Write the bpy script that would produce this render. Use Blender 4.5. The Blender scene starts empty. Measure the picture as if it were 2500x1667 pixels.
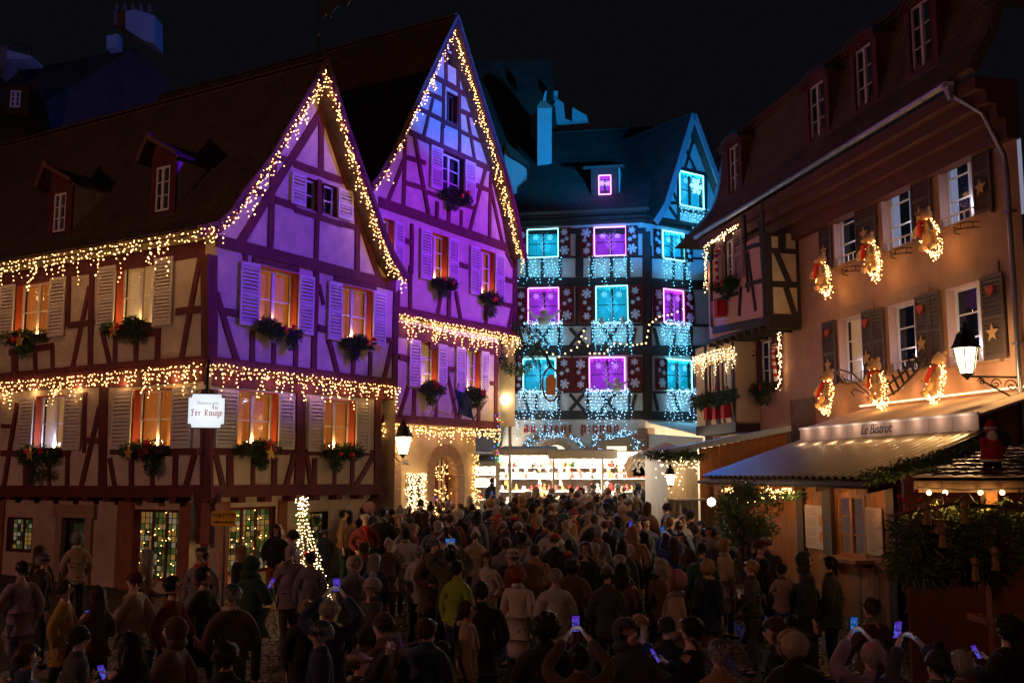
import bpy, math, random
from mathutils import Vector, Matrix
rnd = random.Random(7)
R = math.radians
sc = bpy.context.scene
col = sc.collection

# ---------------------------------------------------------------- camera
PITCH = math.atan(319 / 2498.0)
CAMH = 2.75
cam = bpy.data.objects.new('camera', bpy.data.cameras.new('camera'))
col.objects.link(cam)
cam.location = (0, 0, CAMH)
cam.rotation_euler = (R(90) + PITCH, 0, 0)
cam.data.lens = 35.97
cam.data.sensor_width = 36
cam.data.clip_end = 600
sc.camera = cam
# ---------------------------------------------------------------- night sky
wd = bpy.data.worlds.new('World'); sc.world = wd; wd.use_nodes = True
nt = wd.node_tree
bg = nt.nodes['Background']
sky = nt.nodes.new('ShaderNodeTexSky'); sky.sky_type = 'NISHITA'; sky.sun_disc = False
sky.sun_elevation = R(-4); sky.sun_rotation = R(200)
mx = nt.nodes.new('ShaderNodeMixRGB'); mx.blend_type = 'MIX'; mx.inputs[0].default_value = 0.965
mx.inputs[2].default_value = (0.024, 0.026, 0.036, 1)
nt.links.new(sky.outputs[0], mx.inputs[1]); nt.links.new(mx.outputs[0], bg.inputs[0])
bg.inputs[1].default_value = 0.12
# ---------------------------------------------------------------- exposure and engine
vs = sc.view_settings
sc.display_settings.display_device = 'sRGB'
vs.view_transform = 'Standard'; vs.look = 'None'; vs.exposure = 0; vs.gamma = 1; vs.use_curve_mapping = False
sc.render.engine = 'CYCLES'
cy = sc.cycles
cy.use_denoising = True
try: cy.denoiser = 'OPENIMAGEDENOISE'
except Exception: pass
cy.max_bounces = 4; cy.diffuse_bounces = 2; cy.glossy_bounces = 2; cy.transmission_bounces = 2; cy.transparent_max_bounces = 8
cy.sample_clamp_indirect = 1.5; cy.sample_clamp_direct = 0
cy.caustics_reflective = False; cy.caustics_refractive = False
cy.use_light_tree = True

# ---------------------------------------------------------------- lamps
def lamp(name, kind, loc, energy, color, radius=0.05, target=None, angle=None, blend=0.3, parent=None):
    d = bpy.data.lights.new(name, kind); d.energy = energy; d.color = color
    d.shadow_soft_size = radius
    o = bpy.data.objects.new(name, d); col.objects.link(o); o.location = loc
    if target is not None:
        o.rotation_euler = (Vector(target) - Vector(loc)).to_track_quat('-Z', 'Y').to_euler()
    if kind == 'SPOT':
        d.spot_size = R(angle); d.spot_blend = blend
    return o
# coloured floodlights on the bistro roof for the gables, then two added fills
FLOODS = [
    ((8.05, 20.5, 11.6), (-5.0, 24.4, 8.4), 35, 7600, (0.13, 0.008, 1.0)),    # violet, corner house
    ((7.05, 26.5, 11.5), (-1.6, 30.0, 8.9), 50, 6200, (0.25, 0.004, 1.0)),    # magenta violet, second gable
    ((7.35, 24.5, 11.6), (-1.4, 29.9, 15.0), 41, 11500, (0.015, 0.12, 1.0)),    # blue, top of second gable
    ((5.9, 30.5, 11.6), (1.2, 41.5, 17.6), 38, 6800, (0.0, 0.33, 0.9)),       # cyan, chimneys
    ((5.7, 31.5, 11.4), (6.2, 40.0, 14.6), 62, 4200, (0.0, 0.26, 0.9)),       # blue, pointed gable of the far house
    ((2.6, 30.5, 11.9), (2.6, 39.5, 10.0), 60, 300, (0.40, 0.44, 1.0)),       # pale, fill added so the far house's snowflakes show
    ((4.6, 35.5, 11.0), (5.4, 28.5, 3.6), 40, 1500, (0.01, 0.16, 1.0)),       # blue, added to tint the small stall roof
]
for i, (l, t, a, e, c) in enumerate(FLOODS):
    lamp('flood_and_fill_lamp', 'SPOT', l, e, c, 0.06, t, a, 0.55)
# unseen warm fill lights, added to stand for the town's street lamps
lamp('street_and_fill_light', 'POINT', (-19.0, 8.0, 7.0), 1650, (1.0, 0.44, 0.32), 0.25)
lamp('street_and_fill_light', 'POINT', (3.5, -4.0, 9.5), 520, (1.0, 0.40, 0.26), 0.25)

# ---------------------------------------------------------------- materials
MATS = {}
def pbr(name, c, rough=0.8, var=0.25, scale=6.0, bump=0.15, metal=0.0, emit=None, es=0.0, spec=0.3, coat=0.0, stretch=None, sampling=True, sheen=0):
    if name in MATS: return MATS[name]
    m = bpy.data.materials.new(name); m.use_nodes = True
    t = m.node_tree; b = t.nodes['Principled BSDF']
    b.inputs['Roughness'].default_value = rough; b.inputs['Metallic'].default_value = metal
    b.inputs['Specular IOR Level'].default_value = spec
    b.inputs['Base Color'].default_value = (*c, 1)
    if coat: b.inputs['Coat Weight'].default_value = coat
    if sheen: b.inputs['Sheen Weight'].default_value = sheen
    if var or bump:
        g = t.nodes.new('ShaderNodeNewGeometry'); mp = t.nodes.new('ShaderNodeMapping')
        t.links.new(g.outputs['Position'], mp.inputs[0])
        if stretch: mp.inputs['Scale'].default_value = stretch
        n1 = t.nodes.new('ShaderNodeTexNoise'); n1.inputs['Scale'].default_value = scale; n1.inputs['Detail'].default_value = 6; n1.inputs['Roughness'].default_value = 0.65
        n2 = t.nodes.new('ShaderNodeTexNoise'); n2.inputs['Scale'].default_value = scale * 0.17; n2.inputs['Detail'].default_value = 3
        t.links.new(mp.outputs[0], n1.inputs[0]); t.links.new(g.outputs['Position'], n2.inputs[0])
        ma = t.nodes.new('ShaderNodeMath'); ma.operation = 'MULTIPLY_ADD'; ma.inputs[1].default_value = 0.6
        mb = t.nodes.new('ShaderNodeMath'); mb.operation = 'MULTIPLY'; mb.inputs[1].default_value = 0.4
        t.links.new(n2.outputs[0], mb.inputs[0]); t.links.new(n1.outputs[0], ma.inputs[0]); t.links.new(mb.outputs[0], ma.inputs[2])
        cr = t.nodes.new('ShaderNodeValToRGB'); cr.color_ramp.elements[0].position = 0.3; cr.color_ramp.elements[1].position = 0.7
        cr.color_ramp.elements[0].color = (*[max(0, x * (1 - var)) for x in c], 1)
        cr.color_ramp.elements[1].color = (*[min(1, x * (1 + var)) for x in c], 1)
        t.links.new(ma.outputs[0], cr.inputs[0]); t.links.new(cr.outputs[0], b.inputs['Base Color'])
        if bump:
            bp = t.nodes.new('ShaderNodeBump'); bp.inputs['Strength'].default_value = bump; bp.inputs['Distance'].default_value = 0.03
            t.links.new(n1.outputs[0], bp.inputs['Height']); t.links.new(bp.outputs[0], b.inputs['Normal'])
    if emit:
        b.inputs['Emission Color'].default_value = (*emit, 1); b.inputs['Emission Strength'].default_value = es
        if not sampling: m.cycles.emission_sampling = 'NONE'
    MATS[name] = m
    return m
def glow(name, c, s, sampling=False):
    if name in MATS: return MATS[name]
    m = bpy.data.materials.new(name); m.use_nodes = True; t = m.node_tree
    t.nodes.remove(t.nodes['Principled BSDF'])
    e = t.nodes.new('ShaderNodeEmission'); e.inputs[0].default_value = (*c, 1); e.inputs[1].default_value = s
    t.links.new(e.outputs[0], t.nodes['Material Output'].inputs[0])
    if not sampling: m.cycles.emission_sampling = 'NONE'
    MATS[name] = m
    return m
def glassmat(name, tint=(0.9, 0.95, 1.0)):
    if name in MATS: return MATS[name]
    m = bpy.data.materials.new(name); m.use_nodes = True; t = m.node_tree
    t.nodes.remove(t.nodes['Principled BSDF'])
    a = t.nodes.new('ShaderNodeBsdfTransparent'); a.inputs[0].default_value = (*tint, 1)
    g = t.nodes.new('ShaderNodeBsdfGlossy'); g.inputs['Roughness'].default_value = 0.04; g.inputs[0].default_value = (0.9, 0.9, 0.9, 1)
    f = t.nodes.new('ShaderNodeFresnel'); f.inputs[0].default_value = 1.5
    mm = t.nodes.new('ShaderNodeMixShader')
    gm = t.nodes.new('ShaderNodeNewGeometry'); iv = t.nodes.new('ShaderNodeMath'); iv.operation = 'SUBTRACT'; iv.inputs[0].default_value = 1
    t.links.new(gm.outputs['Backfacing'], iv.inputs[1]); pr = t.nodes.new('ShaderNodeMath'); pr.operation = 'MULTIPLY'
    t.links.new(f.outputs[0], pr.inputs[0]); t.links.new(iv.outputs[0], pr.inputs[1])
    t.links.new(pr.outputs[0], mm.inputs[0]); t.links.new(a.outputs[0], mm.inputs[1]); t.links.new(g.outputs[0], mm.inputs[2])
    t.links.new(mm.outputs[0], t.nodes['Material Output'].inputs[0])
    MATS[name] = m
    return m

# ---------------------------------------------------------------- object helpers
WORLD = {}
def put(o, W, parent=None):
    if parent is not None:
        o.parent = parent; o.matrix_basis = WORLD[parent.name].inverted() @ W
    else:
        o.matrix_basis = W
    WORLD[o.name] = W
    col.objects.link(o)
    return o
def T(v): return Matrix.Translation(Vector(v))
def mesh(name, verts, faces, mat=None, smooth=False, mats=None, fm=None):
    me = bpy.data.meshes.new(name)
    me.from_pydata([tuple(v) for v in verts], [], faces)
    if mats:
        for m in mats: me.materials.append(m)
        if fm: me.polygons.foreach_set('material_index', fm)
    elif mat: me.materials.append(mat)
    if smooth: me.polygons.foreach_set('use_smooth', [True] * len(me.polygons))
    me.update()
    return me
def mk(name, geo, mat, parent=None, smooth=False, mats=None, fm=None, kind=None, label=None):
    verts, faces = geo
    xs = [v[0] for v in verts]; ys = [v[1] for v in verts]; zs = [v[2] for v in verts]
    c = Vector(((min(xs) + max(xs)) / 2, (min(ys) + max(ys)) / 2, min(zs)))
    me = mesh(name, [Vector(v) - c for v in verts], faces, mat, smooth, mats, fm)
    o = bpy.data.objects.new(name, me)
    if kind: o['kind'] = kind
    if label: o['label'] = label
    return put(o, T(c), parent)
def thing(name, loc, label, cat, group=None):
    o = bpy.data.objects.new(name, None); o.empty_display_size = 0.2
    o['label'] = label; o['category'] = cat
    if group: o['group'] = group
    return put(o, T(loc))
def tag(o, label, cat, group=None):
    o['label'] = label; o['category'] = cat
    if group: o['group'] = group
    return o
def join(*gs):
    V, F = [], []
    for v, f in gs:
        n = len(V); V += [Vector(x) for x in v]; F += [tuple(i + n for i in q) for q in f]
    return V, F
def box(a, b):
    x0, y0, z0 = a; x1, y1, z1 = b
    return hexa([(x0, y0, z0), (x1, y0, z0), (x1, y1, z0), (x0, y1, z0)], [(x0, y0, z1), (x1, y0, z1), (x1, y1, z1), (x0, y1, z1)])
def hexa(lo, hi):
    n = len(lo)
    F = [tuple(range(n))[::-1], tuple(range(n, 2 * n))] + [(i, (i + 1) % n, n + (i + 1) % n, n + i) for i in range(n)]
    return [Vector(v) for v in list(lo) + list(hi)], F
def xf(geo, M):
    return [M @ Vector(v) for v in geo[0]], geo[1]
def tube(pts, r, n=6, caps=True):
    V, F = [], []
    pts = [Vector(p) for p in pts]
    rs = r if isinstance(r, (list, tuple)) else [r] * len(pts)
    up = Vector((0, 0, 1))
    for i, p in enumerate(pts):
        t = (pts[min(i + 1, len(pts) - 1)] - pts[max(i - 1, 0)]).normalized()
        a = t.cross(up if abs(t.z) < 0.95 else Vector((1, 0, 0))).normalized(); b = t.cross(a)
        for k in range(n):
            w = 2 * math.pi * k / n
            V.append(p + (a * math.cos(w) + b * math.sin(w)) * rs[i])
    for i in range(len(pts) - 1):
        for k in range(n):
            F.append((i * n + k, i * n + (k + 1) % n, (i + 1) * n + (k + 1) % n, (i + 1) * n + k))
    if caps:
        F.append(tuple(range(n))); F.append(tuple(range((len(pts) - 1) * n, len(pts) * n))[::-1])
    return V, F
def lathe(prof, n=12, c=(0, 0, 0)):
    V, F = [], []
    c = Vector(c)
    for r, z in prof:
        for k in range(n):
            w = 2 * math.pi * k / n; V.append(c + Vector((r * math.cos(w), r * math.sin(w), z)))
    for i in range(len(prof) - 1):
        for k in range(n):
            F.append((i * n + k, i * n + (k + 1) % n, (i + 1) * n + (k + 1) % n, (i + 1) * n + k))
    F.append(tuple(range(n))[::-1]); F.append(tuple(range((len(prof) - 1) * n, len(prof) * n)))
    return V, F
def ball(c, r, n=8, m=6):
    return lathe([(max(1e-4, r * math.sin(math.pi * i / m)), -r * math.cos(math.pi * i / m)) for i in range(m + 1)], n, c)
def octa(c, r):
    c = Vector(c)
    V = [c + Vector(d) * r for d in ((1, 0, 0), (-1, 0, 0), (0, 1, 0), (0, -1, 0), (0, 0, 1), (0, 0, -1))]
    return V, [(0, 2, 4), (2, 1, 4), (1, 3, 4), (3, 0, 4), (2, 0, 5), (1, 2, 5), (3, 1, 5), (0, 3, 5)]
def many(items):
    V, F = [], []
    for v, f in items:
        n = len(V); V.extend(v); F.extend([tuple(i + n for i in q) for q in f])
    return V, F

# ---------------------------------------------------------------- survey: photograph pixel -> point on a real plane
CT, ST = math.cos(PITCH), math.sin(PITCH)
def ray(u, v):
    a = (u - 1250) / 2498.0; b = (833.5 - v) / 2498.0
    return Vector((a, CT - b * ST, ST + b * CT))
def at(u, v, Y):
    r = ray(u, v); return Vector((0, 0, CAMH)) + r * (Y / r.y)
def px(u, Y): return (u - 1250) / 2498.0 * CT * Y     # only true on the horizon
def project(p):
    p = Vector(p) - Vector((0, 0, CAMH)); d = p.y * CT + p.z * ST; e = -p.y * ST + p.z * CT
    return 1250 + 2498 * p.x / d, 833.5 - 2498 * e / d
def ground(x, y):
    if y < 12: return -0.35
    if y < 22: return -0.35 + 0.4 * (y - 12) / 10
    return min(0.75, 0.05 + 0.7 * (y - 22) / 16)
class Wall:
    def __init__(s, house, p, d, off=0.0):
        s.h = house; s.d = Vector((d[0], d[1], 0)).normalized()
        n = Vector((s.d.y, -s.d.x, 0)); p = Vector((p[0], p[1], 0))
        if n.dot(-p) < 0: n = -n
        s.n = n; s.p = p + n * off; s.k = 0; s.off = off
    def shift(s, off):
        w = Wall(s.h, s.p, s.d, off); w.n = s.n; w.p = s.p + s.n * off; return w
    def q(s, u, v):
        r = ray(u, v); k = (s.n.dot(s.p)) / (s.n.dot(r))
        w = r * k; return (w - s.p).dot(s.d), CAMH + w.z
    def w(s, a, z, o=0.0):
        v = s.p + s.d * a + s.n * o; return Vector((v.x, v.y, z))
    def u(s, u, v, o=0.0):
        a, z = s.q(u, v); return s.w(a, z, o)
def wbox(W, s0, z0, s1, z1, o0, o1):
    return hexa([W.w(s0, z0, o0), W.w(s1, z0, o0), W.w(s1, z0, o1), W.w(s0, z0, o1)],
                [W.w(s0, z1, o0), W.w(s1, z1, o0), W.w(s1, z1, o1), W.w(s0, z1, o1)])
def wpoly(W, pts, o0, o1):
    return hexa([W.w(a, z, o0) for a, z in pts], [W.w(a, z, o1) for a, z in pts])
def timber_geo(W, a, b, w, o0=-0.03, o1=0.035):
    (s0, z0), (s1, z1) = a, b
    L = math.hypot(s1 - s0, z1 - z0) or 1; nx, nz = -(z1 - z0) / L * w / 2, (s1 - s0) / L * w / 2
    return wpoly(W, [(s0 + nx, z0 + nz), (s1 + nx, z1 + nz), (s1 - nx, z1 - nz), (s0 - nx, z0 - nz)], o0, o1)
def timber(W, u0, v0, u1, v1, w, mat, proud=0.03, name='timber'):
    W.k += 1
    (a0, b0), (a1, b1) = W.q(u0, v0), W.q(u1, v1); L = math.hypot(a1 - a0, b1 - b0) or 1; nx, nz = -(b1 - b0) / L, (a1 - a0) / L
    w *= .9; bow = rnd.uniform(-.018, .018) * min(1, L / 2); up, dn = [], []
    for i in range(5):
        f = i / 4; c = bow * math.sin(math.pi * f); h1, h2 = w / 2 * rnd.uniform(.90, 1.09), w / 2 * rnd.uniform(.90, 1.09); s_, z_ = a0 + (a1 - a0) * f, b0 + (b1 - b0) * f
        up.append((s_ + nx * (c + h1), z_ + nz * (c + h1))); dn.append((s_ + nx * (c - h2), z_ + nz * (c - h2)))
    return mk(name, wpoly(W, up + dn[::-1], -0.04, proud + (W.k % 9) * 0.0028), mat, W.h)
def timbers(W, org, scale, rows, mat, proud=0.03):
    for x0, y0, x1, y1, w in rows:
        timber(W, org[0] + x0 / scale, org[1] + y0 / scale, org[0] + x1 / scale, org[1] + y1 / scale, w, mat, proud)
def wall_geo(W, s0, s1, z0, z1, holes, clips=(), extra=()):
    """grid of wall cells with openings left out, then cut along lines (a,b,c): keep a*s+b*z<=c"""
    S = sorted(set([s0, s1] + [x for h in holes for x in (h[0], h[2]) if s0 < x < s1]))
    Z = sorted(set([z0, z1] + [x for h in holes for x in (h[1], h[3]) if z0 < x < z1]))
    V, F = [], []
    for i in range(len(S) - 1):
        for j in range(len(Z) - 1):
            cs, cz = (S[i] + S[i + 1]) / 2, (Z[j] + Z[j + 1]) / 2
            if any(h[0] < cs < h[2] and h[1] < cz < h[3] for h in holes): continue
            poly = [(S[i], Z[j]), (S[i + 1], Z[j]), (S[i + 1], Z[j + 1]), (S[i], Z[j + 1])]
            for a, b, c in clips:
                out = []
                for k in range(len(poly)):
                    p, q = poly[k], poly[(k + 1) % len(poly)]
                    dp, dq = a * p[0] + b * p[1] - c, a * q[0] + b * q[1] - c
                    if dp <= 0: out.append(p)
                    if dp * dq < 0:
                        t = dp / (dp - dq); out.append((p[0] + (q[0] - p[0]) * t, p[1] + (q[1] - p[1]) * t))
                poly = out
                if len(poly) < 3: break
            if len(poly) < 3: continue
            n = len(V); V += [W.w(a, z) for a, z in poly]; F.append(tuple(range(n, n + len(poly))))
    return V, F
def line_clip(p, q, inside):
    a, b = q[1] - p[1], -(q[0] - p[0]); c = a * p[0] + b * p[1]
    if a * inside[0] + b * inside[1] > c: a, b, c = -a, -b, -c
    return a, b, c
# ---------------------------------------------------------------- shared materials
M_PLASTER = pbr('cream_plaster', (0.54, 0.46, 0.37), 0.92, 0.32, 2.6, 0.6)
M_PLASTER2 = pbr('white_plaster', (0.60, 0.56, 0.50), 0.9, 0.2, 3.5, 0.3)
M_OXBLOOD = pbr('oxblood_timber', (0.115, 0.025, 0.034), 0.75, 0.35, 9, 0.3, stretch=(1, 1, 0.3))
M_DARKWOOD = pbr('black_timber', (0.035, 0.028, 0.024), 0.75, 0.35, 9, 0.3)
M_WHITE = pbr('white_paint', (0.72, 0.70, 0.66), 0.55, 0.06, 20, 0.03)
M_SHUT = pbr('shutter_paint', (0.60, 0.55, 0.54), 0.6, 0.08, 20, 0.05)
M_REVEAL = pbr('red_reveal_paint', (0.42, 0.075, 0.03), 0.6, 0.15, 9, 0.1)
M_TILE = pbr('clay_roof_tile', (0.105, 0.070, 0.052), 0.8, 0.5, 7, 0.35)
M_TILE_B = pbr('mossy_roof_tile', (0.055, 0.046, 0.036), 0.85, 0.5, 7, 0.35)
M_RIDGE = pbr('ridge_tile', (0.17, 0.085, 0.055), 0.8, 0.4, 7, 0.3)
M_IRON = pbr('wrought_iron', (0.02, 0.02, 0.022), 0.45, 0.2, 30, 0.05, metal=0.6)
M_ZINC = pbr('zinc', (0.22, 0.22, 0.23), 0.35, 0.25, 12, 0.05, metal=0.9)
M_STONE = pbr('sandstone', (0.30, 0.19, 0.13), 0.85, 0.25, 6, 0.3)
M_FIR = pbr('fir_green', (0.035, 0.075, 0.03), 0.8, 0.6, 14, 0)
M_FIRL = pbr('fir_green_light', (0.075, 0.12, 0.04), 0.8, 0.5, 14, 0)
M_RED = pbr('red_bauble', (0.55, 0.02, 0.02), 0.2, 0, 1, 0, spec=0.6)
M_REDCLOTH = pbr('red_cloth', (0.40, 0.02, 0.02), 0.85, 0.2, 20, 0.1)
M_GOLD = pbr('gold_glitter', (0.62, 0.42, 0.10), 0.4, 0.2, 40, 0.2, metal=0.4)
M_GLASS = glassmat('window_glass')
M_CURT = pbr('lit_curtain', (0.55, 0.28, 0.12), 0.9, 0.55, 9, 0.1, emit=(1.0, 0.22, 0.02), es=0.24, stretch=(6, 6, 0.4), sampling=False)
M_CURTB = pbr('pale_lit_curtain', (0.6, 0.55, 0.5), 0.9, 0.3, 9, 0.1, emit=(1.0, 0.42, 0.10), es=0.28, stretch=(6, 6, 0.4), sampling=False)
M_DIM = pbr('dark_room', (0.03, 0.03, 0.035), 0.6, 0.4, 4, 0, emit=(0.5, 0.4, 0.6), es=0.004, sampling=False)
M_WIRE = pbr('cable', (0.10, 0.08, 0.05), 0.6, 0, 1, 0)
G_WARM = glow('warm_bulb', (1.0, 0.48, 0.14), 17)
G_WARM2 = glow('warm_bulb_soft', (1.0, 0.55, 0.18), 4)
G_WHITE = glow('white_bulb', (1.0, 0.66, 0.30), 15)
G_CYAN = glow('ice_bulb', (0.14, 0.60, 1.0), 5)
G_ICE = glow('pale_ice_bulb', (0.34, 0.64, 1.0), 4.6)
N_CYAN = glow('cyan_neon', (0.02, 0.62, 0.85), 3.2, True)
N_CYANC = glow('cyan_neon_core', (0.25, 0.90, 1.0), 4.5, False)
N_PURP = glow('purple_neon', (0.55, 0.04, 0.95), 3.2, True)
N_PURPC = glow('purple_neon_core', (0.85, 0.28, 1.0), 4.5, False)
WARM = (1.0, 0.52, 0.18)

# ---------------------------------------------------------------- windows, shutters
def window(W, s0, z0, s1, z1, cols=2, rows=2, rec=0.2, frame=M_WHITE, reveal=M_REVEAL, back=M_CURT, candle=0, arch=0, ccol=(1.0, 0.50, 0.16),
           fw=0.055, sill=None, name='window', gl=M_GLASS, backo=0.10):
    h = W.h
    if s1 < s0: s0, s1 = s1, s0
    g = []
    o0, o1 = -rec, -rec + 0.05
    g.append(wbox(W, s0, z0, s0 + fw, z1, o0, o1)); g.append(wbox(W, s1 - fw, z0, s1, z1, o0, o1))
    g.append(wbox(W, s0 + fw, z1 - fw, s1 - fw, z1, o0, o1)); g.append(wbox(W, s0 + fw, z0, s1 - fw, z0 + fw, o0, o1))
    iw = (s1 - s0 - 2 * fw); cw = iw / cols; rh = (z1 - z0 - 2 * fw) / rows
    for c in range(1, cols):
        x = s0 + fw + c * cw; ww = 0.045 if c * 2 == cols else 0.014
        g.append(wbox(W, x - ww, z0 + fw, x + ww, z1 - fw, o0 + 0.002, o1 + (0.012 if c * 2 == cols else -0.012)))
    for r in range(1, rows):
        z = z0 + fw + r * rh; g.append(wbox(W, s0 + fw, z - 0.014, s1 - fw, z + 0.014, o0 + 0.005, o1 - 0.008))
    fr = mk(name, join(*g), frame, h)
    for c in range(cols):
        for r in range(rows):
            x = s0 + fw + c * cw; z = z0 + fw + r * rh
            mk('pane', wbox(W, x + 0.012, z + 0.012, x + cw - 0.012, z + rh - 0.012, o0 + 0.018, o0 + 0.024), gl, fr)
    # reveal: four boards lining the opening
    e = 0.012
    mk('reveal', join(wbox(W, s0 - e, z0 - e, s0, z1 + e, -rec - 0.02, 0.012), wbox(W, s1, z0 - e, s1 + e, z1 + e, -rec - 0.02, 0.012),
                      wbox(W, s0, z1, s1, z1 + e, -rec - 0.02, 0.012), wbox(W, s0, z0 - e, s1, z0, -rec - 0.02, 0.012)), reveal, fr)
    mk('curtain' if back in (M_CURT, M_CURTB) else 'room_behind', wbox(W, s0 - 0.02, z0 - 0.02, s1 + 0.02, z1 + 0.02, o0 - backo - 0.01, o0 - backo), back, fr)
    if sill:
        mk('sill', wbox(W, s0 - 0.08, z0 - 0.07, s1 + 0.08, z0 - 0.012, -0.03, 0.10), sill, fr)
    if candle:
        m = (s0 + s1) / 2
        b = W.w(m, z0 + 0.015, o1 + 0.05)
        mk('candle_lamp', join(xf(lathe([(0.03, 0), (0.03, 0.05), (0.012, 0.06), (0.01, 0.1)], 8), T(b))), G_WARM2, fr)
        lamp('candle_light', 'POINT', tuple(W.w(m, z0 + 0.16, o1 + 0.055)), candle, ccol, 0.03)
    return fr
def shutter(W, sa, sb, z0, z1, mat=None, gap=0.055, th=0.035, slats=True, board=False, pitch=0.078, swing=0.0, hinge=None, name='shutter', slatmat=None):
    mat = mat or M_SHUT
    if sb < sa: sa, sb = sb, sa
    V = Wall(W.h, W.p, W.d); V.n = W.n.copy()
    if swing and hinge is not None:
        a = R(swing); base = W.w(hinge, 0, gap); sg = 1 if (sa + sb) / 2 > hinge else -1
        nd = (W.d * math.cos(a) + W.n * math.sin(a) * sg); V.d = nd
        nn = (W.n * math.cos(a) - W.d * math.sin(a) * sg); V.n = nn
        V.p = Vector((base.x, base.y, 0)) - nd * hinge - nn * gap
    st = min(0.06, (sb - sa) * 0.18); mid = (z0 + z1) / 2
    g = [wbox(V, sa, z0, sa + st, z1, gap, gap + th), wbox(V, sb - st, z0, sb, z1, gap, gap + th)]
    for a, b in ((z0, z0 + 0.09), (mid - 0.04, mid + 0.04), (z1 - 0.08, z1)):
        g.append(wbox(V, sa + st, a, sb - st, b, gap + 0.002, gap + th - 0.002))
    sh = mk(name, join(*g), mat, W.h)
    if board: mk('shutter_board', wbox(V, sa + st, z0 + .02, sb - st, z1 - .02, gap - .004, gap + .006), mat, sh)
    if slats:
        w = sb - sa - 2 * st
        hh = 0.028
        m4 = [V.d * (-w / 2), V.d * (w / 2)]
        lo = [m4[0] + V.n * 0.016 - Vector((0, 0, hh)), m4[1] + V.n * 0.016 - Vector((0, 0, hh)), m4[1] + V.n * 0.010 - Vector((0, 0, hh)), m4[0] + V.n * 0.010 - Vector((0, 0, hh))]
        hi = [v - V.n * 0.020 + Vector((0, 0, 2 * hh)) for v in lo]
        me = mesh('slat', *hexa(lo, hi), slatmat or mat)
        for a, b in ((z0 + 0.09, mid - 0.04), (mid + 0.04, z1 - 0.08)):
            n = max(1, int((b - a) / pitch))
            for i in range(n):
                z = a + (i + 0.5) * (b - a) / n
                o = bpy.data.objects.new('slat', me); put(o, T(V.w((sa + sb) / 2, z, gap + th / 2 + 0.004)), sh)
    return sh, V

# ---------------------------------------------------------------- roofs with tiles
def tile_me(name, ex, tw, tl, mat, fish=False):
    """ex: along ridge, local axes x=along ridge, y=down slope, z=normal"""
    t = 0.016
    if fish:
        out = [(-tw / 2, 0), (tw / 2, 0), (tw / 2, tl * 0.72), (tw * 0.26, tl * 0.95), (0, tl), (-tw * 0.26, tl * 0.95), (-tw / 2, tl * 0.72)]
    else:
        out = [(-tw / 2, 0), (tw / 2, 0), (tw / 2, tl), (-tw / 2, tl)]
    return hexa([(x, y, 0) for x, y in out], [(x, y, t) for x, y in out])
def slope(house, prof, n_out, adir, L, mat, tw=0.2, exp=0.21, single=200, name='roof', th=0.10, fish=True, eye=Vector((0, 0, 2.75)), skip=None, tiles=True, start=0.0):
    """prof: world points (on the rake) ridge -> eave; adir: direction of the ridge; L length"""
    A = adir.normalized(); prof = [Vector(p) for p in prof]
    lo, hi = [], []
    k = len(prof)
    nrm = []
    for i in range(k):
        d = (prof[min(i + 1, k - 1)] - prof[max(0, i - 1)]).normalized(); n = A.cross(d)
        if n.z < 0: n = -n
        nrm.append(n.normalized())
    V = [p for p in prof] + [prof[i] - nrm[i] * th for i in range(k)] + [p + A * L for p in prof] + [prof[i] - nrm[i] * th + A * L for i in range(k)]
    F = []
    for i in range(k - 1):
        F += [(i, i + 1, 2 * k + i + 1, 2 * k + i), (k + i, 3 * k + i, 3 * k + i + 1, k + i + 1), (i, k + i, k + i + 1, i + 1), (2 * k + i, 2 * k + i + 1, 3 * k + i + 1, 3 * k + i)]
    F += [(0, 2 * k, 3 * k, k), (k - 1, 2 * k - 1, 4 * k - 1, 3 * k - 1)]
    ro = mk(name, (V, F), mat, house)
    if not tiles: return ro
    seg = [(prof[i + 1] - prof[i]).length for i in range(k - 1)]; tot = sum(seg)
    def pt(l):
        for i, s in enumerate(seg):
            if l <= s or i == len(seg) - 1: return prof[i] + (prof[i + 1] - prof[i]) * (l / s), (prof[i + 1] - prof[i]).normalized(), i
            l -= s
    base = tile_me('tile', A, tw * 0.96, exp * 1.28, mat, fish)
    items, cand = [], []
    rows = int(tot / exp)
    for r in range(rows):
        l = tot - (r + 1) * exp - 0.02
        if l < 0: break
        p, d, i = pt(l); n = A.cross(d)
        if n.z < 0: n = -n
        sg = 1 if A.cross(d).dot(n) > 0 else -1
        cnt = int(L / tw)
        for c in range(cnt):
            q = p + A * ((c + 0.5 + 0.5 * (r % 2)) * tw + start)
            if (c + 1) * tw > L: continue
            if skip and skip(q): continue
            dd = (d * math.cos(R(5 + rnd.uniform(-1.2, 1.2))) + n * math.sin(R(5)))
            z = A.cross(dd); z = z if z.z > 0 else -z
            x = dd.cross(z).normalized()
            M = Matrix(((x.x, dd.x, z.x, 0), (x.y, dd.y, z.y, 0), (x.z, dd.z, z.z, 0), (0, 0, 0, 1)))
            M = T(q + n * (0.006 + rnd.uniform(0, 0.004)) + A * rnd.uniform(-0.004, 0.004)) @ M
            u, v = project(q)
            vis = -10 < u < 2510 and -10 < v < 1670
            cand.append(((q - eye).length + (0 if vis else 1000), M))
    cand.sort(key=lambda t: t[0])
    me = mesh('tile', base[0], base[1], mat)
    for d, M in cand[:single]:
        o = bpy.data.objects.new('tile', me); put(o, M, ro)
    rest = cand[single:]
    if rest:
        mk('tiles', many([xf(base, M) for d, M in rest]), mat, ro, kind='stuff')
    return ro
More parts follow.
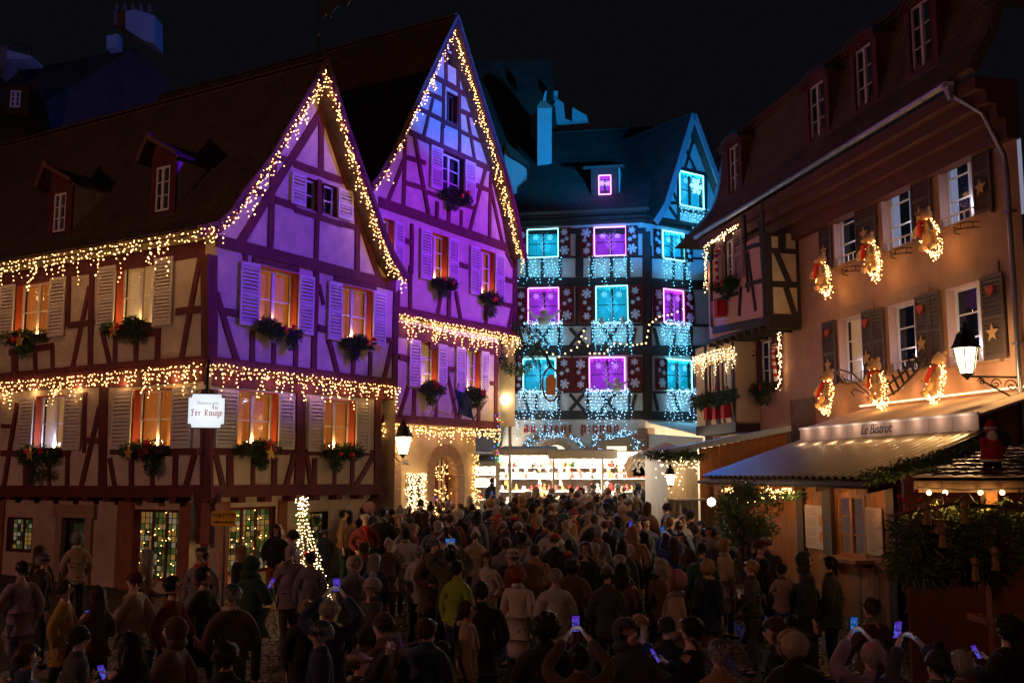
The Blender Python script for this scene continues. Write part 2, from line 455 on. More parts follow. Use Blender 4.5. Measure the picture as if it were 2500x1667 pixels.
def ridge(house, a, b, mat=M_RIDGE, step=0.36):
    a, b = Vector(a), Vector(b); L = (b - a).length; d = (b - a).normalized(); n = int(L / step)
    side = d.cross(Vector((0, 0, 1))).normalized(); up = side.cross(d)
    V = []
    for i, (k, r) in enumerate(((0, 0.115), (step * 1.06, 0.095))):
        for w in range(7):
            t = math.pi * w / 6; V.append(d * k + side * math.cos(t) * r + up * (math.sin(t) * r * 0.9 + (0.015 if i == 0 else 0)))
    F = [(w, w + 1, 8 + w, 7 + w) for w in range(6)] + [tuple(range(7)), tuple(range(7, 14))]
    me = mesh('ridge_tile', V, F, mat)
    for i in range(n):
        o = bpy.data.objects.new('ridge_tile', me); put(o, T(a + d * (i * step) + Vector((0, 0, -0.02))), house)

# ---------------------------------------------------------------- fairy lights
def garland(pts, label, drop=(0.15, 0.55), step=0.16, mat=None, r=0.0135, per=0.085, lights=6, lw=3.0, lcol=WARM, out=None, sway=0.03, group='fairy light strings on the houses', cat='fairy lights', name='fairy_lights', side=None, jit=0.02):
    """icicle light string: a cable along pts with short strands hanging down"""
    mat = mat or G_WARM; step = step * .88; per = per * .92; r = min(r, .0165)
    pts = [Vector(p) for p in pts]; seg = [(pts[i + 1] - pts[i]).length for i in range(len(pts) - 1)]; tot = sum(seg)
    def pt(l):
        for i, s in enumerate(seg):
            if l <= s or i == len(seg) - 1: return pts[i].lerp(pts[i + 1], min(1, l / s))
            l -= s
    t = thing(name, tuple(pt(tot / 2)), label, cat, group)
    mk('cable', tube([p + Vector((0, 0, -0.01)) for p in pts], 0.006, 4), M_WIRE, t)
    bulbs, wires = [], []
    n = int(tot / step)
    for i in range(n + 1):
        p = pt(i * tot / n)
        d = rnd.choice([drop[0], drop[1], drop[0], (drop[0] + drop[1]) / 2, drop[0] * 1.3, drop[0] * .6]) * rnd.uniform(0.7, 1.15)
        p = p + (pts[-1] - pts[0]).normalized() * rnd.gauss(0, step * .5); q = p.copy(); path = [q.copy()]
        m = max(1, int(d / per))
        for k in range(m):
            q = q + Vector((rnd.gauss(0, sway), rnd.gauss(0, sway), -d / m)); path.append(q.copy())
            bulbs.append(octa(q + Vector((rnd.gauss(0, jit), rnd.gauss(0, jit), 0)), r * rnd.choice((.65, .85, 1.0, 1.15, 1.4))))
        bulbs.append(octa(p + Vector((rnd.gauss(0, jit), rnd.gauss(0, jit), rnd.gauss(0, jit))), r * rnd.uniform(0.7, 1.1)))
        wires.append(tube(path, 0.0035, 3, False))
    mk('strand', many(wires), M_WIRE, t, kind='stuff')
    mk('bulbs', many(bulbs), mat, t, kind='stuff')
    for i in range(lights):
        p = pt((i + 0.5) * tot / lights) + Vector((0, 0, -drop[1] * 0.4))
        if out is not None: p += out
        lamp('fairy_light_glow', 'POINT', tuple(p), lw * tot / max(1, lights), lcol, 0.10)
    return t
# ---------------------------------------------------------------- greenery
def sprigs(c, size, n, ln=0.12, w=0.012, down=0.2, bias=None):
    """many thin needle twigs through a volume"""
    V, F = [], []
    c = Vector(c)
    for i in range(n):
        while True:
            p = Vector((rnd.uniform(-1, 1), rnd.uniform(-1, 1), rnd.uniform(-1, 1)))
            if p.length < 1: break
        b = c + Vector((p.x * size[0], p.y * size[1], p.z * size[2]))
        d = Vector((p.x * size[0], p.y * size[1], p.z * size[2] * 0.6)).normalized() + Vector((rnd.gauss(0, .6), rnd.gauss(0, .6), rnd.gauss(0, .6) - down))
        d = d.normalized() * ln * rnd.uniform(0.5, 1.3)
        s = d.cross(Vector((rnd.gauss(0, 1), rnd.gauss(0, 1), rnd.gauss(0, 1)))).normalized() * w * rnd.uniform(0.7, 1.5)
        k = len(V); V += [b - s * 0.4, b + s * 0.4, b + d * 0.6 + s, b + d, b + d * 0.6 - s]; F.append((k, k + 1, k + 2, k + 3, k + 4))
    return V, F
def star_geo(c, r, d, n, th=0.03, pts=5, inner=0.42):
    up = Vector((0, 0, 1)); c = Vector(c); o = []
    for i in range(pts * 2):
        a = math.pi / 2 + math.pi * i / pts; rr = r if i % 2 == 0 else r * inner
        o.append(c + d * math.cos(a) * rr + up * math.sin(a) * rr)
    return hexa([p - n * th / 2 for p in o], [p + n * th / 2 for p in o])
def window_box(W, s0, s1, z, label, baubles=2, star=None, red=1, size=1.0, droop=0.35, redflower=True):
    if s1 < s0: s0, s1 = s1, s0
    m = (s0 + s1) / 2
    t = thing('window_box', tuple(W.w(m, z, 0.15)), label, 'window box', 'evergreen window boxes')
    mk('trough', wbox(W, s0 + 0.02, z - 0.12, s1 - 0.02, z + 0.06, 0.05, 0.24), M_DARKWOOD, t)
    G = []; hw = (s1 - s0) / 2
    for i in range(7):
        f = rnd.uniform(-1, 1); c = W.w(m + f * hw * 0.95, z + 0.08 - abs(f) * 0.03 - rnd.uniform(0, 1) * droop * 0.4, 0.2)
        G.append(sprigs(c, (0.21 * size, 0.20 * size, 0.15 * size), 330, 0.095, 0.0075))
    for i in range(3):
        c = W.w(m + rnd.uniform(-.7, .5) * hw, z - droop * rnd.uniform(0.5, 1.0), 0.22); G.append(sprigs(c, (0.12, 0.12, 0.17), 190, 0.085, 0.008, 0.6))
    mk('greenery', many(G), M_FIR, t, kind='stuff')
    for i in range(baubles):
        c = W.w(m + rnd.uniform(-.6, .7) * hw, z + rnd.uniform(-.12, .12), 0.40); mk('bauble', ball(c, rnd.uniform(0.06, 0.075), 10, 8), M_RED, t, smooth=True)
    if redflower:
        for i in range(red):
            c = W.w(m + rnd.uniform(-.5, .6) * hw, z + rnd.uniform(-.1, .15), 0.38)
            mk('red_poinsettia', join(star_geo(c, 0.13, W.d, W.n, 0.02, 6, 0.4), star_geo(c + W.n * 0.015, 0.09, W.d, W.n, 0.02, 5, 0.45)), M_REDCLOTH, t)
    if star is not None:
        c = W.w(m + star * hw, z - 0.10, 0.42); mk('gold_star', star_geo(c, 0.17, W.d, W.n, 0.03), M_GOLD, t)
    tw = []
    for i in range(5):
        a = W.w(m + rnd.uniform(-.8, .8) * hw, z, 0.25); tw.append(tube([a, a + W.d * rnd.uniform(-.35, .35) + W.n * 0.12 + Vector((0, 0, rnd.uniform(-.2, .25)))], [0.006, 0.002], 3))
    mk('twig', many(tw), M_GOLD, t, kind='stuff')
    return t
def gable_geo(W, prof, s0, s1, zb, holes=(), inset=0.08, o=0.0):
    prof = sorted(prof)
    def top(s):
        for i in range(len(prof) - 1):
            if prof[i][0] <= s <= prof[i + 1][0]:
                f = (s - prof[i][0]) / max(1e-6, prof[i + 1][0] - prof[i][0]); return prof[i][1] * (1 - f) + prof[i + 1][1] * f - inset
        return (prof[0][1] if s < prof[0][0] else prof[-1][1]) - inset
    S = sorted(set([s0, s1] + [p[0] for p in prof if s0 < p[0] < s1] + [x for h in holes for x in (h[0], h[2])]))
    V, F = [], []
    def quad(a, b, za, zb_, zc, zd):
        n = len(V); V.extend([W.w(a, za, o), W.w(b, zb_, o), W.w(b, zc, o), W.w(a, zd, o)]); F.append((n, n + 1, n + 2, n + 3))
    for i in range(len(S) - 1):
        a, b = S[i], S[i + 1]; ta, tb = top(a), top(b); m = (a + b) / 2
        hs = sorted([h for h in holes if h[0] < m < h[2]], key=lambda h: h[1])
        z = zb
        for h in hs:
            if h[1] > z: quad(a, b, z, z, h[1], h[1])
            z = h[3]
        quad(a, b, z, z, tb, ta)
    return V, F
def rect_of(W, u0, u1, vt, vb, uref=None):
    ur = uref if uref is not None else u0
    sa = W.q(u0, vt)[0]; sb = W.q(u1, vt)[0]
    return min(sa, sb), W.q(ur, vb)[1], max(sa, sb), W.q(ur, vt)[1]

# ================================================================ ground
gv, gf = [], []
xs = [-60 + i * 4 for i in range(31)]; ysr = [-30, -10, 0, 6, 12, 15, 18, 22, 26, 30, 34, 38, 42, 60, 80]
for y in ysr:
    for x in xs: gv.append((x, y, ground(x, y)))
for j in range(len(ysr) - 1):
    for i in range(30):
        a = j * 31 + i; gf.append((a, a + 1, a + 32, a + 31))
M_MORTAR = pbr('paving_joint', (0.035, 0.03, 0.026), 0.9, 0.4, 8, 0.3)
M_COBBLE = pbr('granite_cobble', (0.11, 0.085, 0.065), 0.5, 0.45, 5, 0.25, spec=0.5)
gr = mk('ground', (gv, gf), M_MORTAR, None, kind='structure')
def cobble(w, d):
    a = 0.012
    lo = [(-w / 2, -d / 2, 0), (w / 2, -d / 2, 0), (w / 2, d / 2, 0), (-w / 2, d / 2, 0)]
    hi = [(-w / 2 + a, -d / 2 + a, 0.03), (w / 2 - a, -d / 2 + a, 0.03), (w / 2 - a, d / 2 - a, 0.03), (-w / 2 + a, d / 2 - a, 0.03)]
    return hexa(lo, hi)
cb = [cobble(0.145, 0.105), cobble(0.125, 0.10), cobble(0.155, 0.11)]
cbm = [mesh('cobble', g[0], g[1], M_COBBLE) for g in cb]
near, far_ = [], []
y = 13.2
while y < 23.5:
    x = -7.5 + rnd.uniform(0, .1)
    while x < 6.5:
        k = rnd.randrange(3); M = T((x, y + 0.03 * math.sin(x * 1.7), ground(x, y) - 0.006 + rnd.uniform(0, 0.008))) @ Matrix.Rotation(rnd.gauss(0, 0.05), 4, 'Z')
        (near if (y < 14.6 and 2.2 < x < 5.6) and len(near) < 290 else far_).append((k, M)); x += 0.152 + rnd.uniform(-.008, .01)
    y += 0.118
for k, M in near:
    put(bpy.data.objects.new('cobble', cbm[k]), M, gr)
mk('cobbles', many([xf(cb[k], M) for k, M in far_]), M_COBBLE, gr, kind='stuff')

# ================================================================ corner house (left)
PA = (px(508, 22), 22.0)
dA = (-1.678, 1.0); dB = (0.648, 1.0)
H1 = thing('timbered_house', (PA[0], PA[1], ground(0, 22)), 'oxblood timbered corner house with steep brown roof, violet gable and lit white sign', 'house')
A = Wall(H1, PA, dA); B = Wall(H1, PA, dB); RB = B.shift(0.55)
Lp = [(797, 149), (728, 268), (659, 388), (595, 468), (565, 516), (531, 547), (484, 558)]
Rp = [(797, 149), (850, 319), (903, 468), (935, 563), (962, 627), (994, 675)]
Lw = [RB.u(*p) for p in Lp]; Rw = [RB.u(*p) for p in Rp]
adir = Vector((dA[0], dA[1], 0)).normalized()
slope(H1, Lw, None, adir, 16.5, M_TILE, 0.2, 0.2, 170)
slope(H1, Rw, None, adir, 14, M_TILE, 0.2, 0.2, 0, tiles=False)
ridge(H1, Lw[0] + Vector((0, 0, 0.03)), Lw[0] + adir * 16 + Vector((0, 0, 0.03)))
for P, nm in ((Lp, 'verge_board'), (Rp, 'verge_board')):
    pts = [RB.q(*p) for p in P]
    for i in range(len(pts) - 1):
        a, b = pts[i], pts[i + 1]
        mk(nm, timber_geo(RB, (a[0], a[1] - 0.13), (b[0], b[1] - 0.13), 0.16, 0.01, 0.045 + 0.002 * (i % 2)), M_OXBLOOD, H1)
        mk('verge_tile', timber_geo(RB, (a[0], a[1] + 0.02), (b[0], b[1] + 0.02), 0.09, -0.02, 0.06 + 0.002 * (i % 2)), M_RIDGE, H1)
profB = sorted([RB.q(*p) for p in Lp] + [RB.q(*p) for p in Rp][1:])
# openings
WB = {  # gable front: u0,u1,vtop,vbottom at u0
    'w5': rect_of(B, 631, 726, 648, 800), 'w6': rect_of(B, 832, 907, 694, 833), 'att': rect_of(B, 744, 822, 432, 508)}
B1 = B.shift(-0.14)
WB1 = {'w7': rect_of(B1, 578, 677, 953, 1094), 'w8': rect_of(B1, 787, 865, 974, 1103)}
WA = {'w1': rect_of(A, 44, 128, 694, 832), 'w2': rect_of(A, 290, 383, 648, 806), 'w3': rect_of(A, 90, 165, 968, 1100), 'w4': rect_of(A, 330, 427, 953, 1096), 'w0': rect_of(A, -70, -30, 975, 1103)}
s6 = B.q(970, 800)[0]; s5 = B1.q(925, 1050)[0]
mk('wall', gable_geo(B, profB, 0.0, s6, 4.98, [WB['w5'], WB['w6'], WB['att']]), M_PLASTER, H1)
mk('wall', wall_geo(B1, 0.0, s5, 2.3, 4.98, list(WB1.values())), M_PLASTER, H1)
mk('wall', wall_geo(A, 0.0, 16.0, 2.3, 8.0, list(WA.values())), M_PLASTER, H1)
mk('side_wall', hexa([B.w(s6, 0, -0.02), B.w(s6, 0, -0.1), B.w(s6, 0, -0.1) + adir * 13, B.w(s6, 0, -0.02) + adir * 13],
                     [B.w(s6, 7.8, -0.02), B.w(s6, 7.8, -0.1), B.w(s6, 7.8, -0.1) + adir * 13, B.w(s6, 7.8, -0.02) + adir * 13]), M_PLASTER, H1)
mk('jetty_floor', wbox(B, 0, 4.90, s6, 4.98, -0.6, 0.0), M_OXBLOOD, H1)
# gable timbers, traced from the facade
timbers(B, (500, 130), 2.751, [
    (783, 250, 778, 800, .20), (768, 850, 764, 1110, .17), (785, 380, 222, 1290, .23), (785, 380, 1178, 1540, .21),
    (452, 690, 603, 735, .17), (600, 745, 925, 860, .20), (955, 885, 1062, 925, .18), (275, 915, 420, 950, .17), (1050, 1165, 1160, 1203, .16),
    (470, 985, 610, 1035, .20), (600, 1052, 920, 1152, .16), (900, 1140, 1015, 1172, .16), (462, 715, 436, 1335, .19), (752, 1120, 742, 1415, .16),
    (1025, 925, 1018, 1495, .19), (78, 1262, 1275, 1560, .30), (230, 1290, 100, 1262, .2)], M_OXBLOOD)
timbers(B, (450, 500), 3.92, [
    (262, 480, 262, 1500, .30), (300, 840, 505, 1510, .17), (578, 470, 578, 560, .15), (650, 1200, 645, 1530, .16), (350, 1015, 520, 1045, .18),
    (648, 520, 1090, 625, .13), (1260, 640, 1232, 1620, .19), (1375, 1290, 1480, 1700, .16), (1275, 1175, 1345, 1195, .18), (855, 1320, 850, 1560, .14),
    (1065, 1330, 1060, 1590, .16), (1428, 700, 1832, 795, .13), (1613, 1400, 1607, 1650, .15), (1775, 1405, 1768, 1690, .14), (1990, 1290, 1890, 1725, .16),
    (1925, 1290, 2000, 1305, .16), (2022, 830, 2008, 1740, .22), (230, 1498, 2030, 1710, .26), (1285, 760, 1330, 960, .12)], M_OXBLOOD)
timbers(B1, (450, 850), 3.92, [
    (215, 620, 215, 1450, .34), (290, 990, 365, 1325, .16), (432, 1005, 432, 1325, .20), (655, 1045, 650, 1325, .12), (858, 1045, 850, 1330, .17),
    (1050, 980, 965, 1325, .16), (1108, 380, 1092, 1340, .34), (1158, 1000, 1205, 1310, .13), (1245, 1050, 1240, 1315, .18), (1437, 1075, 1432, 1310, .13),
    (1605, 1055, 1600, 1310, .15), (1805, 1025, 1640, 1310, .16), (1850, 430, 1838, 1345, .26), (110, 985, 1050, 990, .16), (1160, 995, 1800, 1000, .15),
    (190, 1372, 1880, 1350, .28), (200, 265, 1990, 425, .42), (330, 400, 345, 440, .1)], M_OXBLOOD)
timbers(A, (0, 500), 3.92, [
    (-400, 800, 1965, 420, .42), (1972, 480, 1975, 1520, .30), (1930, 480, 1740, 1500, .16), (1690, 1025, 1945, 1000, .19), (660, 1155, 945, 1125, .17),
    (1522, 1180, 1512, 1500, .17), (1313, 1300, 1310, 1520, .14), (1100, 1262, 1530, 1222, .18), (1110, 1280, 1100, 1545, .16), (985, 1215, 1062, 1560, .15),
    (885, 650, 870, 1600, .20), (865, 780, 690, 1610, .16), (668, 690, 655, 1160, .14), (510, 1350, 510, 1640, .14), (345, 1400, 345, 1650, .13),
    (150, 1400, 150, 1670, .26), (100, 1415, 520, 1350, .18), (-400, 1700, 1960, 1495, .30), (-100, 1240, -60, 1690, .2), (-300, 900, -300, 1700, .2)], M_OXBLOOD)
timbers(A, (0, 850), 3.92, [
    (1985, 400, 1985, 1440, .32), (1870, 1000, 1785, 1325, .16), (1065, 985, 1960, 985, .16), (1690, 1005, 1680, 1325, .15), (1472, 1050, 1465, 1325, .12),
    (1268, 1005, 1265, 1330, .15), (1055, 1050, 1105, 1335, .15), (1000, 300, 985, 1345, .32), (960, 560, 780, 1330, .16), (800, 880, 970, 885, .15),
    (655, 1030, 650, 1315, .14), (480, 1060, 480, 1315, .13), (305, 1030, 300, 1335, .22), (20, 1002, 680, 1002, .16), (175, 520, 45, 1335, .15),
    (250, 1020, 245, 1335, .17), (20, 745, 135, 745, .12), (820, 420, 810, 1000, .13), (-400, 1365, 1945, 1365, .30), (-400, 365, 1960, 235, .44),
    (-150, 500, -150, 1330, .2)], M_OXBLOOD)
# joist ends under the jetty
for W_, s0, s1, n in ((A, 0.2, 12, 17), (B1, 0.2, s5, 8)):
    for i in range(n):
        s = s0 + (s1 - s0) * i / (n - 1); mk('joist_end', wbox(W_, s, 2.08, s + 0.2, 2.24, -0.3, 0.02), M_OXBLOOD, H1)
for W_, a, b in ((A, 0, 16), (B1, 0, s5)):
    mk('jetty_floor', wbox(W_, a, 2.242, b, 2.30, -0.6, 0.0), M_OXBLOOD, H1)
# windows
def lit(W, r, c=1.0, **k):
    return window(W, *r, candle=c, **k)
def shut(W, r, left, right, mat=None, sw=(0, 0), top=0.0, ext=0.0, **k):
    """shutters beside opening r; left/right are widths of the shutter on the smaller/greater s side"""
    if left: shutter(W, r[0] - left, r[0] - 0.01, r[1] - ext, r[3] + top, mat, swing=sw[0], hinge=r[0] - 0.01, **k)
    if right: shutter(W, r[2] + 0.01, r[2] + right, r[1] - ext, r[3] + top, mat, swing=sw[1], hinge=r[2] + 0.01, **k)
CP = 17.0
for k, r in WB.items():
    if k == 'att': continue
    lit(B, r, CP, rows=3 if 0 else 2)
ra = WB['att']; m = (ra[0] + ra[2]) / 2
for a, b in ((ra[0], m - .10), (m + .10, ra[2])): window(B, a, ra[1], b, ra[3], 1, 2, rec=.16, back=M_DIM, frame=M_WHITE, reveal=M_OXBLOOD)
shut(B, WB['w5'], .58, .52); shut(B, WB['w6'], .50, .52); shut(B, ra, .50, .56)
lit(B1, WB1['w7'], CP, back=M_CURT); lit(B1, WB1['w8'], CP, back=M_CURT)
shut(B1, WB1['w7'], .62, .50); shut(B1, WB1['w8'], .52, .52)
lit(A, WA['w1'], CP); lit(A, WA['w2'], CP * 1.3, back=M_CURTB)
lit(A, WA['w3'], CP * 1.2, back=M_CURTB, ccol=(0.75, 0.72, 1.0)); lit(A, WA['w4'], CP); lit(A, WA['w0'], CP)
shut(A, WA['w1'], .62, .62); shut(A, WA['w2'], .62, .62); shut(A, WA['w3'], .62, .56); shut(A, WA['w4'], .62, .66); shut(A, WA['w0'], .60, .55)
# ground floor, set back
A0 = A.shift(-0.30); B0 = B1.shift(-0.25)
ga1 = rect_of(A0, 20, 80, 1262, 1344); ga2 = rect_of(A0, 330, 436, 1243, 1412); gad = rect_of(A0, 158, 214, 1262, 1460)
gad = (gad[0], ground(0, 24), gad[2], gad[3])
gb1 = rect_of(B0, 560, 672, 1240, 1402); gb2 = rect_of(B0, 758, 800, 1250, 1352)
mk('wall', wall_geo(A0, -0.1, 16, 0, 2.3, [ga1, ga2, gad]), pbr('pink_render', (0.46, 0.33, 0.25), 0.9, 0.28, 2.5, 0.4), H1)
sw0 = B0.q(700, 1300)[0]
mk('wall', wall_geo(B0, -0.1, s5, 0, 2.3, [gb1, gb2]), M_PLASTER, H1)
M_STAIN = [pbr('green_pane', (0.10, 0.25, 0.08), 0.3, 0.3, 9, 0, emit=(0.22, 0.34, 0.08), es=0.10, sampling=False), pbr('amber_pane', (0.3, 0.25, 0.08), 0.3, 0.3, 9, 0, emit=(0.9, 0.5, 0.12), es=0.15, sampling=False),
           pbr('pale_pane', (0.3, 0.3, 0.25), 0.3, 0.3, 9, 0, emit=(0.8, 0.75, 0.45), es=0.13, sampling=False), pbr('dark_green_pane', (0.05, 0.1, 0.05), 0.3, 0.3, 9, 0, emit=(0.1, 0.14, 0.04), es=0.05, sampling=False)]
def leaded(W, r, cols, rows, rec=0.16, posts=0, frame=M_OXBLOOD, arch=False):
    s0, z0, s1, z1 = r
    g = [wbox(W, s0, z0, s0 + .05, z1, -rec, -rec + .06), wbox(W, s1 - .05, z0, s1, z1, -rec, -rec + .06), wbox(W, s0 + .05, z0, s1 - .05, z0 + .05, -rec, -rec + .06), wbox(W, s0 + .05, z1 - .05, s1 - .05, z1, -rec, -rec + .06)]
    iw = s1 - s0 - .1
    for c in range(1, posts + 1):
        x = s0 + .05 + iw * c / (posts + 1); g.append(wbox(W, x - .035, z0 + .05, x + .035, z1 - .05, -rec, -rec + .055))
    fr = mk('window', join(*g), frame, W.h)
    mk('reveal', join(wbox(W, s0 - .01, z0 - .01, s0, z1 + .01, -rec - .02, .01), wbox(W, s1, z0 - .01, s1 + .01, z1 + .01, -rec - .02, .01), wbox(W, s0, z1, s1, z1 + .01, -rec - .02, .01), wbox(W, s0, z0 - .01, s1, z0, -rec - .02, .01)), frame, fr)
    cw = iw / cols; rh = (z1 - z0 - .1) / rows
    for c in range(cols):
        for r_ in range(rows):
            x = s0 + .05 + c * cw; z = z0 + .05 + r_ * rh
            mk('pane', wbox(W, x + .007, z + .007, x + cw - .007, z + rh - .007, -rec + .012, -rec + .02 + rnd.uniform(0, .004)), rnd.choice(M_STAIN), fr)
    mk('lead', join(*[wbox(W, s0 + .05 + c * cw - .007, z0 + .05, s0 + .05 + c * cw + .007, z1 - .05, -rec + .01, -rec + .03) for c in range(1, cols)],
                    *[wbox(W, s0 + .05, z0 + .05 + k * rh - .007, s1 - .05, z0 + .05 + k * rh + .007, -rec + .008, -rec + .032) for k in range(1, rows)]), M_IRON, fr)
    return fr
leaded(A0, ga1, 6, 7, posts=1); leaded(A0, ga2, 9, 11, posts=2); leaded(B0, gb1, 9, 11, posts=2); leaded(B0, gb2, 4, 9, frame=M_DARKWOOD)
# sandstone door case and door
for s in (gad[0] - .24, gad[2]):
    mk('door_jamb', wbox(A0, s, 0, s + .24, gad[3], -.05, .08), M_STONE, H1)
mk('door_lintel', wbox(A0, gad[0] - .34, gad[3], gad[2] + .34, gad[3] + .30, -.05, .10), M_STONE, H1)
dr = mk('door', wbox(A0, gad[0], 0.1, gad[2], gad[3], -.22, -.16), M_DARKWOOD, H1)
mk('door_pane', wbox(A0, gad[0] + .15, 1.0, gad[2] - .15, gad[3] - .15, -.155, -.145), M_STAIN[3], dr)
for i, (u0, u1) in enumerate(((-60, 10), (88, 128), (288, 326), (440, 508), (138, 150))):
    a = A0.q(u0, 1300)[0]; b = A0.q(u1, 1300)[0]
    if i in (1, 4): continue
    mk('stone_pier', wbox(A0, min(a, b), 0, max(a, b), 2.1, -.02, .05), pbr('red_sandstone', (0.24, 0.09, 0.05), 0.85, 0.3, 5, 0.3), H1)
for u0, u1 in ((508, 556), (676, 696)):
    a = B0.q(u0, 1300)[0]; b = B0.q(u1, 1300)[0]; mk('stone_pier', wbox(B0, a, 0, b, 2.1, -.02, .06), MATS['red_sandstone'], H1)
mk('corner_bracket', wbox(B1, -.05, 1.25, .20, 2.1, -.1, .02), M_OXBLOOD, H1)
mk('jetty_brace', timber_geo(B0, B0.q(930, 1190), B0.q(880, 1250), .16, .0, .14), M_OXBLOOD, H1)
# dormers on the roof slope
def dormer(u, vt, vb, w, yy, h=H1, name='dormer'):
    fx = Vector((0.5, 0, 0))
for (u0, u1, vt, vb, ua, va, ul, vl, ur_, vr) in ((134, 163, 475, 565, 128, 408, 87, 456, 170, 440), (383, 417, 410, 515, 380, 341, 332, 396, 423, 370)):
    # front face parallel to side A: find the depth where its sill meets the slope
    best = None
    for k in range(0, 60):
        o = -0.05 * k
        Wd = A.shift(o); s_, z_ = Wd.q((u0 + u1) / 2, vb)
        # height of roof surface at offset o from wall A
        # slope polyline heights relative to plan offset
        pr = [((p - Vector((A.p.x, A.p.y, 0))).dot(A.n), p.z) for p in Lw]
        pr.sort()
        zr = None
        for i in range(len(pr) - 1):
            if pr[i][0] <= o <= pr[i + 1][0]:
                f = (o - pr[i][0]) / (pr[i + 1][0] - pr[i][0] + 1e-9); zr = pr[i][1] * (1 - f) + pr[i + 1][1] * f
        if zr is None: continue
        e = abs(z_ - zr - 0.12)
        if best is None or e < best[0]: best = (e, o)
    Wd = A.shift(best[1] + 0.05)
    s1, zt = Wd.q(u0, vt); s0, _ = Wd.q(u1, vt); _, zb = Wd.q((u0 + u1) / 2, vb)
    sa = Wd.q(ua, va); sl = Wd.q(ul, vl); sr = Wd.q(ur_, vr)
    c = (s0 + s1) / 2; hw = abs(sl[0] - sr[0]) / 2 - .12; ze = (sl[1] + sr[1]) / 2 - .03
    dm = mk('dormer', join(wbox(Wd, c - hw + .1, zb - .15, s0, zt + .15, -.06, 0), wbox(Wd, s1, zb - .15, c + hw - .1, zt + .15, -.06, 0), wbox(Wd, s0, zt, s1, zt + .15, -.06, 0),
                            wpoly(Wd, [(c - hw + .1, zt + .15), (c + hw - .1, zt + .15), (sa[0], sa[1] - .12)], -.06, 0)), M_OXBLOOD, H1)
    rd = window(Wd, s0, zb, s1, zt, 2, 3, rec=.05, back=M_DIM, reveal=M_OXBLOOD)
    rd.parent = None; col.objects.unlink(rd); put(rd, WORLD[rd.name], dm)
    mk('dormer_cheek', join(*[wpoly(Wd, [], 0, 0) if 0 else hexa([Wd.w(x, zb - .2, -.02), Wd.w(x + .05, zb - .2, -.02), Wd.w(x + .05, zb - .2, -.3), Wd.w(x, zb - .2, -.3)],
                            [Wd.w(x, ze, -.02), Wd.w(x + .05, ze, -.02), Wd.w(x + .05, ze, -1.5), Wd.w(x, ze, -1.5)]) for x in (c - hw + .1, c + hw - .15)]), M_PLASTER, dm)
    for sg, e in ((-1, sr), (1, sl)):
        a = (sa[0], sa[1]); b = (c + sg * (hw + .12), ze - .08)
        nx = 0.07
        mk('dormer_roof', hexa([Wd.w(a[0], a[1] - nx, .22), Wd.w(b[0], b[1] - nx, .22), Wd.w(b[0], b[1] - nx, -1.6), Wd.w(a[0], a[1] - nx, -2.2)],
                               [Wd.w(a[0], a[1], .22), Wd.w(b[0], b[1], .22), Wd.w(b[0], b[1], -1.6), Wd.w(a[0], a[1], -2.2)]), M_TILE, dm)
        mk('verge_tile', timber_geo(Wd, a, b, .09, .20, .26), M_RIDGE, dm)
    mk('finial', ball(Wd.w(sa[0], sa[1] + .04, .2), .09), M_RIDGE, dm, smooth=True)
# weather vane
apx = Lw[0]
wv = thing('weather_vane', tuple(apx), 'weather vane of a rider with a pennant on the ridge end of the corner house', 'weather vane')
mk('spike', lathe([(.16, 0), (.10, .25), (.03, .7), (.02, .75), (.05, .8), (.02, .86), (.012, 2.1)], 10, apx + Vector((-.25, .15, -.05))), M_ZINC, wv)
vp = apx + Vector((-.25, .15, 0))
mk('figure', hexa([vp + Vector((x, -.012, z)) for x, z in ((.02, 1.35), (.10, 1.15), (.22, 1.3), (.28, 1.12), (.36, 1.35), (.5, 1.5), (.7, 1.45), (.85, 1.75), (.68, 1.8), (.5, 1.65), (.38, 1.75), (.36, 2.0), (.22, 2.0), (.2, 1.7), (.04, 1.55))],
                  [vp + Vector((x, .012, z)) for x, z in ((.02, 1.35), (.10, 1.15), (.22, 1.3), (.28, 1.12), (.36, 1.35), (.5, 1.5), (.7, 1.45), (.85, 1.75), (.68, 1.8), (.5, 1.65), (.38, 1.75), (.36, 2.0), (.22, 2.0), (.2, 1.7), (.04, 1.55))]), M_ZINC, wv)
# window boxes
H1S = 'the oxblood corner house'
window_box(A, *WA['w1'][0:3:2], WA['w1'][1] + .02, 'evergreen window box with tilted gold star, upper left window of ' + H1S, 1, star=-.2)
window_box(A, *WA['w2'][0:3:2], WA['w2'][1] + .02, 'evergreen window box with gold star and two red baubles under the brightest upper window', 2, star=.3, red=0)
window_box(A, *WA['w3'][0:3:2], WA['w3'][1] + .0, 'trailing evergreen window box with gold star below the bluish lit window', 1, star=.2, red=2, droop=.7)
window_box(A, *WA['w4'][0:3:2], WA['w4'][1] + .0, 'evergreen window box with big red stars left of the lit white sign', 1, star=.4, red=2, size=1.1, droop=.5)
window_box(B, *WB['w5'][0:3:2], WB['w5'][1] + .0, 'bushy evergreen window box with red baubles under the larger window of the violet gable', 2, size=1.1)
window_box(B, *WB['w6'][0:3:2], WB['w6'][1] + .0, 'evergreen window box with pale star under the right window of the violet gable', 2, star=.6, red=0)
window_box(B1, *WB1['w7'][0:3:2], WB1['w7'][1] + .0, 'evergreen window box with star and long silver twigs right of the lit white sign', 2, star=.1)
window_box(B1, *WB1['w8'][0:3:2], WB1['w8'][1] + .0, 'evergreen window box with two big red baubles above the string light tree', 2, star=None, red=0, size=1.1)

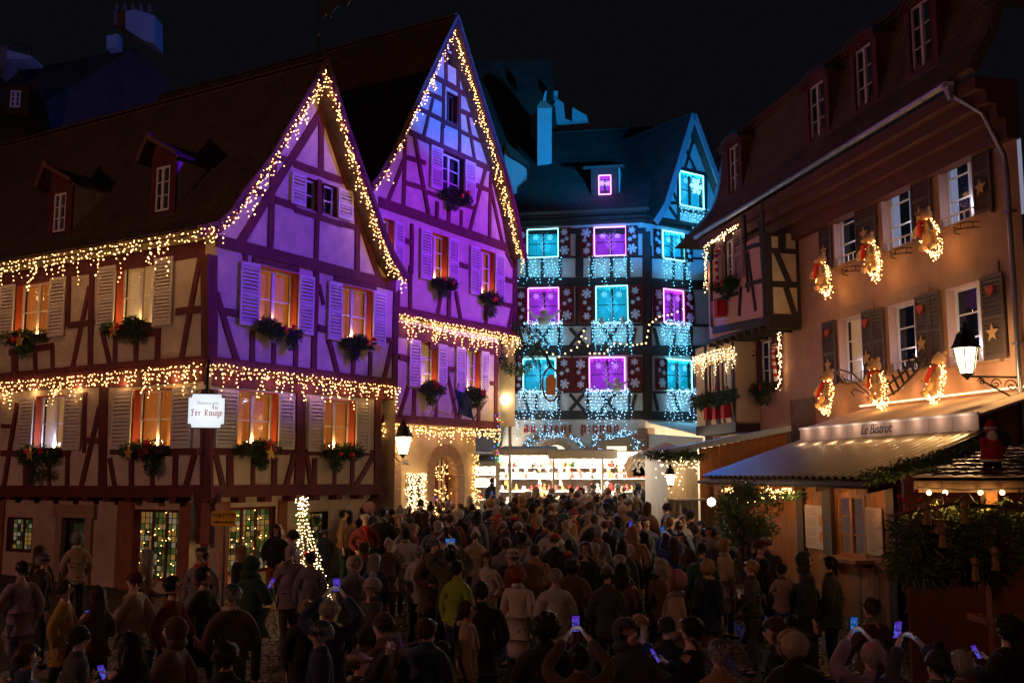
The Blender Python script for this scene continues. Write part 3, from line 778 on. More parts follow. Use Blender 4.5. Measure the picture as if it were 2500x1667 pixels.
# fairy lights on the corner house
garland([Lw[-1] + adir * t_ + Vector((-.02, -.05, -.07)) for t_ in (9.5, 6, 3, 0.05)], 'warm icicle lights hanging from the eaves left of the violet gable', (.2, .75), .115, lights=6, lw=3.4, lcol=WARM, per=.10)
garland([RB.u(*p, .05) for p in ((484, 562), (531, 556), (575, 515), (610, 465))] + [RB.u(660, 395, .05), RB.u(728, 280, .05), RB.u(790, 175, .05)], 'warm light string on the left verge of the violet gable', (.15, .55), .085, lights=7, lw=2.0, per=.10)
garland([RB.u(*p, .02) for p in ((795, 175), (838, 300), (880, 440), (922, 560), (950, 630), (985, 682))], 'warm light string on the right verge of the violet gable', (.12, .40), .07, lights=7, lw=2.8, per=.10)
garland([A.u(-60, 942, .12), A.u(160, 925, .12), A.u(320, 910, .12), A.u(500, 893, .12)], 'warm icicle lights between the storeys left of the white sign', (.2, .6), .085, lights=5, lw=3.0, per=.09)
garland([B.u(506, 890, .12), B.u(620, 904, .12), B.u(790, 925, .12), B.u(968, 948, .12)], 'warm icicle lights between the storeys under the violet gable', (.2, .60), .085, lights=5, lw=1.8, per=.09)

# ================================================================ second gable house
P2 = (px(1000, 28.2), 28.2)
H2 = thing('gabled_house', (P2[0], P2[1], ground(0, 28)), 'tall steep gabled timbered house lit blue and purple, next to the corner house', 'house')
C2 = Wall(H2, P2, dB); RC = C2.shift(0.5)
L2 = [(1116, 40), (1082, 107), (1040, 195), (997, 286), (955, 375), (922, 432), (905, 452)]
R2 = [(1116, 40), (1162, 192), (1197, 302), (1229, 402), (1262, 530), (1272, 590), (1284, 628)]
L2w = [RC.u(*p) for p in L2]; R2w = [RC.u(*p) for p in R2]
slope(H2, L2w, None, adir, 13, M_TILE, 0.24, 0.24, 60)
slope(H2, R2w, None, adir, 13, M_TILE, 0.24, 0.24, 0, tiles=False)
ridge(H2, L2w[0], L2w[0] + adir * 13)
for P in (L2, R2):
    pts = [RC.q(*p) for p in P]
    for i in range(len(pts) - 1):
        a, b = pts[i], pts[i + 1]
        mk('verge_board', timber_geo(RC, (a[0], a[1] - .12), (b[0], b[1] - .12), .14, .01, .045 + .002 * (i % 2)), M_OXBLOOD, H2)
        mk('verge_tile', timber_geo(RC, (a[0], a[1] + .02), (b[0], b[1] + .02), .08, -.02, .06 + .002 * (i % 2)), M_RIDGE, H2)
prof2 = sorted([RC.q(*p) for p in L2] + [RC.q(*p) for p in R2][1:])
o2 = (850, 0); k2 = 2.24
def z6(x, y): return 850 + x / 2.24, y / 2.24
def z7(x, y): return 900 + x / 2.613, 650 + y / 2.613
wb2 = {'mid': rect_of(C2, z6(508, 0)[0], z6(630, 0)[0], z6(0, 820)[1], z6(0, 1050)[1]), 'top': rect_of(C2, z6(540, 0)[0], z6(596, 0)[0], z6(0, 500)[1], z6(0, 655)[1]),
       'hat': rect_of(C2, z6(542, 0)[0], z6(590, 0)[0], z6(0, 288)[1], z6(0, 350)[1]),
       'b': rect_of(C2, 1050, 1091, 566, 686), 'c': rect_of(C2, 1168, 1205, 606, 722), 'a': rect_of(C2, 930, 959, 530, 640)}
C1 = C2.shift(-.16)
wb1 = {'d': rect_of(C1, 1023, 1066, 832, 946), 'e': rect_of(C1, 1132, 1170, 850, 960)}
s26 = C2.q(1258, 700)[0]; s25 = C1.q(1217, 900)[0]; sL = C2.q(895, 700)[0]; zm = C2.q(1100, 790)[1]
mk('wall', gable_geo(C2, prof2, sL, s26, 7.10, list(wb2.values())), M_PLASTER, H2)
mk('wall', wall_geo(C1, sL, s25, 4.2, 7.10, list(wb1.values())), M_PLASTER, H2)
mk('side_wall', hexa([C2.w(s26, 4.2, -.02), C2.w(s26, 4.2, -.1), C2.w(s26, 4.2, -.1) + adir * 10, C2.w(s26, 4.2, -.02) + adir * 10], [C2.w(s26, 9.8, -.02), C2.w(s26, 9.8, -.1), C2.w(s26, 9.8, -.1) + adir * 10, C2.w(s26, 9.8, -.02) + adir * 10]), M_PLASTER, H2)
mk('jetty_floor', wbox(C2, sL, 7.03, s26, 7.10, -.6, 0), M_OXBLOOD, H2)
timbers(C2, (850, 0), 2.24, [
    (533, 250, 533, 450, .16), (598, 360, 600, 490, .16), (465, 418, 655, 528, .18), (522, 450, 518, 700, .14), (606, 500, 606, 705, .14), (515, 665, 612, 705, .16),
    (412, 498, 520, 550, .15), (612, 608, 695, 645, .15), (462, 540, 440, 630, .13), (372, 588, 516, 662, .16), (440, 620, 410, 755, .13), (513, 680, 510, 800, .14),
    (608, 705, 606, 860, .14), (650, 635, 692, 890, .13), (612, 720, 735, 780, .13), (330, 724, 775, 925, .20), (360, 745, 440, 1190, .15), (308, 750, 300, 1145, .16), (305, 870, 213, 1110, .15),
    (312, 860, 420, 893, .16), (308, 1000, 420, 1035, .16), (688, 1010, 778, 1045, .16), (777, 955, 770, 1310, .15), (748, 930, 662, 1265, .15), (778, 1040, 842, 1335, .14),
    (484, 1105, 482, 1210, .14), (550, 1130, 545, 1235, .20), (617, 1150, 615, 1260, .14), (410, 1045, 690, 1140, .14), (165, 1105, 925, 1375, .32), (860, 1380, 900, 1460, .14),
    (345, 1225, 343, 1500, .14), (290, 1310, 350, 1330, .16), (585, 1440, 650, 1460, .16), (830, 1520, 905, 1540, .16), (545, 455, 598, 490, .14), (540, 265, 595, 290, .12)], M_OXBLOOD)
timbers(C2, (900, 650), 2.613, [
    (262, 0, 262, 285, .16), (462, 160, 430, 345, .15), (510, 165, 508, 370, .18), (552, 160, 592, 380, .15), (745, 250, 745, 385, .15), (917, 260, 883, 410, .15),
    (932, -120, 925, 430, .24), (835, 80, 925, 100, .16), (800, 225, 915, 255, .16), (180, 280, 945, 425, .26), (180, 150, 180, 300, .2)], M_OXBLOOD)
timbers(C1, (900, 650), 2.613, [
    (410, 480, 412, 530, .4), (248, 770, 190, 970, .15), (288, 780, 285, 975, .16), (495, 660, 562, 975, .14), (582, 850, 577, 980, .14), (702, 850, 698, 995, .14),
    (190, 575, 252, 590, .18), (488, 650, 542, 658, .15), (752, 740, 800, 750, .15), (812, 560, 808, 1010, .22), (85, 968, 830, 1018, .26), (430, 850, 428, 980, .12),
    (180, 400, 835, 530, .42), (150, 500, 150, 960, .16)], M_OXBLOOD)
for k in ('b', 'c', 'a'): window(C2, *wb2[k], 2, 3, candle=11.0, ccol=(1.0, .40, .10))
window(C2, *wb2['mid'], 2, 3, back=M_DIM, reveal=M_OXBLOOD); window(C2, *wb2['top'], 2, 1, back=M_DIM, reveal=M_OXBLOOD, frame=M_OXBLOOD); window(C2, *wb2['hat'], 1, 1, back=M_DIM, reveal=M_OXBLOOD, frame=M_OXBLOOD)
for k in wb1: window(C1, *wb1[k], 1 if k == 'd' else 2, 3, candle=12, back=M_CURTB, ccol=(1.0, .5, .15))
for k, l, r_ in (('mid', .56, .56), ('b', .50, .5), ('c', .5, .52), ('a', .4, .42)): shut(C2, wb2[k], l, r_)
shut(C1, wb1['d'], .50, .42); shut(C1, wb1['e'], .46, .44)
window_box(C2, *wb2['mid'][0:3:2], wb2['mid'][1], 'window box with glowing red bauble high on the blue and purple gable', 2, red=0)
window_box(C2, *wb2['b'][0:3:2], wb2['b'][1], 'evergreen window box with white bow on the purple gable, left one below its high window', 1)
window_box(C2, *wb2['c'][0:3:2], wb2['c'][1], 'evergreen window box beside the right hand corner of the purple gable', 1, droop=.5)
window_box(C1, *wb1['d'][0:3:2], wb1['d'][1], 'evergreen window box above the red and white flag', 0, red=2)
window_box(C1, *wb1['e'][0:3:2], wb1['e'][1], 'full evergreen window box between the blue flag and the round street lamp', 0, red=2)
garland([RC.u(*p, .03) for p in ((912, 455), (955, 392), (997, 302), (1040, 215), (1082, 125), (1108, 70))], 'warm light string on the left verge of the blue and purple gable', (.12, .4), .10, lights=8, lw=1.0)
garland([RC.u(*p, .0) for p in ((1110, 75), (1152, 200), (1190, 320), (1222, 425), (1250, 530), (1262, 600), (1280, 632))], 'warm light string on the right verge of the blue and purple gable', (.12, .4), .085, lights=8, lw=1.1)
garland([C2.u(*z7(188, 312), .1), C2.u(*z7(560, 385), .1), C2.u(*z7(940, 455), .1)], 'dense warm icicle lights between the upper storeys of the purple gable house', (.25, .60), .075, lights=5, lw=3.0)
garland([C1.u(*z7(68, 1008), .12), C1.u(*z7(440, 1035), .12), C1.u(*z7(818, 1048), .12)], 'dense warm icicle lights above the stone ground floor with the wall lantern', (.15, .42), .075, lights=5, lw=3.0)
# stone ground floor with arches
C0 = C1.shift(-.25)
sR0 = C0.q(1161, 1100)[0]
gw = rect_of(C0, 990, 1033, 1160, 1242); ar = rect_of(C0, 1058, 1113, 1112, 1260); ar = (ar[0], .3, ar[2], ar[3]); al = (C0.q(900, 1200)[0], .3, C0.q(958, 1200)[0], C0.q(940, 1110)[1])
mk('wall', wall_geo(C0, sL, sR0, 0.2, 4.22, [gw, ar, al]), pbr('cream_render', (0.52, 0.41, 0.28), 0.9, 0.26, 2.5, 0.4), H2)
mk('side_wall', hexa([C0.w(sR0, .2, -.01), C0.w(sR0, .2, -.1), C0.w(sR0, .2, -.1) + adir * 9, C0.w(sR0, .2, -.01) + adir * 9], [C0.w(sR0, 4.2, -.01), C0.w(sR0, 4.2, -.1), C0.w(sR0, 4.2, -.1) + adir * 9, C0.w(sR0, 4.2, -.01) + adir * 9]), MATS['cream_render'], H2)
mk('jetty_floor', wbox(C1, sL, 4.12, s25, 4.2, -.5, 0), M_OXBLOOD, H2)
def stone_arch(W, r, wdt=.28, n=9, mat=M_STONE, o=.06, h=None):
    c = (r[0] + r[2]) / 2; hw = (r[2] - r[0]) / 2; zs = r[3] - hw
    par = W.h
    # spandrel corners of the opening, closed behind the arch
    for sg in (-1, 1):
        pts = [(c + sg * hw, r[3]), (c + sg * hw, zs)] + [(c + sg * hw * math.cos(t), zs + hw * math.sin(t)) for t in [math.pi / 2 * i / 6 for i in range(7)]] + [(c, r[3])]
        mk('spandrel', wpoly(W, pts, -.12, -.003), MATS['cream_render'], par)
    for i in range(n):
        t0, t1 = math.pi * i / n + .012, math.pi * (i + 1) / n - .012
        mk('arch_stone', wpoly(W, [(c + hw * math.cos(t0), zs + hw * math.sin(t0)), (c + (hw + wdt) * math.cos(t0), zs + (hw + wdt) * math.sin(t0)), (c + (hw + wdt) * math.cos(t1), zs + (hw + wdt) * math.sin(t1)), (c + hw * math.cos(t1), zs + hw * math.sin(t1))], -.3, o + rnd.uniform(0, .01)), mat, par)
    z = zs - .01
    while z > r[1] + .2:
        for x0, x1 in ((c - hw - wdt, c - hw), (c + hw, c + hw + wdt)): mk('arch_stone', wbox(W, x0, z - .4, x1, z, -.3, o + rnd.uniform(0, .01)), mat, par)
        z -= .42
stone_arch(C0, ar, .36); stone_arch(C0, al, .30)
G_IN = glow('warm_shop_interior', (1.0, .62, .28), .75, True)
aw = window(C0, ar[0], ar[1] + .4, ar[2], ar[3] - .0, 4, 5, rec=.32, frame=M_OXBLOOD, reveal=M_STONE, back=M_CURTB, candle=0)
mk('door', wbox(C0, al[0], .3, al[2], al[3], -.3, -.24), M_DARKWOOD, H2)
window(C0, *gw, 2, 4, rec=.14, frame=M_IRON, reveal=M_STONE, back=M_CURTB)
def light_cluster(name, label, cat, W, rr, n, mat=G_WHITE, r=.0125, o=(.03, .16), glowe=8, group=None, green=0):
    t = thing(name, tuple(W.w((rr[0] + rr[2]) / 2, rr[1], o[1])), label, cat, group)
    b = []; pr = []
    for i in range(n):
        c = W.w(rnd.uniform(rr[0], rr[2]), rnd.uniform(rr[1], rr[3]), rnd.uniform(*o)); b.append(octa(c, r * rnd.uniform(.7, 1.3))); pr.append(c)
    pr.sort(key=lambda c: c.z)
    mk('bulbs', many(b), mat, t, kind='stuff')
    mk('cable', many([tube([pr[i], pr[i + 1]], .003, 3, False) for i in range(0, len(pr) - 1)]) if n < 200 else many([tube([pr[i], pr[i + 1]], .003, 3, False) for i in range(0, len(pr) - 1, 3)]), M_WIRE, t, kind='stuff')
    if green: mk('greenery', sprigs(W.w((rr[0] + rr[2]) / 2, (rr[1] + rr[3]) / 2, .12), ((rr[2] - rr[0]) * .5, .1, (rr[3] - rr[1]) * .5), green, .12, .012), M_FIR, t, kind='stuff')
    for i in range(2):
        lamp('fairy_light_glow', 'POINT', tuple(W.w((rr[0] + rr[2]) / 2, rr[1] + (rr[3] - rr[1]) * (.25 + .5 * i), .25)), glowe, WARM, .12)
    return t
light_cluster('light_net', 'tangle of bright fairy lights with ivy over the barred ground floor window', 'fairy lights', C0, (gw[0] - .05, gw[1] - .1, gw[2] + .05, gw[3] + .05), 260, green=60, glowe=9)
light_cluster('light_net', 'fairy lights glowing inside the arched shop door', 'fairy lights', C0, (ar[0] + .05, ar[1] + .5, ar[2] - .05, ar[3] - .25), 150, G_WARM, o=(-.25, -.1), glowe=7)
light_cluster('light_net', 'column of fairy lights on the house corner beside the bright stall', 'fairy lights', C0, (sR0 - .25, 1.2, sR0 + .1, 3.3), 150, G_WARM, o=(.02, .15), glowe=5, green=80)

light_cluster('light_net', 'small fairy lights scattered inside the leaded window left of the stone corner', 'fairy lights', A0, (ga2[0] + .05, ga2[1] + .05, ga2[2] - .05, ga2[3] - .05), 30, G_WARM, r=.010, o=(-.12, -.06), glowe=.6)
light_cluster('light_net', 'small fairy lights scattered inside the leaded window behind the yellow sign', 'fairy lights', B0, (gb1[0] + .05, gb1[1] + .05, gb1[2] - .05, gb1[3] - .05), 38, G_WARM, r=.010, o=(-.12, -.06), glowe=.6)
def frame_of(n):
    n = n.normalized(); x = Vector((0, 0, 1)).cross(n).normalized()
    return Matrix(((x.x, 0, n.x, 0), (x.y, 0, n.y, 0), (x.z, 1, n.z, 0), (0, 0, 0, 1)))
def text(body, c, n, size, mat, parent=None, name='lettering', shear=0.0, ext=0.008, bold=0.0, align='CENTER'):
    cu = bpy.data.curves.new(name, 'FONT'); cu.body = body; cu.size = size; cu.extrude = ext; cu.shear = shear; cu.offset = bold
    cu.align_x = align; cu.align_y = 'CENTER'; cu.resolution_u = 3
    cu.materials.append(mat)
    tmp = bpy.data.objects.new(name, cu); col.objects.link(tmp)
    me = bpy.data.meshes.new_from_object(tmp.evaluated_get(bpy.context.evaluated_depsgraph_get())); bpy.data.objects.remove(tmp)
    o = bpy.data.objects.new(name, me)
    return put(o, T(c) @ frame_of(n), parent)
def bar(a, b, w, t=0.5):
    """flat quad stroke in glyph space"""
    dx, dy = b[0] - a[0], b[1] - a[1]; L = math.hypot(dx, dy) or 1; nx, ny = -dy / L * w / 2, dx / L * w / 2
    return [(a[0] + nx, a[1] + ny), (b[0] + nx, b[1] + ny), (b[0] - nx, b[1] - ny), (a[0] - nx, a[1] - ny)]
def stem(x, y0=0.0, y1=1.0, w=.19):
    return [(x - w / 2, y0 + .1), (x, y0 - .06), (x + w / 2 + .05, y0 + .08), (x + w / 2, y0 + .2), (x + w / 2, y1 - .1), (x, y1 + .06), (x - w / 2 - .05, y1 - .08), (x - w / 2, y1 - .2)]
GLY = {
    'a': (.78, [stem(.58), stem(.16, 0, .5, .17), bar((.16, .5), (.55, .62), .1), bar((.12, .95), (.56, .98), .12), bar((.2, .02), (.5, .14), .1)]),
    'u': (.82, [stem(.16), stem(.62), bar((.2, .04), (.58, .2), .1)]), 'n': (.82, [stem(.16), stem(.62), bar((.2, .82), (.6, .98), .1)]),
    'v': (.80, [stem(.16, .05, 1.12), stem(.60), bar((.2, .06), (.4, -.12), .12), bar((.4, -.12), (.6, .04), .1), bar((.2, .85), (.58, .98), .09)]),
    'i': (.40, [stem(.17), [(.07, 1.38), (.17, 1.27), (.29, 1.38), (.17, 1.5)]]), 'e': (.66, [stem(.16), bar((.18, .98), (.46, .86), .13), bar((.46, .88), (.46, .62), .12), bar((.46, .62), (.2, .5), .07), bar((.2, .02), (.5, .16), .1)]),
    'x': (.70, [stem(.26), bar((.26, .95), (.58, .98), .14), bar((.05, .5), (.5, .52), .07), bar((.26, .02), (.02, -.2), .07), bar((.26, .04), (.54, .1), .1)]),
    'r': (.62, [stem(.16), bar((.2, .84), (.4, 1.0), .1), [(.36, .92), (.46, .78), (.58, .92), (.46, 1.06)]]), 'p': (.82, [stem(.16, -.5, 1.1), stem(.62, .04, 1), bar((.2, .86), (.6, .98), .1), bar((.2, .06), (.6, .1), .1)]),
    'g': (.82, [stem(.16), stem(.62, -.4, 1), bar((.2, .98), (.6, .9), .1), bar((.2, .02), (.6, .14), .1), bar((.6, -.38), (.1, -.5), .1)]), 'o': (.80, [stem(.16), stem(.60), bar((.2, .98), (.56, .88), .1), bar((.2, .02), (.56, .14), .1)]),
    'F': (.95, [stem(.35, -.1, 1.45, .18), bar((.05, 1.25), (.35, 1.5), .13), bar((.35, 1.42), (.9, 1.5), .14), bar((.35, .75), (.75, .8), .11), bar((.02, .0), (.38, -.1), .1)]),
    'R': (1.05, [stem(.28, 0, 1.45, .18), bar((.28, 1.45), (.75, 1.4), .13), bar((.75, 1.42), (.78, .9), .14), bar((.78, .88), (.3, .75), .1), bar((.4, .75), (.85, 0), .15), bar((.02, .1), (.3, 0), .1), bar((.05, 1.2), (.28, 1.45), .1)]),
    'A': (1.05, [bar((.1, 0), (.45, 1.4), .12), stem(.65, 0, 1.4, .18), bar((.2, .6), (.65, .62), .09), bar((.2, 1.3), (.65, 1.42), .1)]), ' ': (.75, [])}
def blackletter(s, W, sx, z, h, mat, parent, o0=.0, o1=.03, track=0.12, sgn=-1, name='letter'):
    """letters start at wall coordinate sx and run to the reader's right"""
    x = 0
    for ch in s:
        w, st = GLY[ch]
        if st:
            g = [wpoly(W, [(sx + sgn * (x + a) * h, z + b * h) for a, b in p], o0, o1 + .001 * i) for i, p in enumerate(st)]
            mk(name, join(*g), mat, parent)
        x += w + track
    return x * h
def flake(r, n=None, th=.02):
    g = []
    for k in range(6):
        a = math.pi / 3 * k; c, s = math.cos(a), math.sin(a)
        def rot(p): return (p[0] * c - p[1] * s, p[0] * s + p[1] * c)
        for q in (bar((0, 0), (r, 0), r * .22), bar((r * .5, 0), (r * .78, r * .28), r * .14), bar((r * .5, 0), (r * .78, -r * .28), r * .14), bar((r * .38, -.22 * r), (r * .38, .22 * r), r * .12)):
            q = [rot(p) for p in q]; j = len(g) * .0004
            g.append(hexa([(x, y, 0) for x, y in q], [(x, y, th + j) for x, y in q]))
    return join(*g)
M_FLAKE = pbr('frosted_flake', (0.80, 0.82, 0.86), 0.6, 0.1, 20, 0.0)
FL = {r: mesh('snowflake', *flake(r), M_FLAKE) for r in (.20, .145, .09)}
# ================================================================ house of the old gable (far end)
P3 = (px(1578, 39), 39.0)
dC = (-1, .18); dD = (.822, .569)
H3 = thing('decorated_house', (P3[0], P3[1], .7), 'black and white timbered house with cyan and purple neon windows behind the bright market stalls', 'house')
L = Wall(H3, P3, dC); D = Wall(H3, P3, dD)
M_REDSHUT = pbr('wine_red_paint', (0.15, 0.016, 0.014), 0.6, 0.2, 12, 0.1)
def zb(x, y): return 1200 + x / 2.613, 600 + y / 2.613
rl = {(0, 0): rect_of(L, 1288, 1363, 562, 630), (0, 1): rect_of(L, 1451, 1528, 557, 626), (1, 0): rect_of(L, 1290, 1364, 705, 791), (1, 1): rect_of(L, 1455, 1532, 700, 789),
      (2, 0): rect_of(L, 1278, 1356, 877, 956), (2, 1): rect_of(L, 1439, 1525, 874, 954)}
rr = {0: rect_of(D, 1616, 1669, 563, 630), 1: rect_of(D, 1618, 1666, 705, 787), 2: rect_of(D, 1625, 1686, 876, 952), 3: rect_of(D, 1704, 1732, 881, 956), 4: rect_of(D, 1657, 1714, 418, 500)}
zE = 12.75; z1f = 4.55
sLL = L.q(1225, 700)[0]
arc = (L.q(1390, 1100)[0], .7, L.q(1322, 1100)[0], L.q(1360, 1085)[1]); dor = rect_of(L, 1478, 1530, 1088, 1180); dor = (dor[0], .7, dor[2], dor[3])
mk('wall', wall_geo(L, 0, sLL, z1f, zE, list(rl.values())), M_PLASTER2, H3)
mk('wall', wall_geo(L, 0, sLL, .4, z1f, [arc, dor]), M_PLASTER2, H3)
gD = [D.q(*p) for p in ((1598, 545), (1627, 493), (1694, 273), (1742, 404), (1790, 540))]
RD = D.shift(.45)
DLp = [(1694, 273), (1661, 383), (1627, 493), (1600, 535)]; DRp = [(1694, 273), (1742, 404), (1768, 475), (1795, 545)]
DLw = [RD.u(*p) for p in DLp]; DRw = [RD.u(*p) for p in DRp]
profD = sorted([RD.q(*p) for p in DLp] + [RD.q(*p) for p in DRp][1:])
mk('wall', gable_geo(D, profD, 0.0, 4.6, .4, [rr[0], rr[1], rr[2], rr[3], rr[4]]), M_PLASTER2, H3)
back = -D.n
slope(H3, DLw, None, back, 7, M_TILE_B, .22, .22, 60); slope(H3, DRw, None, back, 7, M_TILE_B, .22, .22, 0, tiles=False)
for P in (DLp, DRp):
    pts = [RD.q(*p) for p in P]
    for i in range(len(pts) - 1):
        a, b = pts[i], pts[i + 1]; mk('verge_board', timber_geo(RD, (a[0], a[1] - .13), (b[0], b[1] - .13), .26, .0, .04 + .002 * (i % 2)), pbr('grey_verge_paint', (.35, .35, .36), .7, .1, 9, .05), H3)
roofp = [L.w(-.3, z, o) for o, z in ((-5.6, 18.1), (-1.5, 14.6), (-.5, 13.45), (.45, 12.9))]
slope(H3, roofp, None, L.d, 6.0, M_TILE_B, .2, .19, 280, th=.12)
ridge(H3, roofp[0], roofp[0] + L.d * 6.0, M_TILE)
mk('rear_roof', hexa([roofp[0], roofp[0] + L.d * 6, roofp[0] + L.d * 6 + Vector((0, 6, -6)), roofp[0] + Vector((0, 6, -6))], [p + Vector((0, 0, .1)) for p in (roofp[0], roofp[0] + L.d * 6, roofp[0] + L.d * 6 + Vector((0, 6, -6)), roofp[0] + Vector((0, 6, -6)))]), M_TILE_B, H3)
for o, z, w in ((.36, 12.72, .16), (.26, 12.55, .12), (.14, 12.40, .12)):
    mk('cornice', wbox(L, -.2, z, sLL + .2, z + w, -.2, o), M_DARKWOOD, H3); mk('cornice', wbox(D, 0, z, 4.6, z + w, -.2, o), M_DARKWOOD, H3) if z < 12.6 else None
timbers(L, (1200, 600), 2.613, [
    (110, 232, 985, 228, .42), (110, 668, 985, 664, .46), (140, 1080, 985, 1078, .36), (110, 505, 985, 503, .10), (140, 934, 985, 932, .10), (110, 72, 985, 68, .10), (110, -90, 985, -95, .25),
    (325, 75, 325, 200, .14), (437, -90, 437, 200, .14), (562, -90, 562, 200, .34), (640, 75, 640, 200, .12), (765, 75, 765, 200, .14), (872, -90, 872, 200, .14), (988, -90, 992, 1110, .36), (228, -90, 228, 200, .12),
    (545, 262, 545, 505, .16), (228, 262, 228, 505, .12), (437, 262, 437, 505, .1), (660, 262, 660, 505, .1), (870, 262, 870, 505, .1), (500, 525, 600, 640, .14), (600, 525, 502, 640, .14), (172, 520, 205, 640, .14),
    (645, 505, 645, 640, .12), (430, 505, 432, 640, .12), (918, 525, 895, 635, .14), (870, 505, 870, 640, .1), (285, 525, 375, 640, .12), (375, 525, 285, 640, .12), (715, 525, 800, 640, .12), (800, 525, 715, 640, .12),
    (500, 945, 592, 1050, .14), (592, 945, 500, 1050, .14), (700, 945, 790, 1050, .14), (790, 945, 700, 1050, .14), (920, 945, 895, 1050, .14), (615, 935, 615, 1050, .12), (880, 935, 880, 1050, .12), (430, 935, 430, 1050, .12),
    (285, 945, 285, 1050, .12), (200, 945, 240, 1050, .12), (513, 700, 513, 935, .08), (962, 262, 962, 505, .12), (196, 700, 196, 935, .1)], M_DARKWOOD)
timbers(D, (1200, 600), 2.613, [
    (1000, 235, 1400, 250, .42), (1000, 668, 1400, 672, .44), (1000, 1080, 1400, 1085, .40), (1000, 505, 1400, 510, .10), (1000, 934, 1400, 938, .10), (1000, 75, 1400, 85, .10), (1035, 525, 1065, 640, .14), (1035, 945, 1060, 1050, .14),
    (1010, 0, 1010, 1090, .20), (1230, 75, 1230, 230, .14), (1160, 80, 1160, 230, .12), (1270, 250, 1270, 650, .16), (1165, 520, 1165, 650, .12), (1160, 945, 1195, 1060, .12), (1275, 690, 1275, 1060, .12), (1300, 945, 1300, 1060, .12)], M_DARKWOOD)
timbers(D, (1200, 200), 3.137, [
    (1555, 400, 1480, 660, .13), (1478, 500, 1570, 700, .13), (1440, 660, 1640, 710, .16), (1340, 925, 1460, 930, .14), (1345, 935, 1430, 1060, .14), (1390, 850, 1425, 920, .12), (1430, 640, 1430, 1060, .14), (1640, 710, 1640, 1060, .14),
    (1530, 380, 1540, 480, .14), (1440, 985, 1660, 1010, .12), (1280, 1060, 1790, 1140, .3)], M_DARKWOOD)
# neon windows
G_FAINT = {'c': pbr('cyan_lit_curtain', (.1, .35, .4), .8, .5, 12, 0, emit=(0.0, .45, .60), es=.55, stretch=(4, 4, .5), sampling=False), 'p': pbr('purple_lit_curtain', (.3, .08, .35), .8, .5, 12, 0, emit=(.38, .03, .62), es=.55, stretch=(4, 4, .5), sampling=False)}
def neon_window(W, r, k, label, twig=True):
    h = W.h
    fr = window(W, *r, 2, 2, rec=.12, frame=M_DARKWOOD, reveal=M_DARKWOOD, back=G_FAINT[k])
    s0, z0, s1, z1 = r; core, gl = (N_CYANC, N_CYAN) if k == 'c' else (N_PURPC, N_PURP)
    t = thing('neon_outline', tuple(W.w((s0 + s1) / 2, z0, .04)), label, 'neon frame', 'neon light frames around windows')
    for a, b in (((s0, z0), (s1, z0)), ((s1, z0), (s1, z1)), ((s1, z1), (s0, z1)), ((s0, z1), (s0, z0))):
        mk('light_tube', tube([W.w(a[0], a[1], .05), W.w(b[0], b[1], .05)], .020, 6), core if 1 else gl, t)
    ic = []
    n = int((s1 - s0) / .05)
    for i in range(n):
        x = s0 + (i + .5) * (s1 - s0) / n; d = rnd.uniform(.06, .17); ic.append(timber_geo(W, (x, z1 - .01), (x, z1 - d), .014, .0, .012))
    for sx, sg in ((s0, 1), (s1, -1)):
        for i in range(int((z1 - z0) / .06)):
            z = z0 + (i + .5) * .06; ic.append(timber_geo(W, (sx, z), (sx + sg * rnd.uniform(.03, .07), z), .014, .0, .012))
    mk('icicles', many(ic), gl, t, kind='stuff')
    mk('frame_snowflake', xf(flake(.13), T(W.w(s0 + (s1 - s0) * .27, z1 - .33, .0)) @ frame_of(W.n)), pbr('lit_flake_' + k, (.5, .6, .7), .6, 0, 1, 0, emit=(.1, .7, .85) if k == 'c' else (.7, .15, .9), es=.55, sampling=False), t)
    mk('frame_snowflake', xf(flake(.13), T(W.w(s0 + (s1 - s0) * .74, z1 - .31, .0)) @ frame_of(W.n)), MATS['lit_flake_' + k], t)
    if twig:
        m = (s0 + s1) / 2; b = [tube([W.w(m, z0, .06), W.w(m + .01, z0 + (z1 - z0) * .8, .06)], [.014, .005], 4)]
        for i in range(7):
            z = z0 + (z1 - z0) * (.2 + .08 * i); sg = 1 if i % 2 else -1
            b.append(tube([W.w(m, z, .06), W.w(m + sg * .16, z + .13, .06), W.w(m + sg * .22, z + .28, .06)], [.009, .006, .003], 3))
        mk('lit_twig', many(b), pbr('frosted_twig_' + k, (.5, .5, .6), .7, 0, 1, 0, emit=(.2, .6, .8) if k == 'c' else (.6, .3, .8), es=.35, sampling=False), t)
    lamp('neon_glow', 'POINT', tuple(W.w((s0 + s1) / 2, (z0 + z1) / 2, .35)), 20 if k == 'c' else 15, (0.02, .62, .95) if k == 'c' else (.5, .06, 1.0), .25)
    return fr
ROW = ['top storey', 'middle storey', 'lowest storey above the shop']
for (i, j), k in {(0, 0): 'c', (0, 1): 'p', (1, 0): 'p', (1, 1): 'c', (2, 0): 'c', (2, 1): 'p'}.items():
    cn = 'cyan' if k == 'c' else 'purple'; neon_window(L, rl[(i, j)], k, f'{cn} neon frame with icicles, {("left", "middle")[j]} column of the decorated house, {ROW[i]}')
neon_window(D, rr[0], 'c', 'cyan neon frame on the top storey beside the pointed gable'); neon_window(D, rr[1], 'p', 'narrow purple neon frame right of the corner post, middle storey')
neon_window(D, rr[2], 'c', 'cyan neon frame right of the corner post just above the white awning'); neon_window(D, rr[3], 'p', 'narrowest purple neon frame at the right end, half behind the orange house')
neon_window(D, rr[4], 'c', 'cyan neon frame high in the pointed gable', twig=False)
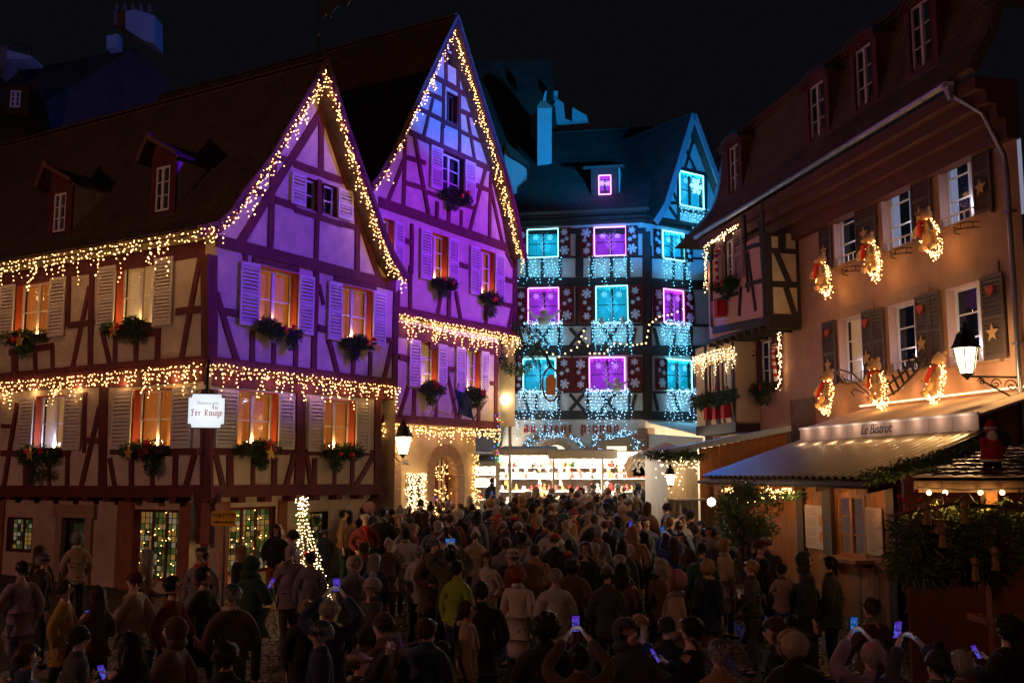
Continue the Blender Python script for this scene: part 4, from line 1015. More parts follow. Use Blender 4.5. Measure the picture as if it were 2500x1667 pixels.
# red shutters with snowflakes
def red_shutter(W, ua, ub, z0, z1, seed):
    sa, sb = W.q(ua, 700)[0], W.q(ub, 700)[0]
    if sb < sa: sa, sb = sb, sa
    sh, V = shutter(W, sa, sb, z0, z1, M_REDSHUT, pitch=.10, board=True)
    rg = random.Random(seed); w = sb - sa; H = z1 - z0
    lay = [(.5, .80, .20), (.62, .56, .09), (.34, .40, .09), (.5, .20, .145)] if seed % 2 else [(.5, .84, .145), (.3, .62, .09), (.66, .54, .09), (.5, .22, .20)]
    if w < .45: lay = [(a, b, c * .8 if c * .8 in FL else .09 if c < .15 else .145) for a, b, c in lay]
    for a, b, r in lay:
        M = T(V.w(sa + w * a, z0 + H * b, .105)) @ frame_of(V.n) @ Matrix.Rotation(rg.uniform(0, 1), 4, 'Z'); put(bpy.data.objects.new('snowflake', FL[r]), M, sh)
kk = 0
for row, (zt, sps) in enumerate((((rl[(0, 0)]), (1266, 1286, 1365, 1394, 1417, 1449, 1530, 1560)), (rl[(1, 0)], (1260, 1287, 1367, 1402, 1414, 1451, 1533, 1569)), (rl[(2, 0)], (1257, 1276, 1358, 1396, 1397, 1436, 1529, 1565)))):
    for i in range(0, len(sps), 2):
        kk += 1; r_ = rl[(row, 0)] if i < 3 else rl[(row, 1)]; red_shutter(L, sps[i], sps[i + 1], r_[1] - .02, r_[3] + .02, kk)
for i, (a, b) in enumerate(((1595, 1613), (1591, 1615), (1593, 1622))): red_shutter(D, a, b, rr[i][1], rr[i][3], i)
for i, (a, b) in enumerate(((1671, 1690), (1668, 1690), (1689, 1702))): red_shutter(D, a, b, rr[i][1], rr[i][3], i + 1)
# ice light curtains under the windows
def curtain(W, r, label, mat, drop, ext=.12, n=.10, box=False, warm=0):
    s0, s1 = r[0] - ext, r[2] + ext; z = r[1] - .04
    g = garland([W.w(s0, z, .14), W.w((s0 + s1) / 2, z - .02, .18), W.w(s1, z, .14)], label, (drop * .6, drop), n, mat, .0165, .13, 2, 9.0, (.12, .62, 1.0), sway=.022, jit=.035, group='ice light curtains under the neon windows', cat='light curtain', name='light_curtain', out=W.n * .25)
    if box:
        cs = []
        for i in range(6): cs.append(sprigs(W.w(s0 + (s1 - s0) * (i + .5) / 6, z + .02, .16), (.16, .12, .12), 70, .1, .012))
        mk('frosted_greenery', many(cs), pbr('frosted_fir', (.18, .30, .30), .8, .4, 12, 0), g, kind='stuff')
        mk('bulb_cluster', many([octa(W.w(rnd.uniform(s0, s1), z + rnd.gauss(0, .07), rnd.uniform(.12, .32)), .018) for i in range(110)]), G_ICE, g, kind='stuff')
    return g
for j in (0, 1):
    cn = ('left', 'middle')[j]
    curtain(L, rl[(0, j)], f'cyan light curtain below the {cn} top storey neon window', G_CYAN, 1.15)
    curtain(L, rl[(1, j)], f'dense ice blue light curtain and frosted box below the {cn} middle storey neon window', G_CYAN, 1.35, .16, .075, True)
    curtain(L, rl[(2, j)], f'long pale light curtain reaching the red lettering, {cn} column', G_ICE, 1.7, .16, .09, True)
curtain(D, rr[0], 'cyan light curtain below the neon window beside the gable', G_CYAN, 1.2); curtain(D, rr[1], 'thick bright ice light curtain right of the corner post', G_CYAN, 1.4, .2, .07, True)
curtain(D, (rr[2][0], rr[2][1], rr[3][2], rr[2][3]), 'wide pale light curtain above the white awning', G_ICE, 1.3, .1, .085, True); curtain(D, rr[4], 'hanging cluster of ice lights below the high gable window', G_CYAN, 1.3, .1, .09)
gs = thing('hanging_snowflake', tuple(D.w((rr[4][0] + rr[4][2]) / 2, rr[4][1], .3)), 'large lit snowflake hanging in front of the high gable window', 'snowflake')
mk('flake', xf(flake(.36), T(D.w((rr[4][0] + rr[4][2]) / 2, (rr[4][1] + rr[4][3]) / 2 + .1, .30)) @ frame_of(D.n)), pbr('bright_flake', (.7, .8, .9), .5, 0, 1, 0, emit=(.5, .85, 1), es=.9, sampling=False), gs)
mk('hanger', tube([D.w((rr[4][0] + rr[4][2]) / 2, rr[4][3] - .0, .30), D.w((rr[4][0] + rr[4][2]) / 2, rr[4][3] + .25, .05)], .008, 4), M_IRON, gs)
# snowmen and penguins on the sills
def figure(name, c, label, s, mats, arms=True):
    t = thing(name, tuple(c), label, 'figurine', 'figurines on the decorated house'); c = Vector(c)
    mk('figurine_body', join(ball(c + Vector((0, 0, .28 * s)), .26 * s, 10, 8), ball(c + Vector((0, 0, .62 * s)), .17 * s, 10, 8)), mats[0], t, smooth=True)
    if arms: mk('arm', tube([c + Vector((-.62, -.05, .72)) * s, c + Vector((-.35, -.05, .45)) * s, c + Vector((0, 0, .42)) * s, c + Vector((.35, -.05, .45)) * s, c + Vector((.62, -.05, .72)) * s], [.05 * s, .07 * s, .09 * s, .07 * s, .05 * s], 6), mats[0], t, smooth=True)
    else: mk('flipper', join(ball(c + Vector((-.22, 0, .3)) * s, .09 * s), ball(c + Vector((.22, 0, .3)) * s, .09 * s)), mats[1], t)
    mk('beak', tube([c + Vector((0, -.12, .62)) * s, c + Vector((0, -.32, .60)) * s], [.04 * s, .005], 5), pbr('carrot', (.6, .2, .03), .6, 0, 1, 0), t)
    mk('eye', join(ball(c + Vector((-.06, -.15, .68)) * s, .022 * s, 5, 4), ball(c + Vector((.06, -.15, .68)) * s, .022 * s, 5, 4)), M_IRON, t)
M_SNOWM = pbr('fleece_white', (.62, .55, .45), .9, .1, 20, .1)
def sillpt(W, r, f, o=.28): return W.w(r[0] + (r[2] - r[0]) * f, r[1] - .12, o)
figure('snowman', sillpt(L, rl[(1, 0)], .45) + Vector((0, 0, -.1)), 'cream snowman with raised arms below the left purple neon window', 1.0, (M_SNOWM, M_IRON))
figure('snowman', sillpt(L, rl[(2, 1)], .22), 'small snowman in the corner of the lower purple neon window', .75, (M_SNOWM, M_IRON))
figure('penguin', sillpt(L, rl[(1, 1)], .80), 'small penguin at the left foot of the cyan neon window in the middle storey', .42, (M_SNOWM, M_IRON), False)
figure('penguin', sillpt(L, rl[(1, 1)], .15), 'small penguin at the right foot of the cyan neon window in the middle storey', .42, (M_SNOWM, M_IRON), False)
# roof dormer with purple frame
Ld = L.shift(-.75)
rd_ = rect_of(Ld, 1462, 1491, 430, 476); c = (rd_[0] + rd_[2]) / 2
dmr = mk('dormer', join(wbox(Ld, rd_[0] - .32, rd_[1] - .3, rd_[0], rd_[3] + .3, -1.2, 0), wbox(Ld, rd_[2], rd_[1] - .3, rd_[2] + .32, rd_[3] + .3, -1.2, 0), wbox(Ld, rd_[0], rd_[3], rd_[2], rd_[3] + .3, -1.2, 0), wbox(Ld, rd_[0], rd_[1] - .3, rd_[2], rd_[1], -1.2, 0)), M_DARKWOOD, H3)
mk('dormer_cheek', wbox(Ld, rd_[0] - .36, rd_[1] - .1, rd_[0] - .32, rd_[3] + .3, -1.4, -.05), M_PLASTER2, dmr)
mk('dormer_roof', hexa([Ld.w(rd_[0] - .55, rd_[3] + .22, .3), Ld.w(rd_[2] + .6, rd_[3] + .22, .3), Ld.w(rd_[2] + .5, rd_[3] + .9, -2.2), Ld.w(rd_[0] - .5, rd_[3] + .9, -2.2)],
                       [Ld.w(rd_[0] - .55, rd_[3] + .34, .3), Ld.w(rd_[2] + .6, rd_[3] + .34, .3), Ld.w(rd_[2] + .5, rd_[3] + 1.05, -2.2), Ld.w(rd_[0] - .5, rd_[3] + 1.05, -2.2)]), M_TILE_B, dmr)
Ld.h = H3
neon_window(Ld, rd_, 'p', 'small purple neon frame in the roof dormer', twig=False)
# ground floor of the decorated house
M_SIGNRED = pbr('sign_red', (0.35, .03, .03), .6, 0.1, 9, 0)
zs_ = L.q(1400, 1055)[1]; sA = L.q(1278, 1050)[0]; sZ = L.q(1516, 1050)[0]
hgt = 17 / 2518 * 39.3
wtot = sum(GLY[c_][0] + .12 for c_ in 'au vieux pignon') * hgt
tr = .12 + ((sA - sZ) - wtot) / hgt / 15
blackletter('au vieux pignon', L, sA, zs_, hgt, M_SIGNRED, H3, .0, .05, tr)
M_SAND = pbr('pale_sandstone', (.42, .30, .18), .85, .2, 5, .2)
stone_arch(L, arc, .22, 9, M_SAND); mk('door_lintel', wbox(L, dor[0] - .25, dor[3], dor[2] + .25, dor[3] + .3, -.1, .06), M_SAND, H3)
for s in (dor[0] - .25, dor[2]): mk('door_jamb', wbox(L, s, .5, s + .25, dor[3], -.1, .05), M_SAND, H3)
G_SHOP = glow('bright_shop_interior', (1.0, .86, .66), 1.3, True)
for r_ in (arc, dor): mk('shop_interior', wbox(L, r_[0], r_[1], r_[2], r_[3], -.55, -.5), G_SHOP, H3)
for i in range(9):
    z = 4.4 - i * .42; w = .42 if i % 2 else .30
    mk('quoin', wbox(L, -.02, z - .40, w, z, -.1, .05), M_STONE, H3); mk('quoin', wbox(D, 0.05, z - .40, .72 - w, z, -.1, .045), M_STONE, H3)
def frosted_arch(W, pts, label, n=150):
    t = thing('frosted_garland', tuple(W.u(*pts[len(pts) // 2], .15)), label, 'garland')
    P = [W.u(*p, .14) for p in pts]; cs, bs = [], []
    for i in range(len(P) - 1):
        m = max(2, int((P[i + 1] - P[i]).length / .12))
        for k in range(m):
            q = P[i].lerp(P[i + 1], k / m); cs.append(sprigs(q, (.13, .1, .11), 26, .1, .013)); bs += [octa(q + Vector((rnd.gauss(0, .08), -.1, rnd.gauss(0, .08))), .019) for _ in range(5)]
    mk('frosted_greenery', many(cs), MATS['frosted_fir'], t, kind='stuff'); mk('bulbs', many(bs), G_ICE, t, kind='stuff')
    for f in (0, .33, .66, .99):
        q = P[min(len(P) - 1, int(f * len(P)))]; mk('bauble', ball(q + Vector((0, -.2, 0)), .10, 8, 6), pbr('copper_bauble', (.55, .2, .08), .3, 0, 1, 0), t, smooth=True)
def zc(x, y): return 1200 + x / 4.704, 1000 + y / 4.704
frosted_arch(L, [zc(*p) for p in ((390, 425), (440, 370), (520, 320), (620, 295), (750, 290), (870, 300), (960, 340), (1050, 410), (1095, 440))], 'frosted light garland curving over the shop arch below the red lettering')
frosted_arch(L, [zc(*p) for p in ((1195, 440), (1190, 340), (1250, 310), (1400, 295), (1560, 280), (1650, 310), (1665, 420), (1665, 500))], 'frosted light garland framing the shop door by the corner')

# ================================================================ buildings behind
def block(name, label, verts_lo, verts_hi, mat, cat='house'):
    t = thing(name, tuple(Vector(verts_lo[0])), label, cat); return t
BH = thing('rear_house', (-.6, 48, .75), 'dark roofed house behind the second gable with pale dormer walls and tall chimney', 'house')
p0, p1 = at(1150, 155, 50), at(1345, 148, 50)
mk('roof', hexa([p0 + Vector((-2, -8, -11)), p1 + Vector((.3, -8, -11)), p1 + Vector((.3, 6, -11)), p0 + Vector((-2, 6, -11))], [p0 + Vector((-1, -.1, 0)), p1 + Vector((0, -.1, 0)), p1 + Vector((0, .1, 0)), p0 + Vector((-1, .1, 0))]), M_TILE, BH)
mk('wall', box((p0.x - 2, 43, .5), (p1.x + .3, 55, p0.z - 11)), M_PLASTER2, BH)
def slabpx(name, pts, Y, depth, mat, parent):
    P = [at(u, v, Y) for u, v in pts]; return mk(name, hexa(P, [p + Vector((0, depth, 0)) for p in P]), mat, parent)
M_RENDER = pbr('grey_render', (.46, .45, .43), .9, .12, 3, .1)
slabpx('gable_wall', [(1232, 345), (1244, 378), (1285, 412), (1287, 425), (1262, 455), (1262, 500), (1248, 525), (1232, 525)][::-1], 40.9, 1.2, M_RENDER, BH)
slabpx('dormer_roof', [(1230, 342), (1236, 346), (1294, 400), (1288, 405), (1244, 380)][::-1], 40.6, 1.8, M_TILE_B, BH)
slabpx('dormer_wall', [(1296, 345), (1296, 285), (1313, 268), (1330, 345)][::-1], 45, 1.5, M_RENDER, BH)
slabpx('gable_wall', [(1352, 332), (1350, 262), (1358, 240), (1376, 252), (1380, 290), (1397, 297), (1397, 262), (1432, 282), (1446, 330)][::-1], 47.5, 1.0, M_RENDER, BH)
slabpx('chimney', [(1312, 455), (1312, 262), (1347, 262), (1347, 402), (1330, 420), (1328, 455)][::-1], 42.6, .8, M_RENDER, BH)
slabpx('chimney_cap', [(1310, 262), (1318, 248), (1330, 246), (1350, 262)][::-1], 42.5, 1.0, M_STONE, BH)
slabpx('chimney', [(1325, 246), (1331, 222), (1335, 222), (1333, 246)][::-1], 44, .5, M_RENDER, BH)
slabpx('chimney', [(1352, 236), (1352, 222), (1362, 222), (1362, 236)][::-1], 46, .5, M_RENDER, BH)
an = thing('antenna', tuple(at(1540, 312, 46)), 'thin television antenna above the ridge of the decorated house', 'antenna')
ap = at(1540, 318, 46)
mk('boom', join(tube([ap + Vector((0, 0, -1.0)), ap + Vector((0, 0, .6))], .02, 4), tube([ap + Vector((-.8, 0, .25)), ap + Vector((.1, 0, .0))], .015, 4), *[tube([ap + Vector((-.7 + i * .2, -.3, .22 - i * .05)), ap + Vector((-.7 + i * .2, .3, .22 - i * .05))], .01, 4) for i in range(5)]), M_ZINC, an)
TH = thing('tall_house', tuple(at(300, 300, 48)), 'unlit tall house behind the corner house roof, two chimneys dimly lit teal', 'house')
q0, q1 = at(-120, 175, 50), at(640, 120, 54)
mk('roof', hexa([q0 + Vector((0, -6, -9)), q1 + Vector((4, -6, -12)), q1 + Vector((4, 5, -12)), q0 + Vector((0, 5, -9))], [q0 + Vector((0, -.1, -.8)), at(330, 118, 50) + Vector((0, -.1, 0)), at(330, 118, 50) + Vector((0, .1, 0)), q0 + Vector((0, .1, -.8))]), M_TILE, TH)
slabpx('chimney', [(306, 28), (330, 23), (377, 38), (377, 108), (345, 96), (306, 70)][::-1], 47, 1.2, M_RENDER, TH)
slabpx('chimney', [(260, 119), (260, 88), (287, 82), (287, 115)][::-1], 46.5, .6, M_RENDER, TH)
slabpx('chimney', [(277, 60), (277, 28), (304, 25), (304, 66)][::-1], 47.5, .8, M_STONE, TH)
slabpx('chimney', [(-10, 180), (-10, 115), (17, 112), (17, 160)][::-1], 46, 1.0, M_STONE, TH)
slabpx('chimney', [(17, 144), (17, 122), (78, 138), (78, 142), (50, 145)][::-1], 46, 1.2, M_RENDER, TH)
for i in range(5): slabpx('railing_post', [(22 + i * 13, 123 + i * 3), (22 + i * 13, 98 + i * 4), (24 + i * 13, 98 + i * 4), (24 + i * 13, 123 + i * 3)][::-1], 46, .06, M_ZINC, TH)
slabpx('railing', [(18, 100), (18, 97), (80, 116), (80, 119)][::-1], 45.9, .05, M_ZINC, TH)
for i in range(5): slabpx('chimney_pot', [(280 + i * 20, 26 + i), (281 + i * 20, 10), (287 + i * 20, 10), (288 + i * 20, 27 + i)][::-1], 47.3, .3, M_STONE, TH)
wt = Wall(TH, (at(38, 240, 43.5).x, 43.5), (1, 0.05))
rt = rect_of(wt, 27, 51, 222, 262)
mk('dormer', wbox(wt, rt[0] - .3, rt[1] - .3, rt[2] + .3, rt[3] + .3, -3, -.12), M_TILE, TH)
window(wt, *rt, 2, 3, rec=.02, back=M_DIM, reveal=M_WHITE, frame=pbr('glowing_mauve_paint', (.5, .45, .6), .6, .1, 9, 0, emit=(.25, .2, .6), es=.06, sampling=False), backo=.02)  # faint violet glow put into the frame paint
lamp('flood_and_fill_lamp', 'SPOT', (9.0, 26, 14), 500, (0.0, .45, .38), .1, (-17.5, 46, 22.2), 12, .5)
# ================================================================ orange bistro house (right)
H4 = thing('bistro_house', (9.5, 21.5, 0), 'orange rendered house with dark louvred shutters, wide eaves and a half-timbered bay', 'house')
E_ = Wall(H4, (13.71 - .197 * 20, 20.0), (-.197, 1.0))
M_ORANGE = pbr('orange_render', (.37, .215, .145), .9, .26, 2.2, .45)
M_BROWNSH = pbr('brown_shutter_paint', (.085, .06, .05), .6, .2, 14, .1)
M_SOFFIT = pbr('red_brown_soffit', (.10, .034, .02), .7, .25, 6, .15)
M_PINKREV = pbr('pale_pink_reveal', (.55, .38, .33), .85, .1, 8, .1)
def rect2(W, u0, u1, top, bot):
    a, b = W.q(u0, top[1])[0], W.q(u1, top[1])[0]
    return min(a, b), W.q(*bot)[1], max(a, b), W.q(*top)[1]
wr = {1: rect2(E_, 2034, 2128, (2034, 499), (2090, 634)), 2: rect2(E_, 2151, 2264, (2151, 447), (2233, 590)), 3: rect2(E_, 2289, 2414, (2289, 379), (2391, 526)),
      4: rect2(E_, 2047, 2130, (2047, 782), (2113, 927)), 5: rect2(E_, 2169, 2266, (2169, 749), (2246, 899)), 6: rect2(E_, 2310, 2434, (2310, 708), (2409, 880)),
      7: rect2(E_, 1855, 1890, (1860, 834), (1882, 940))}
s_end = 15.2; zcor = 9.25
mk('wall', wall_geo(E_, -.62, s_end, -.5, zcor + .3, list(wr.values())), M_ORANGE, H4)
GUT = E_.shift(.92)
gz = (GUT.q(2300, 225)[1] + GUT.q(1760, 532)[1] + GUT.q(2000, 394)[1]) / 3
sG = GUT.q(2325, 300)[0]; sGf = GUT.q(1707, 562)[0] + .3
print('gutter z', gz, sG, sGf, [tuple(round(x, 2) for x in v) for v in wr.values()])
nst = 4
for i in range(nst):
    f0, f1 = i / nst, (i + 1) / nst
    mk('cornice_board', wbox(E_, -.62, zcor + (gz - .15 - zcor) * f0 ** .8, sGf, zcor + (gz - .15 - zcor) * f1 ** .8 + .02, -.1, .06 + .78 * f1 ** 1.2), M_SOFFIT, H4)
def half_pipe(pts, r, n=7):
    V, F = [], []
    d = (Vector(pts[-1]) - Vector(pts[0])).normalized(); side = d.cross(Vector((0, 0, 1))).normalized()
    for p in pts:
        for k in range(n):
            t = math.pi * k / (n - 1); V.append(Vector(p) + side * math.cos(t) * r - Vector((0, 0, 1)) * math.sin(t) * r)
    for i in range(len(pts) - 1):
        for k in range(n - 1): F.append((i * n + k, i * n + k + 1, (i + 1) * n + k + 1, (i + 1) * n + k))
    return V, F
L_g = sGf - sG; ns = int(L_g / .85)
gut = mk('gutter', half_pipe([GUT.w(sG, gz, 0), GUT.w(sGf, gz, 0)], .10), M_ZINC, H4, smooth=True)
for i in range(ns + 1):
    s = sG + i * L_g / ns; mk('gutter_clip', half_pipe([GUT.w(s, gz, 0), GUT.w(s + .035, gz, 0)], .112), M_ZINC, gut)
# drain pipe
dp = [GUT.w(sG + .05, gz - .05, 0), GUT.w(sG - .02, gz - .30, -.05), GUT.w(sG - .35, gz - .75, -.45), E_.w(-.40, 8.95, .13), E_.w(-.42, 8.6, .11), E_.w(-.42, 6, .11), E_.w(-.42, .2, .11)]
pipe = mk('drain_pipe', tube(dp, .055, 8), M_ZINC, H4, smooth=True)
mk('hopper', lathe([(.06, -.25), (.16, 0), (.17, .08)], 8, GUT.w(sG + .02, gz - .12, -.02)), M_ZINC, pipe)
for z in (7.8, 5.2, 3.0): mk('pipe_clip', join(wbox(E_, -.50, z, -.34, z + .04, 0, .175)), M_ZINC, pipe)
# mansard roof with dormers
zm_ = 13.62
mp = [E_.w(-.62, z, o) for o, z in ((-.12, zm_), (.08, 12.6), (.38, 11.5), (.92, gz + .04))]
slope(H4, mp, None, E_.d, 14.6, M_TILE, .19, .19, 200, th=.15)
hA = [E_.w(13.98, z, o) for o, z in ((-.12, zm_), (.08, 12.6), (.38, 11.5), (.92, gz + .04))]; hB = [E_.w(13.98 + e_, z, o) for (o, z), e_ in zip(((-.12, zm_), (-.1, 12.6), (.0, 11.5), (.92, gz + .04)), (0, .5, 1.0, 2.1))]
mk('hip_roof', (hA + hB + [E_.w(13.98, zm_, -3), E_.w(16.0, gz, -3)], [(0, 1, 5), (1, 2, 6, 5), (2, 3, 7, 6), (0, 5, 8), (5, 6, 9, 8), (6, 7, 9)]), M_TILE, H4)
up = [E_.w(-.62, z, o) for o, z in ((-4.6, 16.9), (.0, zm_ + .05))]
slope(H4, up, None, E_.d, 13.6, M_TILE, .22, .25, 0, th=.12, tiles=False)
for o, z in ((.02, zm_ - .16), (.10, zm_ - .05)): mk('curb_moulding', wbox(E_, -.62, z, 14.0, z + .10, -.9, o), M_SOFFIT, H4)
for i in range(17): mk('ridge_tile', wbox(E_, i * .75 - .6, 16.88, i * .75 - .2, 17.0, -4.75, -4.5), M_RIDGE, H4)
EW = E_.shift(.42)
for u0, u1, (ut, vt), (ub, vb_) in ((2220, 2270, (2228, 30), (2228, 180)), (2086, 2127, (2090, 137), (2095, 270)), (1973, 2011, (1980, 222), (1985, 345)), (1780, 1802, (1783, 376), (1790, 470))):
    a, b = EW.q(u0, vt)[0], EW.q(u1, vt)[0]; z1 = EW.q(ut, vt)[1]; z0 = EW.q(ub, vb_)[1]
    z0 = max(z0, 11.2); z1 = min(max(z1, z0 + 1.5), zm_ - .30)
    s0, s1 = min(a, b), max(a, b); s1 = max(s1, s0 + .78); c = (s0 + s1) / 2
    dmr_ = mk('dormer', join(wbox(EW, s0 - .22, z0 - .18, s0, z1 + .05, -1.0, 0), wbox(EW, s1, z0 - .18, s1 + .22, z1 + .05, -1.0, 0), wbox(EW, s0, z0 - .18, s1, z0, -1.0, 0)), M_OXBLOOD, H4)
    hw = (s1 - s0) / 2 + .22
    for j, (gro, oo) in enumerate(((.0, .02), (.07, .08), (.14, .14))):
        arcp = [(c + (hw + gro) * math.cos(t), z1 + .02 + gro * .7 + (.30) * math.sin(t)) for t in [math.pi * i / 8 for i in range(9)]]
        arci = [(c + (hw + gro - .08) * math.cos(t), z1 - .03 + gro * .7 + .24 * math.sin(t)) for t in [math.pi * i / 8 for i in range(9)]]
        mk('dormer_moulding', join(*[wpoly(EW, [arci[i], arcp[i], arcp[i + 1], arci[i + 1]], -1.1, oo) for i in range(8)]), M_OXBLOOD if j < 2 else M_ZINC, dmr_)
    mk('dormer_front', wpoly(EW, [(c + hw * math.cos(t), z1 + .02 + .26 * math.sin(t)) for t in [math.pi * i / 8 for i in range(9)]], -1.0, -.02), M_OXBLOOD, dmr_)
    fr = window(EW, s0, z0, s1, z1 + .02, 2, 3, rec=.10, back=M_DIM, reveal=M_OXBLOOD, frame=pbr('dim_pink_frame', (.55, .45, .47), .6, .06, 20, 0))
    mk('apron', wbox(EW, s0 - .26, z0 - .34, s1 + .26, z0 - .19, -.1, .08), M_ZINC, dmr_)
# windows and shutters
M_ROOMB = pbr('blue_grey_room', (.25, .26, .34), .6, .75, 2.2, 0, emit=(.42, .44, .62), es=.42, sampling=False)
for k in range(1, 7):
    window(E_, *wr[k], 2, 3, rec=.24, frame=M_WHITE, reveal=M_PINKREV, back=(M_CURTB if k == 4 else M_ROOMB), fw=.06, sill=M_STONE, backo=.5 if k != 4 else .12)
    s0, z0, s1, z1 = wr[k]
    mk('balcony_rail', join(wbox(E_, s0, z0 + .22, s1, z0 + .25, -.06, -.03), wbox(E_, s0, z0 + .03, s1, z0 + .055, -.06, -.03), *[wbox(E_, s0 + (s1 - s0) * (i + .5) / 8 - .012, z0 + .05, s0 + (s1 - s0) * (i + .5) / 8 + .012, z0 + .22, -.055, -.035) for i in range(8)]), M_WHITE, H4)
    lamp('sill_lamp', 'POINT', tuple(E_.w((s0 + s1) / 2 + .1, z0 + .35, -.10)), 5.5, (.95, .82, 1.0), .05)
    if k > 3: mk('lintel', wbox(E_, s0 - .12, z1 + .01, s1 + .14, z1 + .28, -.05, .035), M_STONE, H4)
def heart_geo(W, s, z, r, o):
    P = []
    for i in range(20):
        t = 2 * math.pi * i / 20; P.append((s + r * math.sin(t) ** 3, z + r * (.81 * math.cos(t) - .31 * math.cos(2 * t) - .12 * math.cos(3 * t) - .06 * math.cos(4 * t))))
    return wpoly(W, P, o, o + .03)
def deco_shutter(u0, u1, k, heart=True, star=True):
    r = wr[k]; vm = 600 if k < 4 else 850
    a, b = E_.q(u0, vm)[0], E_.q(u1, vm)[0]
    sh, V = shutter(E_, min(a, b), max(a, b), r[1] - .02, r[3] + .03, M_BROWNSH, pitch=.085, board=True)
    c = (a + b) / 2
    if heart: mk('red_heart', heart_geo(V, c, r[3] - .28, .125, .11), pbr('heart_red', (.42, .05, .03), .6, .1, 9, 0), sh)
    if star: mk('gold_star', star_geo(V.w(c, r[1] + .52, .12), .19, V.d, V.n, .02), pbr('straw_star', (.42, .26, .12), .7, .2, 20, .1), sh)
for a in ((2006, 2033, 1), (2096, 2146, 1), (2236, 2284, 2), (2392, 2437, 3), (2015, 2045, 4), (2113, 2136, 4), (2246, 2277, 5), (2410, 2466, 6)): deco_shutter(*a)
deco_shutter(2137, 2165, 5, False, False); deco_shutter(2279, 2307, 6, False, False)
# window with candy canes below the bay
window(E_, *wr[7], 2, 3, rec=.12, frame=M_WHITE, reveal=M_OXBLOOD, back=M_DIM)
r7 = wr[7]
shutter(E_, r7[0] - .55, r7[0] - .02, r7[1] - .1, r7[3] + .05, M_OXBLOOD); shutter(E_, r7[2] + .02, r7[2] + .55, r7[1] - .1, r7[3] + .05, M_OXBLOOD)
M_CANE = pbr('candy_white', (.65, .55, .52), .5, 0, 1, 0)
def candy_cane(W, s, z, h, lean, label, o=.2):
    t = thing('candy_cane', tuple(W.w(s, z, o)), label, 'candy cane', 'candy canes on the orange house')
    P = [(0, 0), (lean * .4, h * .4), (lean * .8, h * .75)]; r = h * .11
    cx_, cz = lean * .8 - r * (1 if lean < 0 else -1) * -1, h * .78
    P += [(lean * .8 + (r - r * math.cos(a)) * (-1), h * .78 + r * math.sin(a) * 1.3) for a in [math.pi * i / 5 for i in range(1, 6)]]
    Q = []
    for i in range(len(P) - 1):
        m = 4 if i < 2 else 2
        for j in range(m): Q.append(Vector((P[i][0] + (P[i + 1][0] - P[i][0]) * j / m, P[i][1] + (P[i + 1][1] - P[i][1]) * j / m)))
    Q.append(Vector(P[-1])); pts = [W.w(s + q[0], z + q[1], o) for q in Q]
    for i in range(len(pts) - 1): mk('stripe', tube(pts[i:i + 2], .055, 6), M_REDCLOTH if i % 2 else M_CANE, t)
    return t
candy_cane(E_, r7[2] + .22, r7[1] + .05, 1.15, .12, 'candy cane on the shutter left of the window below the timbered bay')
candy_cane(E_, r7[0] - .45, r7[1] + .05, 1.15, .16, 'candy cane on the shutter right of the window below the timbered bay')
window_box(E_, r7[0] - .2, r7[2] + .3, r7[1] - .02, 'evergreen window box with red parcel below the window with the candy canes', 0, red=2, droop=.5)
mk('red_gift', wbox(E_, r7[2] + .28, r7[1] - .25, r7[2] + .48, r7[1] + .15, .2, .4), M_REDCLOTH, bpy.data.objects[[o.name for o in col.objects if o.name.startswith('window_box')][-1]])
garland([E_.w(r7[2] + .72, r7[1] - .1, .16), E_.w(r7[2] + .70, r7[3] + .1, .18), E_.w(r7[2] + .5, r7[3] + .22, .2), E_.w(r7[0] - .4, r7[3] + .30, .2), E_.w(r7[0] - .72, r7[3] + .35, .2), E_.w(r7[0] - .75, r7[1] + .6, .2), E_.w(r7[0] - .62, r7[1] - .1, .2)],
        'white fairy lights outlining the window with the candy canes', (.05, .16), .05, G_WHITE, lights=5, lw=1.6, lcol=(1, .66, .3), sway=.03)
# ---- the half-timbered bay
so = E_.q(1953, 650)[0]; OF = E_.shift(1.0); sf = OF.q(1870, 650)[0]; sl_ = OF.q(1728, 650)[0]
zb0 = OF.q(1873, 789)[1]; zt0 = zcor + .2
print('bay', so, sf, sl_, zb0)
so = sf
OS = Wall(H4, (E_.w(so, 0).x, E_.w(so, 0).y), (E_.n.x, E_.n.y)); OS.n = -E_.d.copy()
wo = rect2(OF, 1770, 1796, (1775, 588), (1790, 690))
mk('bay_wall', wall_geo(OF, sf, sl_, zb0, zt0, [wo]), pbr('rose_plaster', (.52, .30, .26), .9, .12, 5, .12), H4)
mk('bay_wall', hexa([OS.w(0, zb0, 0), OS.w(1.0, zb0, 0), OS.w(1.0, zb0, -.06), OS.w(0, zb0, -.06)], [OS.w(0, zt0, 0), OS.w(1.0, zt0, 0), OS.w(1.0, zt0, -.06), OS.w(0, zt0, -.06)]), M_PLASTER, H4)
mk('bay_floor', hexa([E_.w(sf, zb0 - .02, 0), E_.w(sl_, zb0 - .02, 0), E_.w(sl_, zb0 - .02, 1.05), E_.w(sf, zb0 - .02, 1.05)][::1], [E_.w(sf, zb0 + .05, 0), E_.w(sl_, zb0 + .05, 0), E_.w(sl_, zb0 + .05, 1.05), E_.w(sf, zb0 + .05, 1.05)]), M_DARKWOOD, H4)
for i in range(9): s = sf + (sl_ - sf) * i / 8; mk('joist_end', wbox(E_, s, zb0 - .16, s + .12, zb0 - .03, 0, .98), M_DARKWOOD, H4)
M_BAYWOOD = M_DARKWOOD
